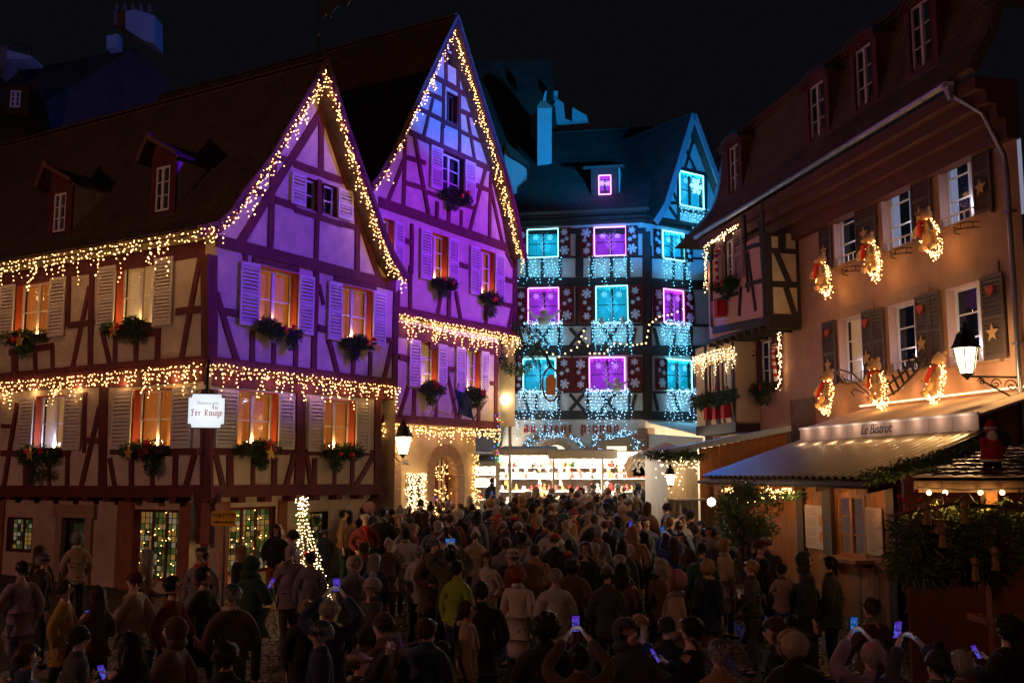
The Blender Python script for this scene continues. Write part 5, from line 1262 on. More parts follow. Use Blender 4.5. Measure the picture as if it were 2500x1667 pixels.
def sidet(a0, z0, a1, z1, w): mk('timber', timber_geo(OS, (a0, zb0 + z0 * (zt0 - zb0)), (a1, zb0 + z1 * (zt0 - zb0)), w, -.03, .035 + rnd.uniform(0, .01)), M_BAYWOOD, H4)
for q in ((.0, .045, 1, .045, .30), (0, .43, 1, .43, .17), (0, .80, 1, .80, .14), (.93, 0, .93, 1, .20), (.03, 0, .03, 1, .12), (.70, .80, .30, .43, .17), (.45, .43, .15, .05, .16), (.5, .80, .5, 1, .22), (.5, .98, 1, .98, .1)): sidet(*q)
def zo(x, y): return 1650 + x / 2.24, 450 + y / 2.24
timbers(OF, (1650, 450), 2.24, [(205, 800, 500, 745, .26), (470, 110, 490, 740, .16), (372, 170, 400, 590, .13), (390, 350, 470, 325, .14), (385, 555, 478, 525, .14), (395, 370, 440, 690, .11), (360, 560, 350, 720, .12), (195, 300, 200, 780, .12), (458, 200, 490, 690, .1), (200, 640, 360, 590, .11)], M_BAYWOOD)
window(OF, *wo, 2, 3, rec=.1, frame=M_WHITE, reveal=M_DARKWOOD, back=M_DIM)
shutter(OF, wo[0] - .62, wo[0] - .04, wo[1], wo[3] + .1, pbr('rose_shutter', (.30, .17, .15), .6, .1, 9, .05)); shutter(OF, wo[2] + .04, wo[2] + .55, wo[1], wo[3] + .1, MATS['rose_shutter'])
candy_cane(OF, wo[2] + .25, wo[1] + .1, 1.25, .1, 'large candy cane on the far shutter of the timbered bay', .18)
window_box(OF, wo[0] - .2, wo[2] + .3, wo[1] - .05, 'evergreen garland and red bow on the sill of the timbered bay', 0, red=2)
g5 = thing('gift_parcel', tuple(OF.w(wo[2] + .1, wo[1] - .9, .2)), 'red gift parcel hanging below the sill of the timbered bay', 'gift')
mk('box', wbox(OF, wo[2] - .1, wo[1] - .95, wo[2] + .35, wo[1] - .45, .06, .36), M_REDCLOTH, g5); mk('ribbon', wbox(OF, wo[2] + .1, wo[1] - .96, wo[2] + .15, wo[1] - .44, .05, .37), M_GOLD, g5)
garland([OF.u(*zo(182, 560), .1), OF.u(*zo(176, 335), .1), OF.u(*zo(350, 228), .1)], 'warm fairy lights along the top and far edge of the timbered bay', (.05, .25), .07, G_WHITE, lights=4, lw=1.6, lcol=(1, .62, .3))
# ---- lower far bay
OG = E_.shift(.75); sg0 = OG.q(1797, 930)[0]; sg1 = min(OG.q(1716, 930)[0], s_end - .55); zg0 = OG.q(1790, 1035)[1]; zg1 = OG.q(1790, 868)[1]
wg = (sg0 + .35, zg0 + (zg1 - zg0) * .42, sg0 + 1.05, zg1 - .12); wg2 = (sg0 + 1.5, wg[1], sg0 + 2.1, wg[3])
mk('bay_wall', wall_geo(OG, sg0, sg1 + .6, zg0, zb0, [wg, wg2]), pbr('tan_plaster', (.52, .40, .26), .9, .1, 5, .1), H4)
mk('bay_wall', hexa([E_.w(sg0, zg0, 0), E_.w(sg0, zg0, .75), E_.w(sg0 + .05, zg0, .75), E_.w(sg0 + .05, zg0, 0)], [E_.w(sg0, zb0, 0), E_.w(sg0, zb0, .75), E_.w(sg0 + .05, zb0, .75), E_.w(sg0 + .05, zb0, 0)]), MATS['tan_plaster'], H4)
mk('bay_floor', wbox(E_, sg0, zg0 - .25, sg1 + .6, zg0 + .05, 0, .80), M_DARKWOOD, H4)
for r_ in (wg, wg2): window(OG, *r_, 2, 3, rec=.1, frame=M_WHITE, reveal=M_DARKWOOD, back=M_CURTB)
for s in (sg0 + .08, sg0 + 1.28, sg0 + 2.3): mk('timber', wbox(OG, s, zg0, s + .14, zb0, -.03, .04), M_DARKWOOD, H4)
mk('timber', wbox(OG, sg0, zg0 + .95, sg1 + .5, zg0 + 1.07, -.03, .035), M_DARKWOOD, H4)
for i in range(4): mk('timber', timber_geo(OG, (sg0 + .3 + i * .6, zg0 + .05), (sg0 + .7 + i * .6, zg0 + .95), .09, -.03, .03), M_OXBLOOD, H4)
gt = thing('fir_garland', tuple(OG.w(sg0 + .8, wg[1], .2)), 'thick fir garland with red parcels on the small far bay', 'garland')
mk('greenery', many([sprigs(OG.w(sg0 - .1 + i * .22, wg[1] - .05 + .08 * math.sin(i), .2), (.2, .2, .2), 120, .15, .013) for i in range(14)]), M_FIR, gt, kind='stuff')
for i in range(3): mk('red_gift', wbox(OG, sg0 + .4 + i * .7, zg0 + .2, sg0 + .65 + i * .7, zg0 + .6, .05, .25), M_REDCLOTH, gt)
garland([OG.w(sg0 - .1, zb0 - .35, .1), OG.w(sg0 + 1.3, zb0 - .3, .1), OG.w(sg1 + .7, zb0 - .3, .1)], 'white icicle lights along the top of the small far bay', (.25, .7), .09, G_WHITE, lights=3, lw=2.0, lcol=(1, .66, .32))
# hoop bicycle figure
bk = thing('bicycle_ornament', tuple(E_.u(1800, 1040, .5)), 'black hoop wheel ornament with a red capped elf hanging beside the small far bay', 'ornament')
c0 = E_.u(1803, 1030, .5)
mk('wheel', tube([c0 + Vector((.12 * math.cos(a), -.1 * math.cos(a), 0)) * 1.6 + Vector((0, 0, .42 * math.sin(a))) for a in [2 * math.pi * i / 16 for i in range(17)]], .018, 5), M_IRON, bk)
mk('wheel', tube([c0 + Vector((-.1, .1, .85)) + Vector((.1 * math.cos(a), -.1 * math.cos(a), 0)) * 1.6 + Vector((0, 0, .42 * math.sin(a))) for a in [2 * math.pi * i / 16 for i in range(17)]], .02, 5), M_FIR, bk)
mk('frame', join(tube([c0, c0 + Vector((-.1, .1, .85))], .015, 4), tube([c0 + Vector((-.3, .1, .3)), c0 + Vector((0, 0, .9))], .015, 4)), M_IRON, bk)
mk('elf', join(ball(c0 + Vector((-.1, 0, 1.45)), .14), lathe([(.17, 0), (.12, .35), (.02, .5)], 8, c0 + Vector((-.1, 0, 1.0))), lathe([(.13, 0), (.07, .18), (.01, .34)], 8, c0 + Vector((-.1, 0, 1.55)))), M_REDCLOTH, bk, smooth=True)

# ---- teddy bears in light wreaths
M_BEAR = pbr('bear_fur', (.42, .23, .09), .9, .3, 30, .3, sheen=.3)
def bear(u, v, label, s=1.0):
    c = E_.u(u, v, .42); t = thing('teddy_bear', tuple(c), label, 'teddy bear', 'teddy bears hanging on the orange house')
    fx = E_.n; dx = E_.d
    lean = rnd.uniform(-.35, .35)
    def P(a, z, o): return c + dx * (a + z * lean) * s * 1.18 + Vector((0, 0, z * s * 1.18)) + fx * o * s * 1.18
    mk('bear_body', join(ball(P(0, 0, 0), .20 * s, 10, 8), ball(P(0, .30, .03), .155 * s, 10, 8), ball(P(-.11, .43, 0), .05 * s, 7, 5), ball(P(.11, .43, 0), .05 * s, 7, 5), ball(P(0, .27, .16), .06 * s, 7, 5),
                          tube([P(-.12, .12, .1), P(-.24, .0, .16), P(-.26, -.1, .2)], [.07 * s, .065 * s, .05 * s], 7), tube([P(.12, .12, .1), P(.24, .0, .16), P(.26, -.1, .2)], [.07 * s, .065 * s, .05 * s], 7),
                          tube([P(-.1, -.12, .06), P(-.13, -.32, .12), P(-.13, -.36, .22)], [.085 * s, .075 * s, .07 * s], 7), tube([P(.1, -.12, .06), P(.13, -.32, .12), P(.13, -.36, .22)], [.085 * s, .075 * s, .07 * s], 7)), M_BEAR, t, smooth=True)
    mk('scarf', join(tube([P(-.14, .17, .02), P(0, .15, .17), P(.14, .17, .02)], .045 * s, 6), tube([P(.02, .16, .17), P(.0, -.08, .24), P(.02, -.15, .24)], [.05 * s, .055 * s, .04 * s], 6)), M_REDCLOTH, t, smooth=True)
    mk('nose', join(ball(P(0, .29, .215), .022 * s, 5, 4), ball(P(-.05, .35, .14), .016 * s, 5, 4), ball(P(.05, .35, .14), .016 * s, 5, 4)), M_IRON, t)
    w = thing('light_wreath', tuple(c), 'ring of fairy lights around the ' + label.replace('brown ', '').replace(' with red scarf', '').replace(' on the orange house', ''), 'light wreath', 'light wreaths on the orange house')
    bs = []
    for i in range(210):
        a = rnd.uniform(0, 2 * math.pi); rr = .30 + rnd.gauss(0, .035); bs.append(octa(P(rr * .78 * math.cos(a), rr * 1.22 * math.sin(a) - .14, rnd.uniform(-.02, .10)), .0125 * rnd.uniform(.7, 1.2)))
    mk('bulbs', many(bs), G_WARM, w, kind='stuff'); mk('hoop', tube([P(.24 * math.cos(a), .37 * math.sin(a) - .14, .02) for a in [2 * math.pi * i / 20 for i in range(21)]], .012, 4), M_WIRE, w)
    lamp('fairy_light_glow', 'POINT', tuple(P(0, -.15, .55)), 7, WARM, .15); lamp('fairy_light_glow', 'POINT', tuple(P(-.1, -.42, .12)), 7, (1, .5, .14), .10)
bear(2049, 667, 'brown teddy bear with red scarf, leftmost of the upper row on the orange house'); bear(2170, 621, 'brown teddy bear with red scarf, middle of the upper row on the orange house'); bear(2315, 565, 'brown teddy bear with red scarf, rightmost of the upper row on the orange house')
bear(2059, 953, 'brown teddy bear with red scarf above the left end of the lit awning', .95); bear(2185, 930, 'brown teddy bear with red scarf beside the hanging sledge', 1.0); bear(2335, 917, 'pale teddy bear hanging behind the big wall lantern', .9)
for u, v, wh_ in ((2088, 655, 'left'), (2210, 612, 'middle'), (2370, 550, 'right')):
    c = E_.u(u, v, 0); a, z = E_.q(u, v); b = thing('basket_bracket', tuple(c), f'wrought iron planter bracket under the {wh_} upper window of the orange house', 'bracket', 'iron planter brackets of the orange house')
    mk('hoop', join(*[tube([E_.w(a + .32 * math.cos(t), z + dz, .03 + .30 * math.sin(t)) for t in [math.pi * i / 10 for i in range(11)]], .012, 4) for dz in (0, -.12)], *[tube([E_.w(a + .32 * math.cos(t), z + .0, .03 + .3 * math.sin(t)), E_.w(a + .32 * math.cos(t), z - .12, .03 + .3 * math.sin(t))], .01, 4) for t in (.4, 1.2, 1.9, 2.7)]), M_IRON, b)
# sledge
sd = thing('sledge', tuple(E_.u(2250, 925, .4)), 'dark wooden sledge hanging tilted between two windows above the awning', 'sledge')
def SP(x, y, o=.35): return E_.u(2250 + x, 925 + y, o)
for k in (-1, 1): mk('runner', tube([SP(-48, 28 + k * 14), SP(-20, 10 + k * 16), SP(30, -40 + k * 14), SP(46, -62 + k * 8)], .03, 5), M_DARKWOOD, sd)
for i in range(6): mk('slat', tube([SP(-42 + i * 13 - 8, 20 - i * 13 - 16), SP(-42 + i * 13 + 8, 20 - i * 13 + 18)], .035, 4), M_DARKWOOD, sd)
# arched iron sign bracket
ab = thing('iron_bracket', tuple(E_.w(E_.q(2115, 950)[0], 4.6, .2)), 'long wrought iron scroll bracket over the left part of the awning', 'bracket')
mk('arch', join(tube([E_.u(2068, 935, .1), E_.u(2078, 915, .4), E_.u(2105, 903, .6), E_.u(2135, 912, .6), E_.u(2165, 945, .5), E_.u(2180, 975, .3)], .022, 5), tube([E_.u(2075, 938, .1), E_.u(2105, 925, .5), E_.u(2135, 935, .5), E_.u(2165, 968, .4)], .018, 5), tube([E_.u(2120, 960, .1), E_.u(2112, 950, .3), E_.u(2106, 958, .3), E_.u(2112, 966, .3)], .014, 4)), M_IRON, ab)
# wall lantern on scroll bracket
def lantern(c, s, label, energy, wallpt, n_iron=M_IRON, scroll=None, gm=None):
    t = thing('wall_lantern', tuple(c), label, 'lantern'); c = Vector(c)
    if 'lantern_glass' not in MATS:
        gm = glow('lantern_glass', (1.0, .76, .46), 2.2); tt = gm.node_tree; em = [x for x in tt.nodes if x.type == 'EMISSION'][0]; tr = tt.nodes.new('ShaderNodeBsdfTransparent'); ad = tt.nodes.new('ShaderNodeAddShader')
        tt.links.new(em.outputs[0], ad.inputs[0]); tt.links.new(tr.outputs[0], ad.inputs[1]); tt.links.new(ad.outputs[0], tt.nodes['Material Output'].inputs[0])
    gm = MATS['lantern_glass']
    mk('glass', lathe([(.13 * s, 0), (.23 * s, .48 * s)], 6, c), gm, t)
    for k in range(6):
        a = 2 * math.pi * k / 6; d = Vector((math.cos(a), math.sin(a), 0)); mk('lantern_rib', tube([c + d * .135 * s, c + d * .24 * s + Vector((0, 0, .49 * s))], .012 * s, 4), n_iron, t)
    mk('lantern_roof', lathe([(.30 * s, .48 * s), (.24 * s, .56 * s), (.16 * s, .76 * s), (.09 * s, .82 * s), (.09 * s, .88 * s), (.05 * s, .92 * s), (.02 * s, .99 * s)], 8, c), n_iron, t)
    mk('lantern_base', lathe([(.02 * s, -.12 * s), (.06 * s, -.06 * s), (.15 * s, 0)], 6, c), n_iron, t)
    if scroll: mk('scroll_bracket', scroll, n_iron, t)
    lamp('lantern_light', 'POINT', (c.x, c.y, c.z + .25 * s), energy, (1.0, .62, .28), .12 * s)
    return t
lc = E_.w(-.25, 0, 1.25); lq = E_.shift(1.22).q(2361, 912); lc = E_.w(lq[0], lq[1], 1.22)
wz = lq[1] - .05; ws = lq[0]
scr = [tube([E_.w(ws, wz, .05), E_.w(ws, wz, 1.30)], .022, 5), tube([E_.w(ws, wz - .55, .05), E_.w(ws, wz - .35, .35), E_.w(ws, wz - .06, .95)], .018, 5)]
for o0, rr_, sg in ((.28, .15, 1), (.62, .12, -1), (.92, .085, 1)):
    scr.append(tube([E_.w(ws, wz - rr_ * 1.15 + rr_ * (1 - k * .03) * math.sin(k * .45) * (1 - k / 26), o0 + sg * rr_ * math.cos(k * .45) * (1 - k / 26)) for k in range(22)], .012, 4))
lantern(lc, 1.0, 'large lit lantern on a scrolled iron bracket in front of the lower right window', 120, None, scroll=join(*scr))
# ---- awning of the bistro
M_AWN = pbr('awning_canvas', (.42, .30, .20), .85, .12, 5, .1)
M_VAL = pbr('awning_valance', (.50, .38, .33), .8, .1, 6, .08)
AWt = E_.q(2200, 982)[1]; AF = E_.shift(1.7)
za = AF.q(2150, 1033)[1]; sa0 = AF.q(2389, 1014)[0]; sa1 = AF.q(1952, 1045)[0]
aw_ = thing('awning', tuple(E_.w(5, za, .8)), 'cream bistro awning with lettered scalloped valance, glowing from below', 'awning')
mk('canopy', hexa([E_.w(sa0, AWt - .12, .03), E_.w(sa1, AWt - .12, .03), E_.w(sa1, za - .02, 1.66), E_.w(sa0, za - .02, 1.66)], [E_.w(sa0, AWt - .07, .03), E_.w(sa1, AWt - .07, .03), E_.w(sa1, za + .03, 1.66), E_.w(sa0, za + .03, 1.66)]), M_AWN, aw_)
nv = 9
for i in range(nv):
    a = sa0 + (sa1 - sa0) * i / nv; b = sa0 + (sa1 - sa0) * (i + 1) / nv
    mk('valance', wpoly(AF, [(a + .008, za + .03), (b - .008, za + .03), (b - .008, za - .27), (a + .008, za - .27)], -.02 + rnd.uniform(0, .012), .0), M_VAL, aw_)
mk('front_rail', tube([AF.w(sa0, za + .03, 0), AF.w(sa1, za + .03, 0)], .03, 6), M_WHITE, aw_)
rp = [E_.w(sa0 + .5, AWt + .02, .06), E_.w(5, AWt + .02, .06), E_.w(sa1, AWt + .02, .06)]
rlt = thing('rope_light', tuple(rp[1]), 'glowing rope light along the wall above the cream awning', 'rope light'); mk('rope', tube(rp, .022, 5), glow('rope_light_glow', (1, .62, .30), 3.0), rlt)
for i in range(7): lamp('rope_light_light', 'POINT', tuple(E_.w(sa0 + .5 + (sa1 - sa0 - .8) * i / 6, AWt + .22, .28)), 7, (1, .50, .2), .10)
for i in range(nv): lamp('valance_spot', 'POINT', tuple(AF.w(sa0 + (sa1 - sa0) * (i + .5) / nv, za - .02, .20)), 2.4, (1, .70, .5), .03)
tq = AF.q(2138, 1047); text('Le Bistrot', AF.w(tq[0], tq[1] + .0, .012), AF.n, .30, M_IRON, aw_, shear=.35, ext=.003)
mk('notice_board', wbox(E_, E_.q(1990, 985)[0], 3.45, E_.q(1932, 985)[0], E_.q(1950, 975)[1], .0, .04), pbr('brown_stone_panel', (.14, .07, .045), .85, .3, 6, .2), H4)
# neighbour beyond the drain pipe
H5 = thing('violet_lit_house', (10.6, 14, 0), 'dark house wall in violet shade beyond the drain pipe at the right edge', 'house')
N5 = Wall(H5, (E_.w(-.75, 0).x, E_.w(-.75, 0).y), (.02, -1)); 
mk('wall', hexa([E_.w(-.66, 0, -.4), E_.w(-9, 0, -.9), E_.w(-9, 0, -6), E_.w(-.66, 0, -6)], [E_.w(-.66, 12, -.4), E_.w(-9, 12, -.9), E_.w(-9, 12, -6), E_.w(-.66, 12, -6)]), pbr('violet_lit_render', (.16, .16, .30), .9, .15, 4, .1), H5)  # purple light on this wall is put into the render colour
mk('roof', hexa([E_.w(-.5, 12, .5), E_.w(-9, 12, .3), E_.w(-9, 12, -6), E_.w(-.5, 12, -6)], [E_.w(-.5, 12.4, .5), E_.w(-9, 12.4, .3), E_.w(-9, 15, -4), E_.w(-.5, 15, -4)]), M_TILE, H5)

# ================================================================ market stalls, right side
M_PINE = pbr('stained_pine', (.22, .080, .022), .7, .35, 7, .15, stretch=(3, 3, .4))
M_PINED = pbr('dark_stained_pine', (.05, .028, .015), .7, .35, 7, .15, stretch=(3, 3, .4))
M_SHEET = pbr('corrugated_steel', (.50, .40, .24), .40, .12, 1.5, .0, metal=.85)
S1 = thing('market_stall', tuple(E_.w(3, 0, 3.3)), 'long wooden market stall with corrugated metal roof and menus beside its window', 'market stall')
R1 = E_.shift(4.0); T1 = E_.shift(1.45)
ze1 = (R1.q(1711, 1163)[1] + R1.q(2122, 1175)[1]) / 2; zt1 = (T1.q(1962, 1081)[1] + T1.q(2419, 1038)[1]) / 2
e0, e1 = R1.q(2134, 1176)[0], R1.q(1711, 1164)[0]; t0, t1 = T1.q(2419, 1038)[0], T1.q(1962, 1081)[0]
print('stall1', ze1, zt1, e0, e1, t0, t1)
b0, b1 = min(e0, t0 + 0), max(e1, t1)
V, F = [], []; NW = 168
for i in range(NW + 1):
    f = i / NW; k = i % 6; h = (0, .0, .045, .065, .065, .045)[k]
    V += [E_.w(e0 + (e1 - e0) * f, ze1 + h, 4.0), E_.w(t0 + (t1 - t0) * f, zt1 + h, 1.45)]
for i in range(NW): F.append((2 * i, 2 * i + 1, 2 * i + 3, 2 * i + 2))
mk('corrugated_roof', (V, F), M_SHEET, S1)
mk('roof_board', hexa([E_.w(e0, ze1 - .16, 3.92), E_.w(e1, ze1 - .16, 3.92), E_.w(t1, zt1 - .16, 1.5), E_.w(t0, zt1 - .16, 1.5)], [E_.w(e0, ze1 - .03, 3.92), E_.w(e1, ze1 - .03, 3.92), E_.w(t1, zt1 - .03, 1.5), E_.w(t0, zt1 - .03, 1.5)]), M_PINED, S1)
mk('eave_gutter', tube([R1.w(e0, ze1 - .10, .04), R1.w(e1, ze1 - .10, .04)], .05, 6), M_PINED, S1)
F1 = E_.shift(3.35)
f0, f1 = F1.q(2200, 1250)[0], F1.q(1745, 1250)[0]
for i in range(9): s = e0 + .3 + (e1 - e0 - .5) * i / 8; mk('rafter', hexa([E_.w(s, ze1 - .24, 3.95), E_.w(s + .08, ze1 - .24, 3.95), E_.w(s + .08, ze1 - .10, 3.3), E_.w(s, ze1 - .10, 3.3)], [E_.w(s, ze1 - .14, 3.95), E_.w(s + .08, ze1 - .14, 3.95), E_.w(s + .08, ze1 + .05, 3.3), E_.w(s, ze1 + .05, 3.3)]), M_PINE, S1)
def zd(x, y): return 1650 + x / 3.92, 1120 + y / 3.92
wS = rect2(F1, zd(1545, 0)[0], zd(1805, 0)[0], zd(1600, 345), zd(1750, 935))
def planks(W, s0, s1, z0, z1, hole=None, w=.15, mat=M_PINE, parent=None, o=0, th=.03, mesh_gap=.006):
    n = max(1, int((s1 - s0) / w)); w = (s1 - s0) / n
    for i in range(n):
        a, b = s0 + i * w + mesh_gap / 2, s0 + (i + 1) * w - mesh_gap / 2; m = (a + b) / 2; oo = o + rnd.uniform(0, .006)
        if hole and hole[0] < m < hole[2]:
            mk('plank', wbox(W, a, z0, b, hole[1], oo - th, oo), mat, parent); mk('plank', wbox(W, a, hole[3], b, z1, oo - th, oo), mat, parent)
        else: mk('plank', wbox(W, a, z0, b, z1, oo - th, oo), mat, parent)
planks(F1, f0, f1, -.35, ze1 + .02, wS, .16, M_PINE, S1)
mk('back_board', wbox(F1, f0, 0, f1, ze1, -.12, -.06), M_PINED, S1) if 0 else None
mk('side_wall', hexa([E_.w(f0, 0, 3.3), E_.w(f0 - .04, 0, 3.3), E_.w(f0 - .04, 0, 1.5), E_.w(f0, 0, 1.5)], [E_.w(f0, ze1 - .1, 3.3), E_.w(f0 - .04, ze1 - .1, 3.3), E_.w(f0 - .04, zt1 - .2, 1.5), E_.w(f0, zt1 - .2, 1.5)]), M_PINED, S1)
for u0, u1 in ((1190, 1250), (1437, 1522), (2050, 2130), (590, 640)):
    a, b = F1.q(zd(u0, 0)[0], 1250)[0], F1.q(zd(u1, 0)[0], 1250)[0]; mk('post', wbox(F1, min(a, b), -.35, max(a, b), ze1 - .05, .0, .09), M_PINED, S1)
winS = window(F1, *wS, 2, 3, rec=.05, frame=M_PINE, reveal=M_PINE, back=pbr('stall_interior', (.3, .14, .05), .8, .5, 5, 0, emit=(1, .42, .10), es=.10, sampling=False), fw=.05, backo=.5)
mk('counter', wbox(F1, wS[0] - .2, wS[1] - .1, wS[2] + .2, wS[1] - .03, .0, .35), M_PINE, S1)
M_MENU = pbr('menu_paper', (.36, .25, .20), .7, .08, 9, 0)
for nm, (x0, x1, y0, y1) in (('menu_board', (1255, 1432, 437, 842)), ('menu_board', (1838, 1990, 460, 905))):
    r_ = rect2(F1, zd(x0, 0)[0], zd(x1, 0)[0], zd(x0, y0), zd(x0, y1)); mb_ = mk(nm, wbox(F1, r_[0], r_[1], r_[2], r_[3], .03, .055), M_MENU, S1)
    ln = []
    hh = r_[3] - r_[1]
    for i in range(24):
        if i in (5, 12, 18): continue
        z = r_[3] - .06 - i * (hh - .1) / 24; wdt = rnd.uniform(.45, .62) if i > 1 else .5
        ln.append(wbox(F1, r_[2] - .05 - (r_[2] - r_[0]) * wdt, z - .008, r_[2] - .05, z, .055, .058))
    mk('printed_lines', many(ln), pbr('print_brown', (.16, .08, .05), .8, 0, 1, 0), mb_)
    if x0 < 1500: mk('printed_picture', join(*[hexa([F1.w(r_[0] + .12 + .09 * math.cos(2 * math.pi * i / 10), z + .12 * math.sin(2 * math.pi * i / 10), .055) for i in range(10)], [F1.w(r_[0] + .12 + .09 * math.cos(2 * math.pi * i / 10), z + .12 * math.sin(2 * math.pi * i / 10), .059) for i in range(10)]) for z in (r_[3] - .3, r_[1] + .25)]), pbr('print_orange', (.40, .14, .04), .8, .2, 9, 0), mb_)
wl = [F1.u(*zd(610, 355), .3), F1.u(*zd(900, 340), .35), F1.u(*zd(1130, 300), .35), F1.u(*zd(1270, 275), .3)]
garland(wl, 'warm fairy lights massed on the garland under the left part of the metal eaves', (.05, .16), .035, G_WARM, .013, .07, 4, 4.5)
garland([p + Vector((0, 0, .16)) + E_.d * .3 for p in wl], 'second row of fairy lights close under the metal eaves', (.03, .14), .05, G_WARM, .012, .07, 2, 3)
fg = thing('fir_garland', tuple(wl[1]), 'dark fir garland under the fairy lights of the metal roofed stall', 'garland')
mk('greenery', many([sprigs(wl[0].lerp(wl[3], i / 16) + Vector((0, 0, -.12)), (.22, .16, .10), 90, .11, .01) for i in range(17)]), M_FIR, fg, kind='stuff')
for u, v in ((1375, 212), (1575, 215), (1775, 225), (1755, 245), (1370, 262)):
    q = F1.u(*zd(u, v), .42); o = mk('eave_bulb', ball(q, .032, 6, 5), G_WARM, S1)
for i in range(3): lamp('eave_bulb_light', 'POINT', tuple(F1.w(f0 + .5 + i * 1.4, ze1 - .35, .42)), 7, WARM, .05)
lamp('stall_inside_light', 'POINT', tuple(F1.w((wS[0] + wS[2]) / 2, 2.0, -.35)), 6, WARM, .05)
# second stall at the right edge
S2 = thing('market_stall', (5.8, 12.6, 0), 'dark market stall with netted tiled roof at the right edge, under hanging fir boughs', 'market stall')
y2 = 12.2; zf2 = at(2300, 1172, y2).z
xL = at(2228, 1172, y2).x; xR = xL + 4.2
bk2 = [at(2402, 1096, 14.8), at(2402, 1096, 14.8) + Vector((4.0, 0, 0))]
rA, rB, rC, rD = Vector((xL, y2, zf2)), Vector((xR, y2, zf2)), bk2[1], bk2[0]
mk('roof', hexa([rA + Vector((0, 0, -.08)), rB + Vector((0, 0, -.08)), rC + Vector((0, 0, -.08)), rD + Vector((0, 0, -.08))], [rA, rB, rC, rD]), M_PINED, S2)
tl, nr = [], 8
for j in range(nr):
    for i in range(17):
        f0_, f1_ = j / nr, (j + 1.12) / nr; g0, g1 = (i + .5 * (j % 2)) / 17.5, (i + .94 + .5 * (j % 2)) / 17.5
        def PT(f, g, h): return rA.lerp(rB, g).lerp(rD.lerp(rC, g), f) + Vector((0, 0, h))
        me_ = hexa([PT(f0_, g0, .03), PT(f0_, g1, .03), PT(f1_, g1, .004), PT(f1_, g0, .004)], [PT(f0_, g0, .045), PT(f0_, g1, .045), PT(f1_, g1, .02), PT(f1_, g0, .02)]); mk('shingle', me_, M_SHEET, S2)
net = []
for i in range(-8, 22):
    a = PT(0, max(0, i / 17), .06); net.append(tube([PT(f, g, .06) for f, g in [(k / 8, i / 17 + k / 8 * .45) for k in range(9)] if 0 <= g <= 1] or [a, a], .008, 3, False))
    net.append(tube([PT(f, g, .062) for f, g in [(k / 8, (i + 8) / 17 - k / 8 * .45) for k in range(9)] if 0 <= g <= 1] or [a, a], .008, 3, False))
mk('netting', many(net), M_IRON, S2, kind='stuff')
mk('fascia', box((xL, y2 - .03, zf2 - .14), (xR, y2, zf2 - .005)), M_PINED, S2)
for x in (xL + .9, xL + 2.6): mk('post', box((x, y2 + .1, -.4), (x + .14, y2 + .24, zf2 - .1)), M_PINE, S2)
mk('back_wall', box((px(2205, 14.6), 14.6, -.4), (xR, 14.68, 2.75)), pbr('maroon_boards', (.12, .025, .018), .75, .3, 8, .1), S2)
mk('counter', box((xL + .9, y2 + .2, .95), (xR, y2 + .8, 1.02)), M_PINE, S2); mk('counter_front', box((xL + .95, y2 + .25, -.4), (xR, y2 + .29, .95)), M_PINED, S2)
for u in (2268, 2308, 2394, 2447):
    q = at(u, 1202, y2 - .1); mk('festoon_bulb', ball(q, .030, 8, 6), G_WARM, S2); lamp('festoon_bulb_light', 'POINT', tuple(q + Vector((0, -.10, -.10))), 11, WARM, .04)
mk('festoon_cable', tube([at(2240, 1190, y2 - .1), at(2350, 1196, y2 - .1), at(2500, 1192, y2 - .1)], .008, 4), M_IRON, S2)
gg = thing('fir_garland', tuple(rA), 'lumpy fir garland running up the sloping edge of the netted roof', 'garland')
mk('greenery', many([sprigs((rA + Vector((-.5, .0, -.02))).lerp(rD, i / 22) + Vector((0, 0, .05)), (.10, .12, .07), 90, .08, .010) for i in range(23)] + [sprigs(PT(rnd.uniform(.05, .5), rnd.uniform(.25, .9), .05), (.25, .15, .05), 60, .1, .01) for i in range(12)]), M_FIRL, gg, kind='stuff')
# big fir boughs hanging in front of stall 2
fb = thing('fir_boughs', tuple(at(2400, 1300, 11.6)), 'mass of hanging fir boughs with straw ornaments, in front of the right edge stall', 'fir boughs')
M_BOUGH = pbr('bough_green', (.10, .13, .04), .8, .6, 12, 0)
gs_ = []
for i in range(50):
    u = rnd.uniform(2215, 2510); top = 1235 + max(0, (2330 - u)) * .35; v = rnd.uniform(top, 1400); c_ = at(u, v, 11.7 + rnd.uniform(-.3, .4)); gs_.append(sprigs(c_, (.26, .16, .12), 170, .17, .007, .45))
mk('needles', many(gs_), M_BOUGH, fb, kind='stuff')
tw_ = []
for a, b, c_ in (((2500, 1240), (2330, 1230), (2170, 1260)), ((2500, 1300), (2300, 1270), (2190, 1330)), ((2500, 1350), (2330, 1320), (2200, 1370)), ((2480, 1230), (2350, 1290), (2250, 1390))):
    tw_.append(tube([at(*a, 11.7), at(*b, 11.6), at(*c_, 11.5)], [.03, .018, .005], 5))
mk('branch', many(tw_), pbr('bark', (.08, .05, .03), .85, .3, 9, .2), fb)
for u, v in ((2262, 1235), (2290, 1255), (2355, 1232), (2380, 1370), (2428, 1345), (2300, 1290)):
    q = at(u, v, 11.2); mk('straw_ornament', join(ball(q, .05, 7, 5), lathe([(.05, -.2), (.03, -.05)], 6, q)), pbr('straw', (.30, .17, .06), .8, .2, 20, .1), fb)
br = thing('bauble_branch', tuple(at(2260, 1240, 11.4)), 'bare pale branch strung with small red baubles left of the fir boughs', 'branch')
P0 = at(2310, 1205, 11.4)
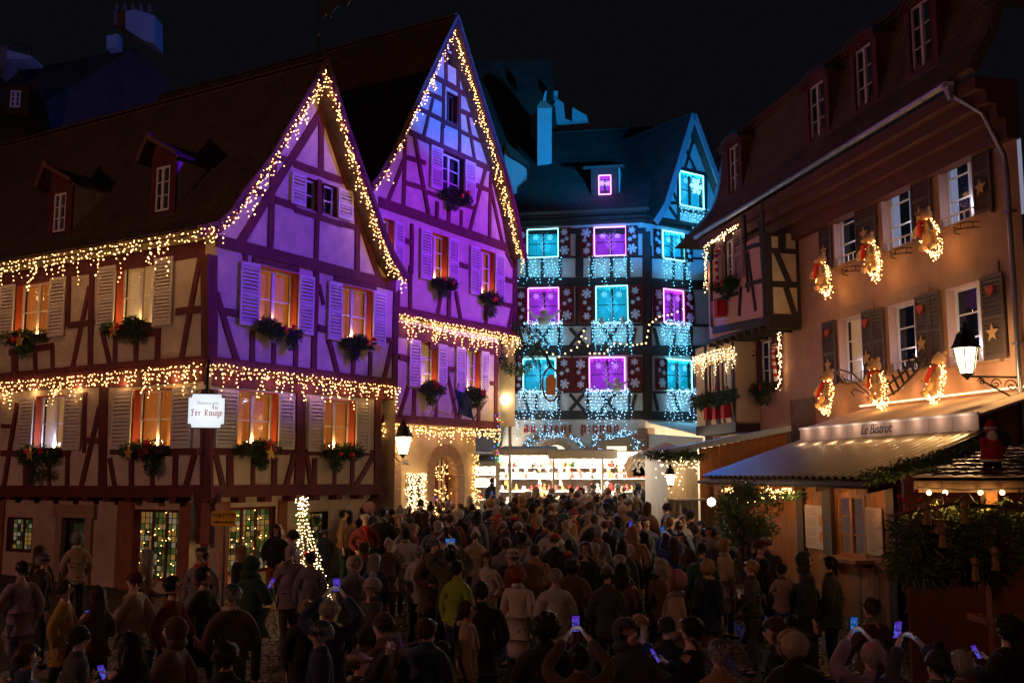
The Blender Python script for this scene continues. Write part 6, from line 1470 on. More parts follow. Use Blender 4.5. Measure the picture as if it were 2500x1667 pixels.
mk('twig', join(tube([at(2310, 1205, 11.4), at(2255, 1222, 11.4), at(2215, 1248, 11.4), at(2152, 1258, 11.4)], [.014, .012, .009, .003], 5), tube([at(2255, 1222, 11.4), at(2220, 1216, 11.4), at(2195, 1214, 11.4)], [.01, .007, .003], 4), tube([at(2250, 1224, 11.4), at(2252, 1195, 11.4)], [.008, .003], 4), tube([at(2290, 1212, 11.4), at(2268, 1240, 11.4), at(2262, 1268, 11.4)], [.009, .006, .003], 4), tube([at(2215, 1248, 11.4), at(2180, 1262, 11.4)], [.007, .003], 4)), pbr('pale_bark', (.28, .20, .12), .8, .3, 20, .1), br)
for u, v in ((2196, 1209), (2208, 1219), (2237, 1196), (2246, 1218), (2289, 1235), (2213, 1242), (2256, 1270)): mk('bauble', ball(at(u, v + 3, 11.38), .028, 8, 6), M_RED, br, smooth=True)
# Father Christmas figure on the netted roof
sx = at(2425, 1160, 12.9)
sn = thing('santa_figure', tuple(sx), 'small Father Christmas figure with sack standing on the netted stall roof', 'figurine')
mk('figure_body', join(ball(sx + Vector((0, 0, .555)), .062, 10, 8), lathe([(.14, .18), (.13, .3), (.11, .42), (.05, .50)], 10, sx), tube([sx + Vector((-.10, 0, .45)), sx + Vector((-.14, -.08, .33)), sx + Vector((-.03, -.14, .30))], [.045, .04, .03], 7), tube([sx + Vector((.10, 0, .45)), sx + Vector((.15, -.02, .33)), sx + Vector((.10, -.10, .28))], [.045, .04, .03], 7), lathe([(.075, .58), (.05, .66), (.01, .71)], 8, sx)), M_REDCLOTH, sn, smooth=True)
mk('beard', join(lathe([(.06, .40), (.065, .5), (.03, .56)], 8, sx + Vector((0, -.04, 0))), lathe([(.08, .575), (.08, .60)], 10, sx), lathe([(.148, .17), (.148, .20)], 12, sx)), M_SNOWM, sn)
mk('sack', ball(sx + Vector((.14, .05, .45)), .13, 8, 6), M_DARKWOOD, sn, smooth=True); mk('legs', join(tube([sx + Vector((-.06, 0, 0)), sx + Vector((-.06, 0, .2))], .05, 6), tube([sx + Vector((.06, 0, 0)), sx + Vector((.06, 0, .2))], .05, 6)), M_IRON, sn)
# olive tree in a pot
TC = Vector((px(1812, 20), 20.0, ground(0, 20)))
ot = thing('olive_tree', tuple(TC), 'small round leafy tree lit by the floodlamp beside the metal roofed stall', 'tree')
mk('trunk', join(tube([TC, TC + Vector((.02, 0, .8)), TC + Vector((-.03, 0, 1.35)), TC + Vector((0, 0, 1.9))], [.05, .04, .035, .02], 7), *[tube([TC + Vector((0, 0, 1.2 + .1 * i)), TC + Vector((.5 * math.cos(i * 1.9), .4 * math.sin(i * 1.9), 1.75 + .12 * i))], [.02, .006], 4) for i in range(7)]), MATS['bark'], ot)
M_LEAF = [pbr('olive_leaf', (.09, .14, .05), .6, .4, 15, 0), pbr('olive_leaf_pale', (.20, .26, .12), .6, .4, 15, 0)]
for k in range(2):
    cs = []
    for i in range(44): 
        a = rnd.uniform(0, 6.28); rr_ = rnd.uniform(.1, .62); z = rnd.uniform(1.45, 2.5); rr_ *= math.sqrt(max(.05, 1 - ((z - 1.95) / .65) ** 2)); cs.append(sprigs(TC + Vector((rr_ * math.cos(a), rr_ * math.sin(a), z)), (.16, .16, .14), 90, .06, .016, -.2))
    mk('crown', many(cs), M_LEAF[k], ot, kind='stuff')
mk('pot', lathe([(.2, 0), (.28, .4), (.30, .42)], 12, TC), M_STONE, ot)
# the floodlamp
fl = at(1737, 1225, 21.3)
ft = thing('floodlamp', tuple(fl), 'blinding round floodlamp on a bracket left of the small round tree', 'lamp')
mk('lens', ball(fl, .085, 10, 8), glow('floodlamp_glow', (1, .92, .75), 22), ft, smooth=True); mk('bracket', tube([fl + Vector((.02, .05, 0)), fl + Vector((.35, .4, .03)), fl + Vector((.38, .45, -2.0))], .03, 6), M_DARKWOOD, ft)
lamp('floodlamp_light', 'POINT', tuple(fl + Vector((.05, -.35, .25))), 50, (1, .82, .55), .07)
# third stall: grey and orange boards with blue-lit roof
S3 = thing('market_stall', (5.5, 27.5, .5), 'board stall with a plain sloping roof lit blue, tucked under the timbered bay', 'market stall')
y3 = 27.2
A3 = at(1619, 1112, y3); B3 = at(1932, 1052, y3); zsl = lambda x: A3.z + (B3.z - A3.z) * (x - A3.x) / (B3.x - A3.x)
mk('roof', hexa([A3, B3, B3 + Vector((0, 5, -.0)), A3 + Vector((0, 5, 0))], [p + Vector((0, 0, .15)) for p in (A3, B3, B3 + Vector((0, 5, 0)), A3 + Vector((0, 5, 0)))]), pbr('painted_sheet', (.25, .30, .36), .45, .2, 5, .05), S3)
W3 = Wall(S3, (0, y3 + .15), (1, 0)); xg = at(1633, 1200, y3).x; xo = at(1712, 1200, y3).x
def planks_x(x0, x1, w, mat):
    n = int((x1 - x0) / w)
    for i in range(n):
        a, b = x0 + i * w + .003, x0 + (i + 1) * w - .003; z = zsl((a + b) / 2) - .01; mk('plank', box((a, y3 + .15 + rnd.uniform(0, .01), .4), (b, y3 + .18, z)), mat, S3)
planks_x(xg, xo, .16, pbr('grey_boards', (.32, .27, .20), .75, .25, 8, .12, stretch=(3, 3, .4))); planks_x(xo, B3.x, .18, M_PINE)
mk('side_wall', box((xg, y3 + .2, .4), (xg + .04, y3 + 4.8, zsl(xg))), MATS['grey_boards'], S3)
mk('counter', box((xg - .1, y3 - .25, at(1650, 1216, y3).z - .05), (xo + .1, y3 + .15, at(1650, 1216, y3).z)), pbr('pale_counter', (.5, .45, .4), .5, .1, 9, 0), S3)
mk('panel_moulding', join(box((xo + .25, y3 + .10, 2.62), (B3.x - .5, y3 + .14, 2.66)), box((xo + .25, y3 + .10, 2.0), (xo + .29, y3 + .14, 2.62))), M_PINED, S3)
fg3 = thing('fir_garland', tuple(at(1650, 1115, y3 - .2)), 'dark fir garland along the left eave of the blue roofed stall', 'garland')
mk('greenery', many([sprigs(at(1592 + i * 9, 1112 + rnd.uniform(-4, 4), y3 - .2), (.16, .16, .10), 90, .12, .011) for i in range(14)]), M_FIR, fg3, kind='stuff')
garland([at(1615, 1124, y3 - .15), at(1660, 1124, y3 - .15), at(1702, 1122, y3 - .15)], 'curtain of white fairy lights under the fir garland of the blue roofed stall', (.2, .75), .05, G_WHITE, .014, .11, 3, 3.5, (1, .75, .45), jit=.05)
lantern(at(1637, 1183, y3 - .35), .55, 'small white lantern hanging at the corner of the blue roofed stall', 22, None)
# ================================================================ bright stalls in the middle
M_CANVAS = pbr('grey_canvas', (.42, .39, .34), .85, .1, 5, .08)
M_CREAMB = pbr('cream_boards', (.68, .62, .50), .7, .1, 8, .05)
G_SHELF = pbr('lit_white_shelf', (.80, .76, .68), .6, .04, 9, 0)
S4 = thing('market_stall', (1.4, 36.5, .7), 'brightly lit gift stall across the square under two long grey awnings', 'market stall')
def yp(u, v, y): return at(u, v, y)
for (u0, u1, v0, v1, yy) in ((1204, 1363, 1096, 1112, 34.6), (1338, 1508, 1099, 1120, 34.0)):
    a = at(u0, v0, yy); b = at(u1, v1, yy)
    mk('awning', hexa([(a.x, yy, b.z), (b.x, yy, b.z), (b.x, yy + 1.6, b.z + .28), (a.x, yy + 1.6, b.z + .28)], [(a.x, yy, a.z), (b.x, yy, a.z), (b.x, yy + 1.6, b.z + .36), (a.x, yy + 1.6, b.z + .36)]), M_CANVAS, S4)
xa, xb = at(1215, 1150, 36.6).x, at(1600, 1150, 36.6).x; zt4 = at(1300, 1112, 36.6).z
mk('back_wall', box((xa, 37.6, .7), (xb, 37.68, zt4 + .1)), G_SHELF, S4); mk('ceiling_board', box((xa, 35.6, zt4 + .1), (xb, 37.7, zt4 + .15)), G_SHELF, S4)
for x in (xa, xa + 1.9, xa + 3.6, xb - .1): mk('post', box((x, 35.7, .7), (x + .09, 35.8, zt4 + .1)), M_CREAMB, S4)
mk('side_wall', box((xa - .06, 35.7, .7), (xa, 37.7, zt4 + .1)), G_SHELF, S4)
for z in (1.55, 2.05, 2.5, 2.9): mk('shelf', box((xa + .02, 37.15, z), (xb - .05, 37.6, z + .03)), G_SHELF, S4)
mk('counter', box((xa + .1, 35.9, 1.5), (xb - .2, 36.5, 1.58)), M_CREAMB, S4); mk('counter_front', box((xa + .1, 35.92, .6), (xb - .2, 35.98, 1.5)), M_CREAMB, S4)
for x in (xa + .7, xa + 1.9, xa + 3.1, xa + 4.4): 
    mk('tube_lamp', box((x - .35, 35.95, zt4 + .04), (x + .35, 36.0, zt4 + .08)), glow('stall_tube', (1, .93, .8), 14), S4)
    lamp('stall_lamp', 'POINT', (x, 36.3, zt4 - .10), 620, (1, .86, .68), .08)
goods = [('red', (.5, .03, .02)), ('white', (.75, .7, .65)), ('orange', (.6, .2, .05)), ('dark', (.06, .04, .04)), ('gold', (.6, .4, .12)), ('green', (.06, .2, .08)), ('blue', (.1, .15, .4))]
proto = {}
for gi, (nm, c) in enumerate(goods):
    m = pbr('gift_' + nm, c, .5, .1, 20, 0)
    shp = [lathe([(.05, 0), (.07, .05), (.07, .16), (.03, .2)], 8), join(box((-.07, -.05, 0), (.07, .05, .18)), box((-.02, -.055, 0), (.02, .055, .19)), box((-.075, -.02, .08), (.075, .02, .1))), join(ball((0, 0, .07), .07, 7, 5), ball((0, 0, .18), .05, 7, 5)), lathe([(.09, 0), (.06, .1), (.07, .1), (.03, .2), (.01, .24)], 8)]
    proto[nm] = [mesh('gift', *s, m) for s in shp]
ORD = ['first', 'second', 'third', 'fourth', 'fifth', 'sixth', 'seventh', 'eighth', 'ninth', 'tenth', 'eleventh', 'twelfth', 'thirteenth', 'fourteenth', 'fifteenth', 'sixteenth', 'seventeenth', 'eighteenth', 'nineteenth', 'twentieth', 'twenty-first', 'twenty-second', 'twenty-third', 'twenty-fourth', 'twenty-fifth', 'twenty-sixth', 'twenty-seventh', 'twenty-eighth', 'twenty-ninth', 'thirtieth', 'thirty-first', 'thirty-second', 'thirty-third', 'thirty-fourth', 'thirty-fifth', 'thirty-sixth']
def ordn(n): return ORD[n]
gcount = {}
def put_gift(p, s=1.0, only=None, shelf=''):
    nm = only or rnd.choices([g[0] for g in goods], [6, 5, 4, 2, 3, 1, 1])[0]; me = rnd.choice(proto[nm]); o = bpy.data.objects.new('gift', me); put(o, T(p) @ Matrix.Scale(s, 4) @ Matrix.Rotation(rnd.uniform(0, 3), 4, 'Z'))
    n = gcount[shelf] = gcount.get(shelf, -1) + 1
    tag(o, f'{nm} gift item, {ordn(n)} from the left on the {shelf}', 'gift item', 'gifts on the stall shelves')
for z, sh_ in ((1.58, 'lowest shelf'), (2.08, 'second lowest shelf'), (2.53, 'second highest shelf'), (2.93, 'top shelf')):
    x = xa + .15
    while x < xb - .2: put_gift((x, 37.32, z), rnd.uniform(.8, 1.3), None, sh_ + ' of the gift stall'); x += rnd.uniform(.17, .30)
x = xa + 1.2
while x < xb - .3: put_gift((x, 36.1, 1.58), rnd.uniform(1.0, 1.7), None, 'counter of the gift stall'); x += rnd.uniform(.2, .4)
hn = 0
x = xa + .3
while x < xb - .3:
    for k in range(rnd.choice((2, 3, 4))):
        z = zt4 - .12 - k * .24; nm = rnd.choice(['red', 'white', 'red', 'gold', 'white', 'orange']); o = bpy.data.objects.new('hanging_gift', rnd.choice(proto[nm])); put(o, T((x, 36.75 + rnd.uniform(-.1, .1), z - .2)) @ Matrix.Scale(rnd.uniform(.7, 1.0), 4))
        tag(o, f'{nm} hanging gift, {ORD[k]} from the top of the {ORD[hn]} hanging strand', 'gift item', 'gifts hanging in the bright stall')
    hn += 1; x += rnd.uniform(.26, .5)
for i, (u, v) in enumerate(((1562, 1125), (1540, 1137), (1578, 1135), (1560, 1148), (1545, 1152), (1572, 1150), (1592, 1128))):
    q = at(u, v, 34.8); h = thing('gable_ornament', tuple(q), 'house shaped ornament with pale pointed roof, ' + ('upper left', 'left', 'upper middle right', 'lower middle', 'lowest left', 'lower right', 'topmost right')[i] + ' of its cluster', 'ornament', 'house shaped hanging ornaments')
    mk('ornament_front', hexa([q + Vector(p) for p in ((-.2, 0, -.18), (.2, 0, -.18), (.2, 0, .0), (0, 0, .32), (-.2, 0, .0))], [q + Vector(p) for p in ((-.2, .12, -.18), (.2, .12, -.18), (.2, .12, .0), (0, .12, .32), (-.2, .12, .0))]), pbr('ginger_board', (.52, .28, .12), .7, .2, 9, 0), h)
    mk('ornament_roof', join(tube([q + Vector((-.24, -.02, -.02)), q + Vector((0, -.02, .36))], .035, 4), tube([q + Vector((.24, -.02, -.02)), q + Vector((0, -.02, .36))], .035, 4), tube([q + Vector((0, 0, .36)), q + Vector((0, .0, .5))], .006, 3)), pbr('pale_roof', (.6, .58, .55), .6, 0, 1, 0), h)
lamp('ornament_fill', 'POINT', tuple(at(1568, 1100, 33.6)), 45, (1, .8, .5), .06)  # fill light added in front to brighten the ornaments
S5 = thing('market_stall', (-1.5, 38.5, .75), 'small white lit stall in the gap left of the round street lamp', 'market stall')
xa5, xb5 = at(1150, 1150, 38.8).x, at(1234, 1150, 38.8).x
mk('back_wall', box((xa5, 39.6, .7), (xb5, 39.68, 3.2)), G_SHELF, S5)
mk('side_wall', box((xb5, 38.4, .7), (xb5 + .05, 39.6, 3.2)), M_CREAMB, S5); mk('awning', hexa([(xa5 - .2, 37.8, 2.95), (xb5 - .3, 37.8, 2.95), (xb5 - .3, 39.2, 3.2), (xa5 - .2, 39.2, 3.2)], [(xa5 - .2, 37.8, 3.15), (xb5 - .3, 37.8, 3.15), (xb5 - .3, 39.2, 3.4), (xa5 - .2, 39.2, 3.4)]), M_CANVAS, S5)
mk('tent_roof', hexa([(xa5 - .3, 38, 3.5), (xb5 - .2, 38, 3.5), (xb5 - .2, 40, 3.5), (xa5 - .3, 40, 3.5)], [(xa5 + .3, 38.8, 4.9), (xa5 + .5, 38.8, 4.9), (xa5 + .5, 39.2, 4.9), (xa5 + .3, 39.2, 4.9)]), pbr('lilac_canvas', (.5, .5, .62), .8, .1, 5, 0), S5)
for z in (1.7, 2.2, 2.65): mk('shelf', box((xa5, 39.2, z), (xb5, 39.6, z + .03)), G_SHELF, S5)
for z, sh_ in ((1.73, 'lowest'), (2.23, 'middle'), (2.68, 'top')):
    x = xa5 + .1
    while x < xb5 - .1: put_gift((x, 39.35, z), 1.0, rnd.choice(['red', 'white', 'gold']), sh_ + ' shelf of the small white stall'); x += rnd.uniform(.16, .28)
for x in (xa5 + .35, xb5 - .35): lamp('stall_lamp', 'POINT', (x, 38.7, 2.85), 230, (1, .84, .62), .08)
# white restaurant awning and parasol
RW = thing('white_awning', tuple(D.w(1.8, 4, 1.2)), 'large white glowing restaurant awning on the right face of the decorated house', 'awning')
zw = 4.62
mk('canopy', hexa([D.w(.1, zw, .05), D.w(4.4, zw, .05), D.w(4.4, 4.0, 3.0), D.w(.1, 4.0, 3.0)], [D.w(.1, zw + .06, .05), D.w(4.4, zw + .06, .05), D.w(4.4, 4.06, 3.0), D.w(.1, 4.06, 3.0)]), pbr('white_canvas', (.75, .70, .60), .8, .06, 5, .05), RW)
mk('valance', wbox(D, .1, 3.78, 4.4, 4.03, 3.0, 3.03), MATS['white_canvas'], RW); mk('side_flap', hexa([D.w(.1, 3.2, .05), D.w(.13, 3.2, .05), D.w(.13, 3.2, 2.9), D.w(.1, 3.2, 2.9)], [D.w(.1, 4.2, .05), D.w(.13, 4.2, .05), D.w(.13, 3.98, 2.9), D.w(.1, 3.98, 2.9)]), MATS['white_canvas'], RW)
for s in (1.0, 3.0): lamp('awning_lamp', 'POINT', tuple(D.w(s, 3.15, 1.6)), 210, (1, .78, .50), .15)
mk('awning_lamp_globe', join(ball(D.w(1.0, 3.45, 1.6), .12), ball(D.w(3.0, 3.45, 1.6), .12)), glow('globe_white', (1, .9, .7), 8), RW)
PS = thing('parasol', tuple(at(1625, 1200, 33)), 'grey market parasol in front of the white awning', 'parasol')
pc = at(1625, 1078, 32.8); lamp('parasol_fill', 'POINT', (pc.x - .2, pc.y - .3, pc.z - 1.0), 38, (1, .85, .65), .1)  # fill light added under the canopy to brighten it
mk('canopy', ([pc] + [pc + Vector((1.0 * math.cos(a) * 1.1, 1.0 * math.sin(a), -.42)) for a in [2 * math.pi * (i + .5) / 8 for i in range(8)]] + [pc + Vector((1.0 * math.cos(a) * 1.1, 1.0 * math.sin(a), -.55)) for a in [2 * math.pi * (i + .5) / 8 for i in range(8)]], [(0, 1 + i, 1 + (i + 1) % 8) for i in range(8)] + [(1 + i, 9 + i, 9 + (i + 1) % 8, 1 + (i + 1) % 8) for i in range(8)]), pbr('parasol_grey', (.55, .52, .48), .85, .1, 5, .05), PS)
mk('pole', tube([pc, pc + Vector((0, 0, -3.2))], .03, 6), M_WHITE, PS)
# ================================================================ lamp posts, signs
sl = at(1233, 975, 32.8)
SL = thing('street_lamp', (sl.x + .12, sl.y, .6), 'slim street lamp with a dazzling globe beside the second gable house', 'street lamp')
mk('globe', ball(sl, .15, 12, 8), glow('globe_sodium', (1, .78, .40), 18), SL, smooth=True); mk('pole', tube([(sl.x + .16, sl.y + .05, .5), (sl.x + .16, sl.y + .05, 7.8)], .05, 8), M_ZINC, SL); mk('arm', tube([sl + Vector((.16, .05, .05)), sl], .03, 5), M_ZINC, SL)
lamp('street_and_fill_light', 'POINT', tuple(sl + Vector((.5, -1.2, .1))), 60, (1, .66, .30), .15)
# white hanging sign on the corner
sg_ = at(504, 1003, 21.3); n_ = (Vector((0, 0, CAMH)) - sg_); n_.z = 0; n_.normalize()
HS = thing('hanging_sign', tuple(sg_), 'white illuminated sign with red gothic lettering hanging at the house corner', 'sign')
SW = Wall(HS, (sg_.x, sg_.y), (n_.y * 1.0, -n_.x)); SW.n = n_
if SW.d.x < 0: SW.d = -SW.d
hw_, hh2, nc = .36, .345, .075
pts = [(-hw_, -hh2 + nc), (-hw_ + nc * .8, -hh2 + nc), (-hw_ + nc, -hh2), (hw_ - nc, -hh2), (hw_ - nc * .8, -hh2 + nc), (hw_, -hh2 + nc), (hw_, hh2 - nc), (hw_ - nc * .8, hh2 - nc), (hw_ - nc, hh2), (-hw_ + nc, hh2), (-hw_ + nc * .8, hh2 - nc), (-hw_, hh2 - nc)]
mk('light_box', wpoly(SW, [(a, sg_.z + b) for a, b in pts], -.06, .06), pbr('sign_acrylic', (.8, .8, .8), .4, .05, 6, 0, emit=(.82, .93, 1.0), es=.72), HS)
mk('sign_rim', join(*[tube([SW.w(pts[i][0] * 1.01, sg_.z + pts[i][1] * 1.01, .0), SW.w(pts[(i + 1) % 12][0] * 1.01, sg_.z + pts[(i + 1) % 12][1] * 1.01, .0)], .014, 4) for i in range(12)]), M_IRON, HS)
mk('hanger', join(tube([SW.w(0, sg_.z + hh2, 0), SW.w(0, sg_.z + hh2 + .55, 0), SW.w(.02, sg_.z + 1.1, -.3)], .035, 6), *[tube([SW.w(sgn * (.05 + .07 * math.sin(k * .5)) , sg_.z + hh2 + .02 + .012 * k, .0) for k in range(9)], .010, 4) for sgn in (-1, 1, 1.9, -1.9)]), M_IRON, HS)
text('Restaurant', SW.w(.02, sg_.z + .16, .064), n_, .095, pbr('sign_grey', (.45, .47, .48), .6, 0, 1, 0), HS, ext=.001)
M_SR = pbr('sign_scarlet', (.62, .03, .03), .6, 0, 1, 0)
blackletter('Au', SW, .10, sg_.z + .035, .062, M_SR, HS, .06, .066, .08, 1); blackletter('Fer', SW, -.31, sg_.z - .10, .085, M_SR, HS, .06, .066, .08, 1); blackletter('Rouge', SW, -.045, sg_.z - .10, .085, M_SR, HS, .06, .066, .06, 1)
lamp('sign_glow', 'POINT', tuple(SW.w(0, sg_.z, .5)), 5, (.8, .92, 1), .3)
# toilets sign
ts = at(547, 1265, 19.2); tb = Vector((ts.x + .02, ts.y, ground(0, 19.2)))
TS = thing('toilet_sign', tuple(tb), 'yellow TOILETTES sign with an arrow to the left on a slim grey post', 'sign')
TW = Wall(TS, (ts.x, ts.y - .03), (1, 0)); TW.n = Vector((0, -1, 0))
M_YEL = pbr('sign_yellow', (.85, .48, .04), .6, .1, 9, .05)
def rrect(x0, z0, x1, z1, r): return [(x0 + r, z0), (x1 - r, z0), (x1, z0 + r), (x1, z1 - r), (x1 - r, z1), (x0 + r, z1), (x0, z1 - r), (x0, z0 + r)]
mk('sign_plate', wpoly(TW, rrect(-.235, ts.z - .14, .235, ts.z + .14, .03), -.02, .0), M_YEL, TS); mk('post', tube([tb, Vector((tb.x, tb.y, ts.z + .1))], .03, 8), M_ZINC, TS)
text('TOILETTES', TW.w(.0, ts.z + .055, .002), TW.n, .094, M_IRON, TS, ext=.001, bold=.0015)
mk('arrow', wpoly(TW, [(.19, ts.z - .055), (.19, ts.z - .075), (-.10, ts.z - .075), (-.10, ts.z - .09), (-.20, ts.z - .065), (-.10, ts.z - .04), (-.10, ts.z - .055)][::-1], .0, .004), M_IRON, TS)
# string light cone tree
tx = at(735, 1216, 21.6); gx = ground(0, 21.6)
CTR = thing('light_tree', (tx.x, tx.y, gx), 'leaning cone of golden fairy lights with a bright top in front of the corner house', 'light tree')
bs, ws_ = [], []
for k in range(9):
    a = 2 * math.pi * k / 9; foot = Vector((tx.x + .28 + .42 * math.cos(a), tx.y + .35 * math.sin(a), gx + (.05 if k in (0, 1, 8) else .35)))
    ws_.append(tube([tx, foot], .006, 3))
    for j in range(42):
        q = tx.lerp(foot, (j / 29) ** .8) + Vector((rnd.gauss(0, .02), rnd.gauss(0, .02), 0)); bs.append(octa(q, .0125 * rnd.uniform(.7, 1.2)))
for j in range(45): q = tx + Vector((rnd.gauss(0, .07), rnd.gauss(0, .05), rnd.uniform(-.35, .03))); bs.append(octa(q, .015))
mk('bulbs', many(bs), G_WHITE, CTR, kind='stuff'); mk('cable', many(ws_), M_WIRE, CTR); mk('centre_pole', tube([(tx.x + .05, tx.y, gx), tx], .015, 5), M_IRON, CTR)
mk('ivy', sprigs(tx + Vector((.03, 0, -.4)), (.14, .1, .14), 90, .1, .02), M_FIR, CTR, kind='stuff')
mk('red_bow', join(ball(tx + Vector((.18, -.15, -1.15)), .07), ball(tx + Vector((.30, -.15, -1.12)), .07), ball(tx + Vector((.26, -.16, -1.3)), .05)), M_REDCLOTH, CTR, smooth=True)
for f in (.05, .3, .6, .9): lamp('fairy_light_glow', 'POINT', (tx.x + .25 * f, tx.y - .1, tx.z - 1.9 * f), 13, WARM, .15)
WRq = B0.u(762, 1288, .1)
WRT = thing('door_wreath', tuple(WRq), 'dark evergreen wreath hanging beside the green leaded window behind the cone of lights', 'wreath')
mk('ring', many([sprigs(WRq + B0.d * .17 * math.cos(a) + Vector((0, 0, .24 * math.sin(a))), (.05, .05, .05), 40, .06, .01) for a in [2 * math.pi * i / 16 for i in range(16)]]), M_FIR, WRT, kind='stuff')
# wall lantern of the second gable house
ln = C0.shift(.62).u(984, 1108)
cs_ = [C0.w(C0.q(950, 1080)[0], ln.z + .5 - .1 * 0, .03), ]
crv = [C0.w(C0.q(950, 1080)[0], ln.z + .55, .03), C0.w(C0.q(950, 1080)[0], ln.z + .1, .06), C0.w(C0.q(955, 1080)[0], ln.z - .18, .25), C0.w(C0.q(965, 1080)[0], ln.z - .28, .5), ln + Vector((0, 0, -.12))]
lantern(ln, .95, 'lit iron wall lantern on a curled bracket above the stone arches', 75, None, scroll=join(tube(crv, .016, 5), *[tube([crv[i].lerp(crv[i + 1], .5) + Vector((-.05 * math.cos(k), 0, .05 * math.sin(k))) for k in range(7)], .008, 3) for i in range(4)]))
# flags
def flag(c, w, h, cols, label, tilt, name='flag'):
    t = thing(name, tuple(c), label, 'flag')
    n = len(cols)
    for i, m in enumerate(cols):
        V = []; F = []
        for a in range(4):
            f = (i + a / 3) / n
            for b in range(6):
                g = b / 5; V.append(Vector(c) + Vector((w * f * math.cos(tilt) - h * g * math.sin(tilt) * .6, -.08 * math.sin(f * 7 + g * 4), w * f * math.sin(tilt) - h * g)))
        for a in range(3):
            for b in range(5): F.append((a * 6 + b, a * 6 + b + 1, (a + 1) * 6 + b + 1, (a + 1) * 6 + b))
        mk('flag_stripe', (V, F), m, t, smooth=True)
    return t
M_FW = pbr('flag_white', (.6, .55, .52), .85, .05, 5, 0); M_FR = pbr('flag_red', (.5, .05, .03), .85, .1, 5, 0); M_FB = pbr('flag_blue', (.03, .05, .22), .85, .1, 5, 0)
fp = C1.shift(.9); f1 = flag(fp.u(1070, 960), 1.05, .62, [M_FR, M_FW, M_FR], 'red and white flag hanging slack below the left window box of the second house', R(-62))
mk('flag_pole', tube([C1.u(1042, 1022, .05), fp.u(1098, 925)], .018, 5), M_IRON, f1)
f2 = flag(fp.u(1110, 950), .42, .70, [M_FB], 'dark blue flag drooping between the two window boxes', R(-20)); mk('flag_pole', tube([C1.u(1100, 1010, .05), fp.u(1120, 935)], .018, 5), M_IRON, f2)
bp_ = thing('banner_pole', tuple(C1.u(1145, 1030, .05)), 'bare slanted flag pole near the corner of the second house', 'flag pole'); mk('pole', tube([C1.u(1145, 1032, .05), fp.u(1188, 978)], .02, 5), M_IRON, bp_)
# oval shop sign with black wreath bracket
os_ = at(1345, 938, 33.4)
OSG = thing('oval_sign', tuple(os_), 'oval shop sign in a dark ring hanging before the lower left cyan window', 'sign')
mk('ring', tube([os_ + Vector((.28 * math.cos(a), .05 * math.cos(a), .55 * math.sin(a))) for a in [2 * math.pi * i / 20 for i in range(21)]], .035, 6), M_OXBLOOD, OSG, smooth=True)
mk('board', hexa([os_ + Vector((x, -.02, z)) for x, z in ((-.15, -.35), (.15, -.35), (.17, .2), (0, .34), (-.17, .2))], [os_ + Vector((x, .02, z)) for x, z in ((-.15, -.35), (.15, -.35), (.17, .2), (0, .34), (-.17, .2))]), pbr('sign_wood', (.35, .12, .05), .7, .2, 9, 0), OSG)
bp0 = at(1263, 905, 32.4)
crv = [bp0, at(1262, 870, 32.5), at(1280, 845, 32.7), at(1310, 845, 33.0), at(1332, 865, 33.2), at(1343, 890, 33.4), os_ + Vector((0, 0, .55))]
mk('iron_bracket', join(tube(crv, .05, 6), *[tube([crv[i] + Vector((.14 * math.cos(k * .8) * (1 - k / 12), 0, .14 * math.sin(k * .8) * (1 - k / 12))) for k in range(9)], .02, 4) for i in range(1, 6)]), M_IRON, OSG)
wr_ = thing('leaf_wreath', tuple(at(1262, 850, 32.5)), 'big dark wreath around the curled iron bracket at the corner of the second house', 'wreath')
mk('greenery', many([sprigs(at(1262, 850, 32.5) + Vector((.62 * math.cos(a), 0, .72 * math.sin(a))), (.16, .14, .16), 80, .14, .014) for a in [2 * math.pi * i / 18 for i in range(18)]]), M_FIR, wr_, kind='stuff')
# coloured lights string by the street lamp
cb_ = thing('coloured_lights', tuple(at(1222, 1050, 32)), 'trailing string of blue, green and red lights beside the round street lamp', 'fairy lights')
for nm, c in (('blue', (.05, .1, 1)), ('green', (.05, .7, .15)), ('red', (1, .12, .04))):
    mk(nm + '_bulbs', many([octa(at(1216 + rnd.gauss(0, 5), 1008 + rnd.uniform(0, 120), 32 + rnd.gauss(0, .1)), .022) for i in range(14)]), glow('bulb_' + nm, c, 4), cb_, kind='stuff')
mk('cable', tube([at(1216, 1005, 32), at(1220, 1060, 32), at(1212, 1130, 32)], .008, 4), M_FIR, cb_)
# large warm bulb festoon across the street
fe = thing('festoon', tuple(at(1480, 850, 35)), 'sagging festoon of large warm bulbs across the front of the decorated house', 'festoon lights')
fpz = [(1281, 803), (1320, 850), (1365, 868), (1409, 845), (1425, 805), (1440, 860), (1475, 860), (1500, 835), (1545, 840), (1577, 835), (1585, 790), (1610, 770), (1640, 765), (1682, 745)]
fpw = [at(u, v, 36.2) for u, v in fpz]; mk('cable', tube(fpw, .01, 4), M_IRON, fe)
bb = []
for i in range(len(fpw) - 1):
    for k in range(3): bb.append(ball(fpw[i].lerp(fpw[i + 1], k / 3) + Vector((0, 0, -.04)), .030, 6, 5))
for b in bb: mk('festoon_bulb', b, glow('festoon_warm', (1, .60, .22), 6), fe)
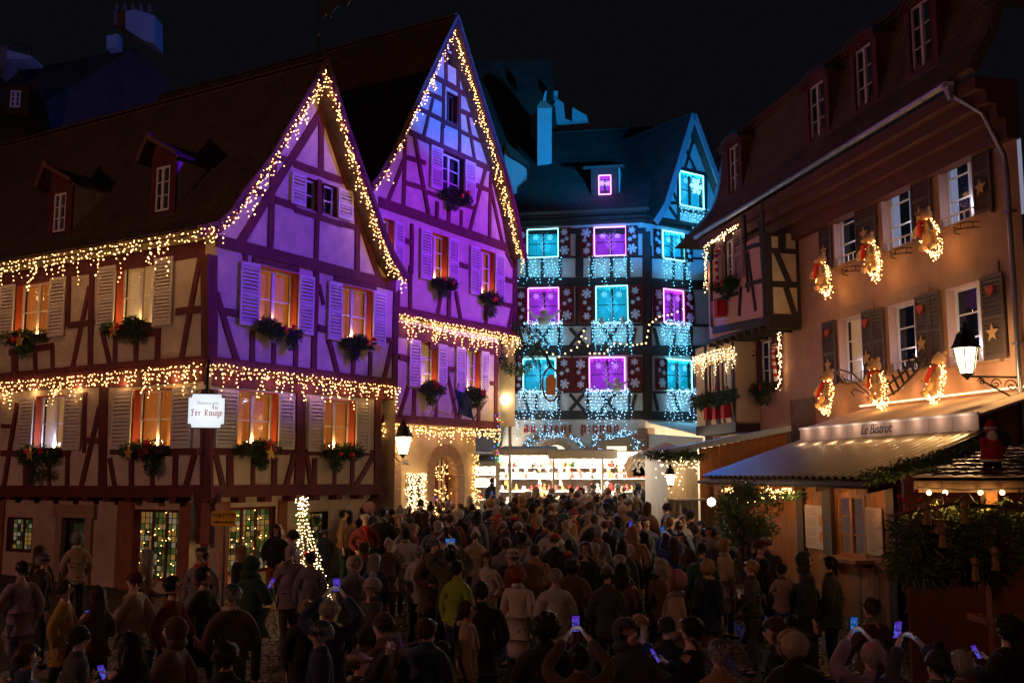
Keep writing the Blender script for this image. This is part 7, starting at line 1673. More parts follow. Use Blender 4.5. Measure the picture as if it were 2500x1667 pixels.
# ================================================================ people
def grow(name, nodes, edges, root=0, lv=1):
    """nodes: (x,y,z,rx,ry); one continuous skinned surface"""
    me = bpy.data.meshes.new(name); me.from_pydata([n[:3] for n in nodes], edges, [])
    o = bpy.data.objects.new(name + '_src', me); col.objects.link(o)
    sk = o.modifiers.new('s', 'SKIN'); sk.use_smooth_shade = True; sk.branch_smoothing = .6
    for i, n in enumerate(nodes):
        v = me.skin_vertices[0].data[i]; v.radius = (n[3], n[4]); v.use_root = (i == root)
    if lv: o.modifiers.new('u', 'SUBSURF').levels = lv
    dg = bpy.context.evaluated_depsgraph_get(); out = bpy.data.meshes.new_from_object(o.evaluated_get(dg)); out.name = name
    out.polygons.foreach_set('use_smooth', [True] * len(out.polygons))
    bpy.data.objects.remove(o); return out
POSES = {  # right elbow, right wrist, left elbow, left wrist (x for right is +), stride, head tilt
    'stand': ((.24, -.02, 1.14), (.25, .05, .88), (.24, -.02, 1.14), (.24, .06, .88), .03, .0),
    'pocket': ((.27, -.06, 1.14), (.16, .13, .98), (.27, -.06, 1.14), (.16, .13, .98), .02, .0),
    'look': ((.25, -.03, 1.14), (.14, .20, 1.08), (.25, .00, 1.14), (.23, .10, .90), .02, .25),
    'phone_up': ((.30, .16, 1.52), (.10, .30, 1.76), (.30, .16, 1.52), (.10, .30, 1.76), .02, .15),
    'phone': ((.25, .06, 1.14), (.08, .32, 1.30), (.25, .04, 1.14), (.10, .30, 1.24), .02, -.12),
    'walk': ((.25, -.14, 1.15), (.25, -.05, .90), (.25, .12, 1.14), (.22, .26, .96), .22, .0)}
def hand_nodes(N, Eg, wrist_i, w, d, side, grip):
    """palm and five bent fingers"""
    w = Vector(w); d = Vector(d).normalized(); ax = Vector((side, 0, 0)); ax = (ax - d * ax.dot(d)).normalized(); cr = d.cross(ax)
    if grip: curl = (ax * -1)
    else: curl = ax * -1
    p = w + d * .055; pi = len(N); N.append((*p, .030, .018)); Eg.append((wrist_i, pi))
    for k in range(4):
        L_ = (.072, .082, .076, .060)[k]; off = cr * ((k - 1.5) * .017)
        b = w + d * .095 + off; i = len(N); N.append((*b, .0095, .0095)); Eg.append((pi, i))
        c = b + d * L_ * .5 + curl * (.012 if not grip else .026); N.append((*c, .0085, .0085)); Eg.append((i, i + 1))
        e = c + d * L_ * (.42 if not grip else .22) + curl * (.024 if not grip else .03); N.append((*e, .0065, .0065)); Eg.append((i + 1, i + 2))
    t = w + d * .035 - cr * .032; i = len(N); N.append((*t, .011, .011)); Eg.append((wrist_i, i)); t2 = t + d * .035 - cr * .012 + curl * .014; N.append((*t2, .0085, .0085)); Eg.append((i, i + 1))
def mirror(p, s): return (p[0] * s, p[1], p[2])
PH = {}
def body_mesh(pose):
    k = ('body', pose)
    if k in PH: return PH[k]
    re, rw, le, lw, st, tilt = POSES[pose]
    N = [(0, 0, .95, .13, .10), (0, 0, 1.12, .12, .09), (0, 0, 1.33, .15, .10), (0, .0, 1.47, .06, .06), (0, .01 - tilt * .05, 1.545, .052, .056), (0, .018 - tilt * .10, 1.60, .062, .080), (0, .010 - tilt * .16, 1.665, .074, .092), (0, .0 - tilt * .2, 1.725, .055, .07)]
    Eg = [(0, 1), (1, 2), (2, 3), (3, 4), (4, 5), (5, 6), (6, 7)]
    fy = .018 - tilt * .1
    N.append((0, fy + .105, 1.635 + tilt * .06, .011, .014)); Eg.append((5, 8))                 # nose
    for s in (1, -1):
        i = len(N); N.append((s * .078, .0 - tilt * .12, 1.635, .008, .016)); Eg.append((6, i))   # ears
    for s, el, wr in ((1, re, rw), (-1, le, lw)):
        i = len(N); N += [(s * .17, 0, 1.41, .055, .055), (*mirror(el, s), .040, .040), (*mirror(wr, s), .027, .024)]
        Eg += [(2, i), (i, i + 1), (i + 1, i + 2)]
        e, w = Vector(mirror(el, s)), Vector(mirror(wr, s)); hand_nodes(N, Eg, i + 2, w, (w - e), s, pose.startswith('phone'))
    for s in (1, -1):
        f = st * s; i = len(N)
        N += [(s * .095, 0, .88, .09, .09), (s * .10, f * .55 + .02, .49, .055, .055), (s * .105, f - (.05 if f < 0 else 0), .09, .036, .036), (s * .115, f + .14, .035, .035, .03)]
        Eg += [(0, i), (i, i + 1), (i + 1, i + 2), (i + 2, i + 3)]
    PH[k] = grow('person_body', N, Eg); return PH[k]
def coat_mesh(pose, style):
    k = ('coat', pose, style)
    if k in PH: return PH[k]
    re, rw, le, lw, st, tilt = POSES[pose]
    hem = {'jacket': .80, 'puffer': .78, 'parka': .62, 'long': .42}[style]
    top = 1.49; n = 9 if style in ('puffer', 'parka') else 6
    N = []
    for i in range(n + 1):
        f = i / n; z = hem + (1.36 - hem) * f
        r = .165 + .02 * (1 - abs(f - .2)) + (.02 if style == 'long' and f < .4 else 0); r = r + (.015 if f > .85 else 0)
        if style in ('puffer', 'parka'): r *= 1.10 * (1.055 if i % 2 else .965)
        N.append((0, 0, z, r, r * .76))
    Eg = [(i, i + 1) for i in range(n)]
    i = len(N); N += [(0, 0, 1.45, .10, .095), (0, -.012, 1.555, .080, .082)]; Eg += [(n, i), (i, i + 1)]
    fat = 1.18 if style in ('puffer', 'parka') else 1.0
    for s, el, wr in ((1, re, rw), (-1, le, lw)):
        i = len(N); e, w = Vector(mirror(el, s)), Vector(mirror(wr, s)); sh = Vector((s * .182, 0, 1.405)); m1 = sh.lerp(e, .5); m2 = e.lerp(w, .5); w2 = e.lerp(w, .93)
        N += [(*sh, .094 * fat, .094 * fat), (*m1, .076 * fat, .076 * fat), (*e, .068 * fat, .068 * fat), (*m2, .062 * fat, .062 * fat), (*w2, .050 * fat, .050 * fat)]
        Eg += [(n, i), (i, i + 1), (i + 1, i + 2), (i + 2, i + 3), (i + 3, i + 4)]
    PH[k] = grow('coat', N, Eg, root=3); return PH[k]
def legs_mesh(pose):
    k = ('legs', pose)
    if k in PH: return PH[k]
    st = POSES[pose][4]; N = [(0, 0, .93, .14, .11)]; Eg = []
    for s in (1, -1):
        f = st * s; i = len(N)
        N += [(s * .10, 0, .84, .098, .10), (s * .105, f * .3 + .01, .66, .085, .088), (s * .105, f * .55 + .02, .48, .07, .072), (s * .108, f * .8, .28, .064, .066), (s * .11, f - (.05 if f < 0 else 0), .09, .062, .066)]
        Eg += [(0, i), (i, i + 1), (i + 1, i + 2), (i + 2, i + 3), (i + 3, i + 4)]
    PH[k] = grow('trousers', N, Eg); return PH[k]
def shoe_meshes(pose):
    k = ('shoe', pose)
    if k in PH: return PH[k]
    st = POSES[pose][4]; r = []
    for s in (1, -1):
        f = st * s; r.append(grow('shoe', [(s * .11, f - .04, .05, .045, .05), (s * .113, f + .07, .045, .045, .04), (s * .115, f + .18, .035, .038, .030)], [(0, 1), (1, 2)]))
    PH[k] = r; return r
def ell(c, r, n=12, m=9):
    V, F = lathe([(max(1e-4, math.sin(math.pi * i / m)), -math.cos(math.pi * i / m)) for i in range(m + 1)], n)
    return [Vector((c[0] + v.x * r[0], c[1] + v.y * r[1], c[2] + v.z * r[2])) for v in V], F
def cutfront(g, test):
    V, F = g; return V, [f for f in F if not test(sum((V[i] for i in f), Vector()) / len(f))]
def strands(oy, n, ln, zlo, r=(.090, .108, .094), c=(0, -.006, 1.668), messy=.3):
    rg = random.Random(n); V, F = [], []
    while len(F) < n:
        d = Vector((rg.gauss(0, 1), rg.gauss(0, 1), rg.gauss(0, 1))).normalized()
        p = Vector((c[0] + d.x * r[0], c[1] + oy + d.y * r[1], c[2] + d.z * r[2]))
        if (p.y > .03 + oy and p.z < 1.705) or p.z < zlo: continue
        t = Vector((d.x * .5 + rg.gauss(0, messy), d.y * .6 - .25 + rg.gauss(0, messy), -1.0 + d.z * .4)); t = (t - d * t.dot(d) * .8).normalized()
        s = t.cross(d).normalized() * .0045; o = d * .006; k = len(V)
        V += [p + o - s, p + o + s, p + t * ln * rg.uniform(.5, 1.2) + o * rg.uniform(.3, 2.5) + s * .3]; F.append((k, k + 1, k + 2))
    return V, F
def furring(oy):
    rg = random.Random(3); V, F = [], []
    for i in range(420):
        a = rg.uniform(0, 6.283); b = Vector((.112 * math.cos(a), .055 + oy + rg.gauss(0, .012), 1.655 + .118 * math.sin(a))); d = Vector((math.cos(a) + rg.gauss(0, .5), rg.gauss(0, .7), math.sin(a) + rg.gauss(0, .5))).normalized() * rg.uniform(.02, .05)
        s = d.cross(Vector((rg.gauss(0, 1), rg.gauss(0, 1), rg.gauss(0, 1)))).normalized() * .004; k = len(V); V += [b - s, b + s, b + d]; F.append((k, k + 1, k + 2))
    return V, F
def head_mesh(kind, tilt):
    k = ('head', kind, tilt)
    if k in PH: return PH[k]
    oy = -tilt * .16; rg = random.Random(hash(kind) % 97 if 0 else len(kind)); c = (0, -.006 + oy, 1.668)
    face = lambda p: p.y > .035 + oy and p.z < 1.70
    if kind == 'short hair': g = cutfront(ell(c, (.088, .106, .092)), lambda p: face(p) or p.z < 1.572)
    elif kind == 'curly hair':
        g = join(*[ell((c[0] + .075 * math.sin(a) * math.cos(b) * 1.1, c[1] - .01 + .09 * math.cos(a), c[2] - .005 + .085 * math.sin(a) * math.sin(b)), (.046, .046, .046), 6, 5) for a in [.3 + i * .42 for i in range(7)] for b in [j * .9 for j in range(7)] if not (.09 * math.cos(a) > .035 and .085 * math.sin(a) * math.sin(b) < .03)])
    elif kind in ('long hair', 'long straight hair'):
        g = join(cutfront(ell(c, (.092, .11, .096)), face), ell((0, -.055 + oy, 1.55), (.105, .06, .16)), ell((.07, -.0 + oy * .5, 1.56), (.035, .045, .12), 8), ell((-.07, -.0 + oy * .5, 1.56), (.035, .045, .12), 8))
        if kind == 'long straight hair': g = join(g, ell((0, -.10, 1.40), (.10, .035, .17)))
    elif kind in ('knit beanie', 'bobble hat'):
        g = cutfront(ell((0, -.004 + oy, 1.675), (.095, .112, .105)), lambda p: p.z < 1.655)
        V, F = lathe([(.092, -.022), (.103, -.018), (.103, .018), (.092, .022)], 14); g = join(g, ([Vector((v.x, v.y * 1.14 + oy, v.z + 1.665)) for v in V], F))
        if kind == 'bobble hat': g = join(g, ell((0, -.01 + oy, 1.80), (.045, .045, .042)))
    elif kind == 'flat cap':
        g = join(cutfront(ell((0, oy, 1.70), (.097, .115, .062)), lambda p: p.z < 1.675), hexa([Vector((x, y + oy, 1.685)) for x, y in ((-.07, .07), (.07, .07), (.045, .165), (-.045, .165))], [Vector((x, y + oy, 1.70)) for x, y in ((-.07, .07), (.07, .07), (.045, .165), (-.045, .165))]))
    elif kind == 'raised hood':
        g = join(cutfront(ell((0, -.02 + oy, 1.655), (.118, .13, .125)), lambda p: p.y > .05 + oy), ell((0, -.04, 1.53), (.13, .10, .07)))
    elif kind == 'fur trimmed hood':
        g = join(cutfront(ell((0, -.02 + oy, 1.655), (.118, .13, .125)), lambda p: p.y > .05 + oy), tube([(.108 * math.cos(a), .055 + oy, 1.655 + .114 * math.sin(a)) for a in [2 * math.pi * i / 16 for i in range(17)]], .026, 6), furring(oy))
    elif kind == 'hair bun': g = join(cutfront(ell(c, (.087, .105, .09)), lambda p: face(p) or p.z < 1.60), ell((0, -.09 + oy, 1.74), (.045, .045, .045)))
    else: g = cutfront(ell(c, (.084, .104, .086)), lambda p: face(p) or p.z < 1.62)
    if 'hair' in kind or kind == 'thin':
        rg = random.Random(5); g = ([v + Vector((rg.gauss(0, .004), rg.gauss(0, .004), rg.gauss(0, .004))) for v in g[0]], g[1])
        if kind != 'curly hair': g = join(g, strands(oy, 420, .05 if 'long' not in kind else .12, 1.565 if kind != 'thin' else 1.62, messy=.35))
        if 'long' in kind: g = join(g, strands(0, 300, .11, 1.30, (.115, .075, .17), (0, -.06, 1.53), .2))
        if kind == 'curly hair': g = join(g, strands(oy, 500, .04, 1.55, (.12, .13, .125), (0, -.01, 1.665), 1.2))
    me = mesh('headwear', *g, None, True); me.materials.append(M_IRON); PH[k] = me; return me
eyes_me = mesh('eyes', *join(ball((-.03, .093, 1.655), .010, 6, 4), ball((.03, .093, 1.655), .010, 6, 4), tube([(-.022, .093, 1.592), (0, .099, 1.589), (.022, .093, 1.592)], .0045, 4)), pbr('eye_dark', (.03, .015, .012), .4, 0, 1, 0), True)
scarf_me = grow('scarf', [(.09, .02, 1.49, .035, .035), (.0, .085, 1.475, .04, .035), (-.09, .02, 1.49, .035, .035), (-.04, -.09, 1.50, .035, .035), (.04, -.09, 1.50, .035, .035), (-.03, .12, 1.36, .035, .02), (-.035, .15, 1.20, .035, .015)], [(0, 1), (1, 2), (2, 3), (3, 4), (1, 5), (5, 6)])
pack_me = grow('backpack', [(0, -.20, 1.02, .13, .09), (0, -.21, 1.16, .15, .10), (0, -.20, 1.34, .12, .08)], [(0, 1), (1, 2)])
SKIN = [pbr('skin_' + n, c, .55, .08, 20, 0, spec=.4) for n, c in (('light', (.55, .33, .24)), ('tan', (.42, .24, .16)), ('brown', (.18, .09, .055)))]
CO = {'black': (.015, .015, .017), 'navy': (.02, .03, .07), 'charcoal': (.045, .045, .05), 'grey': (.17, .17, .18), 'brown': (.09, .05, .03), 'olive': (.07, .075, .035), 'burgundy': (.13, .015, .02), 'beige': (.34, .24, .15), 'cream': (.50, .42, .34),
      'dusty pink': (.40, .20, .20), 'red': (.38, .02, .015), 'mustard': (.34, .20, .03), 'blue': (.03, .07, .28), 'camel': (.28, .16, .07), 'dark green': (.02, .06, .04), 'mauve': (.24, .17, .22), 'neon yellow': (.26, .36, .02), 'light grey': (.38, .36, .34), 'rust': (.30, .09, .03), 'white': (.6, .57, .52)}
CLOTH = {n: pbr('cloth_' + n.replace(' ', '_'), c, .85, .22, 11, .8, sheen=.12) for n, c in CO.items()}
HAIRC = {'dark': pbr('hair_dark', (.018, .012, .01), .5, .3, 40, .1), 'brown': pbr('hair_brown', (.07, .035, .018), .5, .3, 40, .1), 'blond': pbr('hair_blond', (.34, .20, .09), .5, .3, 40, .1), 'grey': pbr('hair_grey', (.32, .30, .28), .5, .2, 40, .1), 'copper red': pbr('hair_copper', (.26, .05, .015), .5, .3, 40, .1)}
def screenmat(name, c1, c2, s):
    m = glow(name, c1, s); t = m.node_tree; g = t.nodes.new('ShaderNodeTexCoord'); n = t.nodes.new('ShaderNodeTexVoronoi'); n.inputs['Scale'].default_value = 38
    r = t.nodes.new('ShaderNodeValToRGB'); r.color_ramp.elements[0].color = (.01, .01, .04, 1); r.color_ramp.elements[1].color = (*c1, 1); el = r.color_ramp.elements.new(.55); el.color = (*c2, 1)
    em = [x for x in t.nodes if x.type == 'EMISSION'][0]; t.links.new(g.outputs['Object'], n.inputs['Vector']); t.links.new(n.outputs['Color'], r.inputs[0]); t.links.new(r.outputs[0], em.inputs[0]); return m
G_SCREEN = screenmat('phone_screen', (.08, .25, 1.0), (.10, .03, .5), 0.8); G_SCREEN2 = screenmat('phone_screen_pale', (.12, .45, 1.0), (.02, .10, .45), 0.8)
phone_body = mesh('phone', *box((-.038, -.004, -.078), (.038, .004, .078)), M_IRON); scr = {m.name: mesh('screen', *box((-.034, -.0055, -.070), (.034, -.0042, .070)), m) for m in (G_SCREEN, G_SCREEN2)}
used = set(); taken = []
def setmat(o, m):
    if not o.data.materials: o.data.materials.append(M_IRON)
    o.material_slots[0].link = 'OBJECT'; o.material_slots[0].material = m
def person(x, y, h, rot, pose, style, coat, head, hcol, legs='black', label=None, skin=0, scarf=None, pack=None, where='', phone_land=False, group=None):
    z = ground(x, y); s = h / 1.755; wd_ = 1 + .10 * math.sin(x * 37.7 + y * 11.3); W = T((x, y, z)) @ Matrix.Rotation(R(rot), 4, 'Z') @ Matrix.Diagonal((s * wd_, s * (wd_ * .6 + .4), s, 1))
    tilt = POSES[pose][5]
    o = bpy.data.objects.new('person', body_mesh(pose)); put(o, W); setmat(o, SKIN[skin])
    stn = {'jacket': 'jacket', 'puffer': 'puffer jacket', 'parka': 'parka', 'long': 'long coat'}[style]
    o['label'] = label or f'person in {coat} {stn} with {hcol} {head}{where}'; o['category'] = 'person'; o['group'] = group or 'visitors in the square'
    used.add(o['label']); taken.append((x, y))
    def ch(nm, me, m):
        c = bpy.data.objects.new(nm, me); put(c, W, o)
        if m: setmat(c, m)
        return c
    ch('coat', coat_mesh(pose, style), CLOTH[coat]); ch('trousers', legs_mesh(pose), CLOTH[legs])
    for m in shoe_meshes(pose): ch('shoe', m, CLOTH['black'])
    hat = head in ('knit beanie', 'bobble hat', 'flat cap', 'raised hood', 'fur trimmed hood')
    ch('hat' if hat else 'hair', head_mesh(head, tilt), CLOTH[hcol] if hat else HAIRC[hcol])
    if hat: ch('hair', head_mesh('thin', tilt), HAIRC[('dark', 'brown', 'grey')[int(abs(x) * 10) % 3]])
    ch('eyes', eyes_me, None) if tilt == 0 else None
    if scarf: ch('scarf', scarf_me, CLOTH[scarf])
    if pack:
        b = bpy.data.objects.new('backpack', pack_me); put(b, W @ T((0, -.01, 0))); setmat(b, CLOTH[pack]); tag(b, f'{pack} backpack worn by the ' + o['label'].replace('person in', 'one in')[:70], 'backpack', 'backpacks')
        if len(b['label'].split()) > 16: b['label'] = ' '.join(b['label'].split()[:15])
    if pose.startswith('phone') :
        w = Vector(POSES[pose][1]); c = Vector((0, w.y + .13, w.z + (.10 if pose == 'phone_up' else .09)))
        if pose == 'phone': c = Vector((0.02, w.y + .06, w.z + .06))
        M = T((0, 0, 0)) @ W @ T(c) @ Matrix.Rotation(R(12 if pose == 'phone_up' else -35), 4, 'X')
        if phone_land: M = M @ Matrix.Rotation(R(90), 4, 'Y')
        M = M @ Matrix.Scale(1.0, 4)
        p = bpy.data.objects.new('phone', phone_body); put(p, M); tag(p, ' '.join(('glowing phone held by the ' + o['label'].replace('person in', 'one in')).split()[:16]), 'phone', 'glowing phones')
        g = G_SCREEN if int(x * 7) % 2 else G_SCREEN2; c = bpy.data.objects.new('screen', scr[g.name]); put(c, M, p)
        q = M @ Vector((0, -.14, 0))
        if y < 20: lamp('phone_glow', 'POINT', tuple(q), .12, (.35, .55, 1), .05)
    return o
def solve(u, v, h):
    best = None
    y = 6.0
    while y < 37.5:
        x = at(u, v, y).x; pu, pv = project((x, y, ground(x, y) + h)); e = abs(pv - v)
        if best is None or e < best[0]: best = (e, x, y)
        y += .05
    return best[1], best[2]
K = 1.0629
EXPL = [  # display px of head top, height, rotation, pose, style, coat, head, colour, trousers, label, extras
    (1190, 1303, 1.66, -25, 'stand', 'long', 'cream', 'curly hair', 'copper red', 'black', 'woman with curly copper red hair and long cream coat seen from behind, white scarf', dict(scarf='white')),
    (1275, 1308, 1.70, 8, 'stand', 'puffer', 'light grey', 'knit beanie', 'grey', 'charcoal', 'person in light grey puffer jacket and grey knit beanie beside the copper haired woman', {}),
    (1395, 1299, 1.78, -12, 'pocket', 'jacket', 'charcoal', 'knit beanie', 'mauve', 'black', 'tall man in charcoal jacket with mauve beanie, back turned, mid foreground', {}),
    (1424, 1274, 1.72, -40, 'stand', 'jacket', 'black', 'short hair', 'grey', 'black', 'grey haired man in black jacket just behind the mauve beanie', {}),
    (1524, 1292, 1.66, 25, 'look', 'puffer', 'dusty pink', 'knit beanie', 'black', 'navy', 'woman in dusty pink puffer jacket with black knit beanie', {}),
    (1118, 1268, 1.62, 170, 'pocket', 'parka', 'cream', 'long straight hair', 'brown', 'navy', 'young woman in cream parka facing the camera, long brown hair', {}),
    (1036, 1262, 1.76, 5, 'phone_up', 'parka', 'olive', 'short hair', 'dark', 'black', 'man in olive parka raising a phone above his head with both arms', dict(phone_land=True)),
    (962, 1254, 1.66, -35, 'stand', 'puffer', 'light grey', 'short hair', 'grey', 'black', 'white haired person in pale quilted jacket left of the raised phone', {}),
    (1160, 1234, 1.76, 0, 'stand', 'jacket', 'grey', 'short hair', 'brown', 'black', 'man in grey jacket with black backpack in the thick of the crowd', dict(pack='black')),
    (1229, 1250, 1.70, -20, 'pocket', 'long', 'camel', 'short hair', 'brown', 'black', 'person in long camel coat with short brown hair', {}),
    (1345, 1243, 1.80, 165, 'walk', 'jacket', 'black', 'short hair', 'brown', 'black', 'tall man in black jacket walking towards the camera', dict(skin=1)),
    (1545, 1232, 1.66, 20, 'phone_up', 'jacket', 'blue', 'long straight hair', 'brown', 'navy', 'woman in blue jacket with long brown hair holding up a phone', {}),
    (1612, 1248, 1.80, -10, 'stand', 'parka', 'dark green', 'knit beanie', 'black', 'rust', 'man in dark green parka, black beanie and rust trousers near the small tree', {}),
    (1665, 1240, 1.68, -75, 'stand', 'long', 'beige', 'curly hair', 'blond', 'black', 'woman with curly blond hair and beige coat looking to the right', dict(scarf='cream')),
    (1745, 1238, 1.80, -85, 'walk', 'parka', 'black', 'flat cap', 'burgundy', 'black', 'man in black parka with burgundy cap walking right past the stall', {}),
    (1850, 1268, 1.86, -100, 'stand', 'parka', 'black', 'raised hood', 'black', 'black', 'big hooded person in black parka in front of the stall window', {}),
    (1905, 1276, 1.78, 60, 'pocket', 'puffer', 'charcoal', 'short hair', 'dark', 'black', 'dark haired man in charcoal puffer jacket in front of the stall window', {}),
    (2108, 1270, 1.80, 12, 'phone_up', 'jacket', 'black', 'short hair', 'brown', 'blue', 'man in black jacket and blue jeans raising a phone before the fir boughs', {}),
    (2000, 1372, 1.68, 30, 'walk', 'jacket', 'brown', 'short hair', 'brown', 'black', 'person in brown jacket walking in front of the wooden stall', {}),
    (1468, 1412, 1.62, -150, 'phone', 'jacket', 'navy', 'long straight hair', 'blond', 'blue', 'woman with long blond hair in navy jacket looking down at a phone', {}),
    (1532, 1416, 1.68, -10, 'pocket', 'jacket', 'black', 'flat cap', 'black', 'black', 'person in black jacket with black cap between two phone users', {}),
    (1590, 1416, 1.74, 60, 'phone', 'jacket', 'black', 'short hair', 'dark', 'black', 'dark haired man in black jacket bending over a phone near the bottom edge', {}),
    (1650, 1470, 1.72, 5, 'stand', 'jacket', 'camel', 'knit beanie', 'charcoal', 'black', 'person in camel jacket with charcoal beanie at the bottom edge', {}),
    (1822, 1456, 1.70, 10, 'pocket', 'parka', 'black', 'fur trimmed hood', 'beige', 'black', 'person with beige fur trimmed hood and black parka at the bottom edge', {}),
    (1998, 1478, 1.68, 0, 'phone_up', 'puffer', 'mauve', 'knit beanie', 'dusty pink', 'black', 'person in mauve puffer jacket with dusty pink beanie holding up a phone', {}),
    (2205, 1492, 1.72, -5, 'stand', 'jacket', 'brown', 'short hair', 'grey', 'black', 'grey haired person in brown jacket near the bottom right corner', {}),
    (2150, 1478, 1.70, 20, 'phone_up', 'jacket', 'charcoal', 'bobble hat', 'black', 'black', 'person in charcoal jacket with black bobble hat filming near the right corner', {}),
    (2316, 1418, 1.70, 30, 'phone', 'parka', 'black', 'curly hair', 'dark', 'black', 'curly dark haired person in black parka at the right edge with a phone', {}),
    (520, 1474, 1.76, -5, 'stand', 'jacket', 'black', 'short hair', 'dark', 'black', 'man with short dark hair in black jacket, bottom edge left of centre', {}),
    (706, 1378, 1.64, 5, 'stand', 'parka', 'black', 'hair bun', 'blond', 'black', 'woman with blond bun in black parka left of the man filming', {}),
    (757, 1376, 1.76, 0, 'phone_up', 'jacket', 'navy', 'short hair', 'grey', 'black', 'grey haired man in navy jacket filming with a bright phone held high', {}),
    (738, 1428, 1.70, 100, 'stand', 'puffer', 'navy', 'knit beanie', 'navy', 'black', 'person in navy puffer jacket and navy beanie seen from the side', {}),
    (578, 1278, 1.80, -30, 'phone', 'parka', 'dark green', 'raised hood', 'dark green', 'black', 'hooded person in dark green parka looking at a phone', {}),
    (668, 1252, 1.76, 20, 'walk', 'puffer', 'mauve', 'knit beanie', 'light grey', 'brown', 'person in mauve puffer jacket with light grey beanie by the light tree', {}),
    (714, 1268, 1.66, 15, 'stand', 'puffer', 'grey', 'short hair', 'dark', 'black', 'person in grey puffer jacket with short dark hair by the light tree', {}),
    (636, 1203, 1.70, 175, 'pocket', 'jacket', 'black', 'long straight hair', 'dark', 'rust', 'woman with long dark hair facing the camera beside the leaded window', {}),
    (790, 1170, 1.76, -95, 'stand', 'jacket', 'camel', 'short hair', 'dark', 'dark green', 'man in camel jacket standing still beside the green leaded window', {}),
    (52, 1288, 1.74, 60, 'walk', 'long', 'mauve', 'short hair', 'dark', 'navy', 'person in mauve long coat walking at the left edge', {}),
    (100, 1272, 1.70, -60, 'stand', 'jacket', 'black', 'knit beanie', 'navy', 'black', 'person in navy beanie and mustard scarf looking right near the left edge', dict(scarf='mustard')),
    (150, 1330, 1.70, -70, 'walk', 'parka', 'mustard', 'short hair', 'brown', 'black', 'person in mustard parka walking right in the left foreground', {}),
    (225, 1345, 1.72, 40, 'phone', 'jacket', 'brown', 'long hair', 'brown', 'black', 'person in brown jacket with long brown hair looking at a phone, left', {}),
    (310, 1312, 1.74, 80, 'walk', 'puffer', 'beige', 'knit beanie', 'burgundy', 'black', 'person in beige puffer jacket with burgundy beanie walking before the leaded windows', {}),
    (398, 1322, 1.76, -80, 'walk', 'parka', 'burgundy', 'short hair', 'dark', 'black', 'person in burgundy parka walking before the leaded windows', {}),
    (470, 1300, 1.78, -85, 'walk', 'jacket', 'black', 'short hair', 'dark', 'black', 'person in black jacket walking beside the yellow sign post', {}),
    (180, 1440, 1.66, -60, 'stand', 'parka', 'charcoal', 'knit beanie', 'black', 'black', 'person in charcoal parka with black beanie in the bottom left corner', {}),
    (300, 1450, 1.70, 60, 'phone', 'jacket', 'black', 'long hair', 'dark', 'black', 'dark long haired person in black jacket with a phone, bottom left', {}),
    (60, 1480, 1.66, -80, 'phone', 'jacket', 'navy', 'short hair', 'brown', 'black', 'brown haired person in navy jacket in the extreme bottom left', {}),
    (400, 1420, 1.74, 85, 'walk', 'parka', 'brown', 'raised hood', 'brown', 'black', 'hooded person in brown parka striding left in the foreground', {}),
    (855, 1318, 1.74, 120, 'walk', 'puffer', 'charcoal', 'bobble hat', 'light grey', 'black', 'person in charcoal puffer with light grey bobble hat right of the filming man', {}),
    (880, 1410, 1.72, 70, 'walk', 'long', 'brown', 'knit beanie', 'brown', 'black', 'person in brown long coat with brown beanie in the foreground', {}),
    (980, 1420, 1.70, -30, 'stand', 'parka', 'navy', 'short hair', 'brown', 'black', 'person in navy parka with short brown hair in the centre foreground', {}),
    (1105, 1335, 1.80, 0, 'pocket', 'long', 'black', 'short hair', 'dark', 'black', 'man in long black coat left of the copper haired woman', {}),
    (1255, 1412, 1.80, 0, 'stand', 'parka', 'black', 'curly hair', 'dark', 'black', 'person in black parka with curly dark hair blocking the centre foreground', {}),
    (1330, 1478, 1.72, 0, 'phone_up', 'jacket', 'brown', 'short hair', 'dark', 'black', 'person in brown jacket with a phone at the bottom centre', {}),
    (1050, 1288, 1.74, -30, 'stand', 'jacket', 'neon yellow', 'short hair', 'dark', 'navy', 'steward in a bright neon yellow jacket', {}),
    (1275, 1226, 1.72, -30, 'stand', 'jacket', 'black', 'knit beanie', 'red', 'black', 'person in black jacket with bright red beanie in mid crowd', {}),
    (1355, 1180, 1.70, 180, 'look', 'parka', 'beige', 'long hair', 'blond', 'black', 'blond woman in beige parka facing the camera', {}),
    (1430, 1160, 1.68, 5, 'stand', 'parka', 'camel', 'fur trimmed hood', 'beige', 'black', 'person in camel parka with beige fur trimmed hood, right half of the crowd', {}),
    (1155, 1198, 1.70, 0, 'stand', 'jacket', 'black', 'knit beanie', 'dusty pink', 'black', 'person in black jacket with dusty pink beanie near the crowd centre', {}),
    (1190, 1200, 1.74, 10, 'stand', 'jacket', 'navy', 'knit beanie', 'light grey', 'black', 'person in navy jacket with light grey beanie near the crowd centre', {}),
    (1092, 1212, 1.68, 0, 'stand', 'jacket', 'beige', 'bobble hat', 'cream', 'black', 'person in beige jacket with cream bobble hat', {}),
    (1040, 1180, 1.70, 0, 'stand', 'parka', 'burgundy', 'fur trimmed hood', 'beige', 'black', 'person in burgundy parka with fur trimmed hood, left side of the crowd', {}),
    (1570, 1165, 1.64, 90, 'stand', 'jacket', 'red', 'short hair', 'brown', 'black', 'person in red jacket beside the white counter of the small stall', {}),
    (1240, 1165, 1.68, 0, 'stand', 'jacket', 'grey', 'knit beanie', 'mustard', 'black', 'person in grey jacket with mustard beanie', {}),
    (1130, 1092, 1.84, -40, 'stand', 'jacket', 'charcoal', 'short hair', 'brown', 'black', 'tall man in charcoal jacket silhouetted against the small white stall', {}),
]
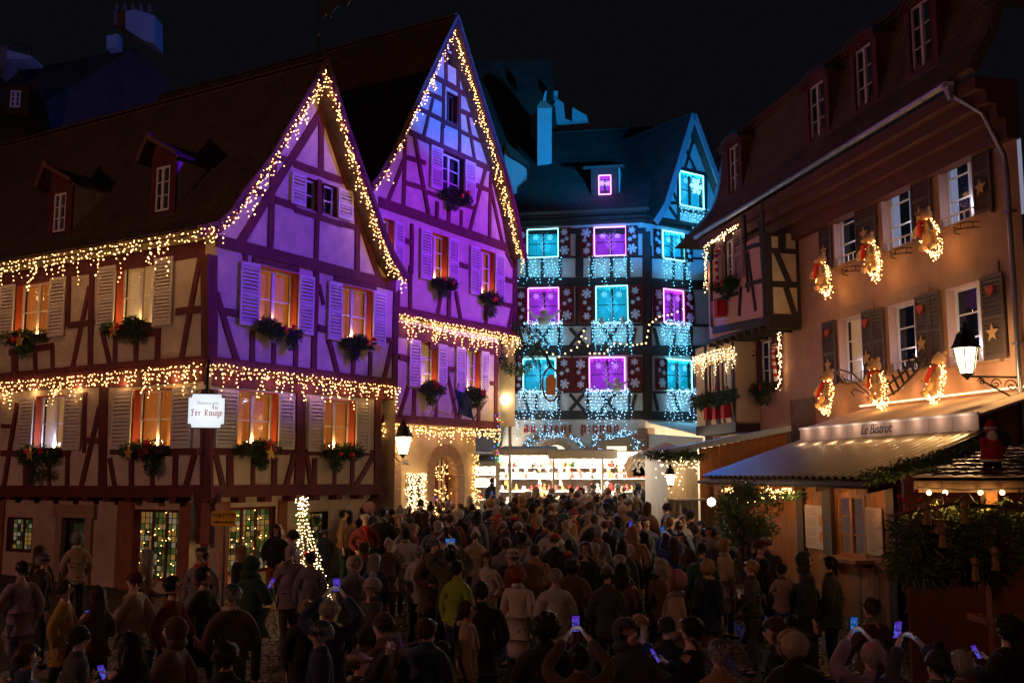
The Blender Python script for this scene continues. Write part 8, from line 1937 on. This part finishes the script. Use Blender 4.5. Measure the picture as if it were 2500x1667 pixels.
for u, v, h, rot, pose, st, co, hd, hc, lg, lb, ex in EXPL:
    x, y = solve(u * K, v * K, h + (.0 if hd not in ('bobble hat',) else .05))
    person(x, y, h, rot, pose, st, co, hd, hc, lg, lb, **ex)
# vendors behind the counters
for i, (x, co) in enumerate(((xa + 1.5, 'camel'), (xa + 3.9, 'light grey'))): person(x, 36.85, 1.72, 180, 'stand', 'jacket', co, 'short hair', ('brown', 'grey')[i], 'black', f'stall keeper in {co} jacket behind the counter of the bright gift stall')
person(xa5 + .8, 39.0, 1.7, 180, 'stand', 'jacket', 'white', 'short hair', 'brown', 'black', 'stall keeper in white jacket inside the small white stall')
# the rest of the crowd
AVOID = [(TC.x, TC.y, .55), (tb.x, tb.y, .4), (tx.x + .2, tx.y, .7), (fl.x + .4, fl.y + .4, .35), (sl.x + .16, sl.y, .35)]
def free(x, y, d):
    return all((x - a) ** 2 + (y - b) ** 2 > d * d for a, b in taken) and all((x - a) ** 2 + (y - b) ** 2 > r * r for a, b, r in AVOID)
coats = ['black'] * 7 + ['navy'] * 4 + ['charcoal'] * 4 + ['brown', 'olive', 'dark green', 'grey', 'beige', 'camel', 'burgundy', 'grey', 'brown', 'mauve', 'light grey', 'rust']
heads = ['short hair'] * 5 + ['long hair'] * 3 + ['knit beanie'] * 4 + ['bobble hat', 'flat cap', 'raised hood', 'fur trimmed hood', 'curly hair', 'hair bun', 'long straight hair']
hcols = ['dark', 'brown', 'brown', 'blond', 'grey', 'dark']
def zone(x, y):
    side = 'left' if x < (-1.0 + (y - 22) * .15 if y > 22 else -.5) else 'right' if x > 2.2 else 'centre'
    if y > 33: return {'left': ' by the white stall', 'right': ' under the grey parasol', 'centre': ' at the bright stall'}[side]
    if y > 29: return {'left': ' near the street lamp', 'right': ' by the small stall', 'centre': ' nearing the gift stall'}[side]
    if y > 25: return {'left': ' below the blue flag', 'right': ' near the floodlamp', 'centre': ' deep in the crowd'}[side]
    if y > 21: return {'left': ' by the arched door', 'right': ' near the wooden stall', 'centre': ' in mid crowd'}[side]
    if y > 17: return {'left': ' by the corner house', 'right': ' beside the tree', 'centre': ' in mid square'}[side]
    if y > 12: return {'left': ' left of the square', 'right': ' by the metal roof', 'centre': ' in the near crowd'}[side]
    return {'left': ' in the left foreground', 'right': ' in the right foreground', 'centre': ' in the centre foreground'}[side]
rp_ = random.Random(21)
def fill(n, xr, yr, d, rotf=lambda: rp_.gauss(0, 40)):
    k = 0; tries = 0
    while k < n and tries < n * 60:
        tries += 1; y = rp_.uniform(*yr); x0, x1 = xr(y); x = rp_.uniform(x0, x1)
        if not free(x, y, d): continue
        for _ in range(40):
            co = rp_.choice(coats); hd = rp_.choice(heads); st = rp_.choice(['jacket', 'puffer', 'parka', 'long', 'jacket', 'puffer']); hat = hd in ('knit beanie', 'bobble hat', 'flat cap', 'raised hood', 'fur trimmed hood')
            hc = (co if 'hood' in hd and hd != 'fur trimmed hood' else rp_.choice(['black', 'charcoal', 'grey', 'burgundy', 'cream', 'navy', 'light grey', 'dusty pink'])) if hat else rp_.choice(hcols)
            stn = {'jacket': 'jacket', 'puffer': 'puffer jacket', 'parka': 'parka', 'long': 'long coat'}[st]
            lb = f'person in {co} {stn} with {hc} {hd}{zone(x, y)}'
            if lb not in used: break
        back_ = rp_.random() > .22
        rot = rotf() if back_ else 180 + rp_.gauss(0, 35)
        pose = rp_.choices(['stand', 'pocket', 'look', 'phone', 'phone_up', 'walk'], [5, 5, 3, .6, .25, 1.2])[0]
        person(x, y, rp_.gauss(1.70, .085) if rp_.random() > .05 else rp_.uniform(1.25, 1.45), rot, pose, st, co, hd, hc, rp_.choice(['black', 'black', 'navy', 'charcoal', 'blue', 'brown']), lb, skin=rp_.choices([0, 1, 2], [6, 3, 1])[0], scarf=rp_.choice([None, None, None, 'grey', 'red', 'cream']), pack=rp_.choice(['black'] + [None] * 12)); k += 1
    return k
lf = lambda y: -6.3 + .648 * (y - 22) if y > 22 else -3.4 + (y - 14) * .12
def rt_(y): return 9.1 - .197 * y if y < 26.4 else (3.75 if y < 32.5 else 5.0)
c1 = fill(122, lambda y: (lf(y) + .5, rt_(y) - .3), (22, 35.5), .43)
c2 = fill(44, lambda y: (max(lf(y), -2.7), min(rt_(y), 4.6)), (14.5, 22), .52)
c3 = fill(8, lambda y: (-.2 * y, .33 * y), (8.2, 13.5), .62, lambda: rp_.choice([rp_.gauss(0, 40), 85, -85]))
c4 = fill(8, lambda y: (-.46 * y, -.16 * y), (12, 19.5), .7, lambda: rp_.choice([85, -85, 30]))
print('crowd', len(taken), c1, c2, c3, c4)
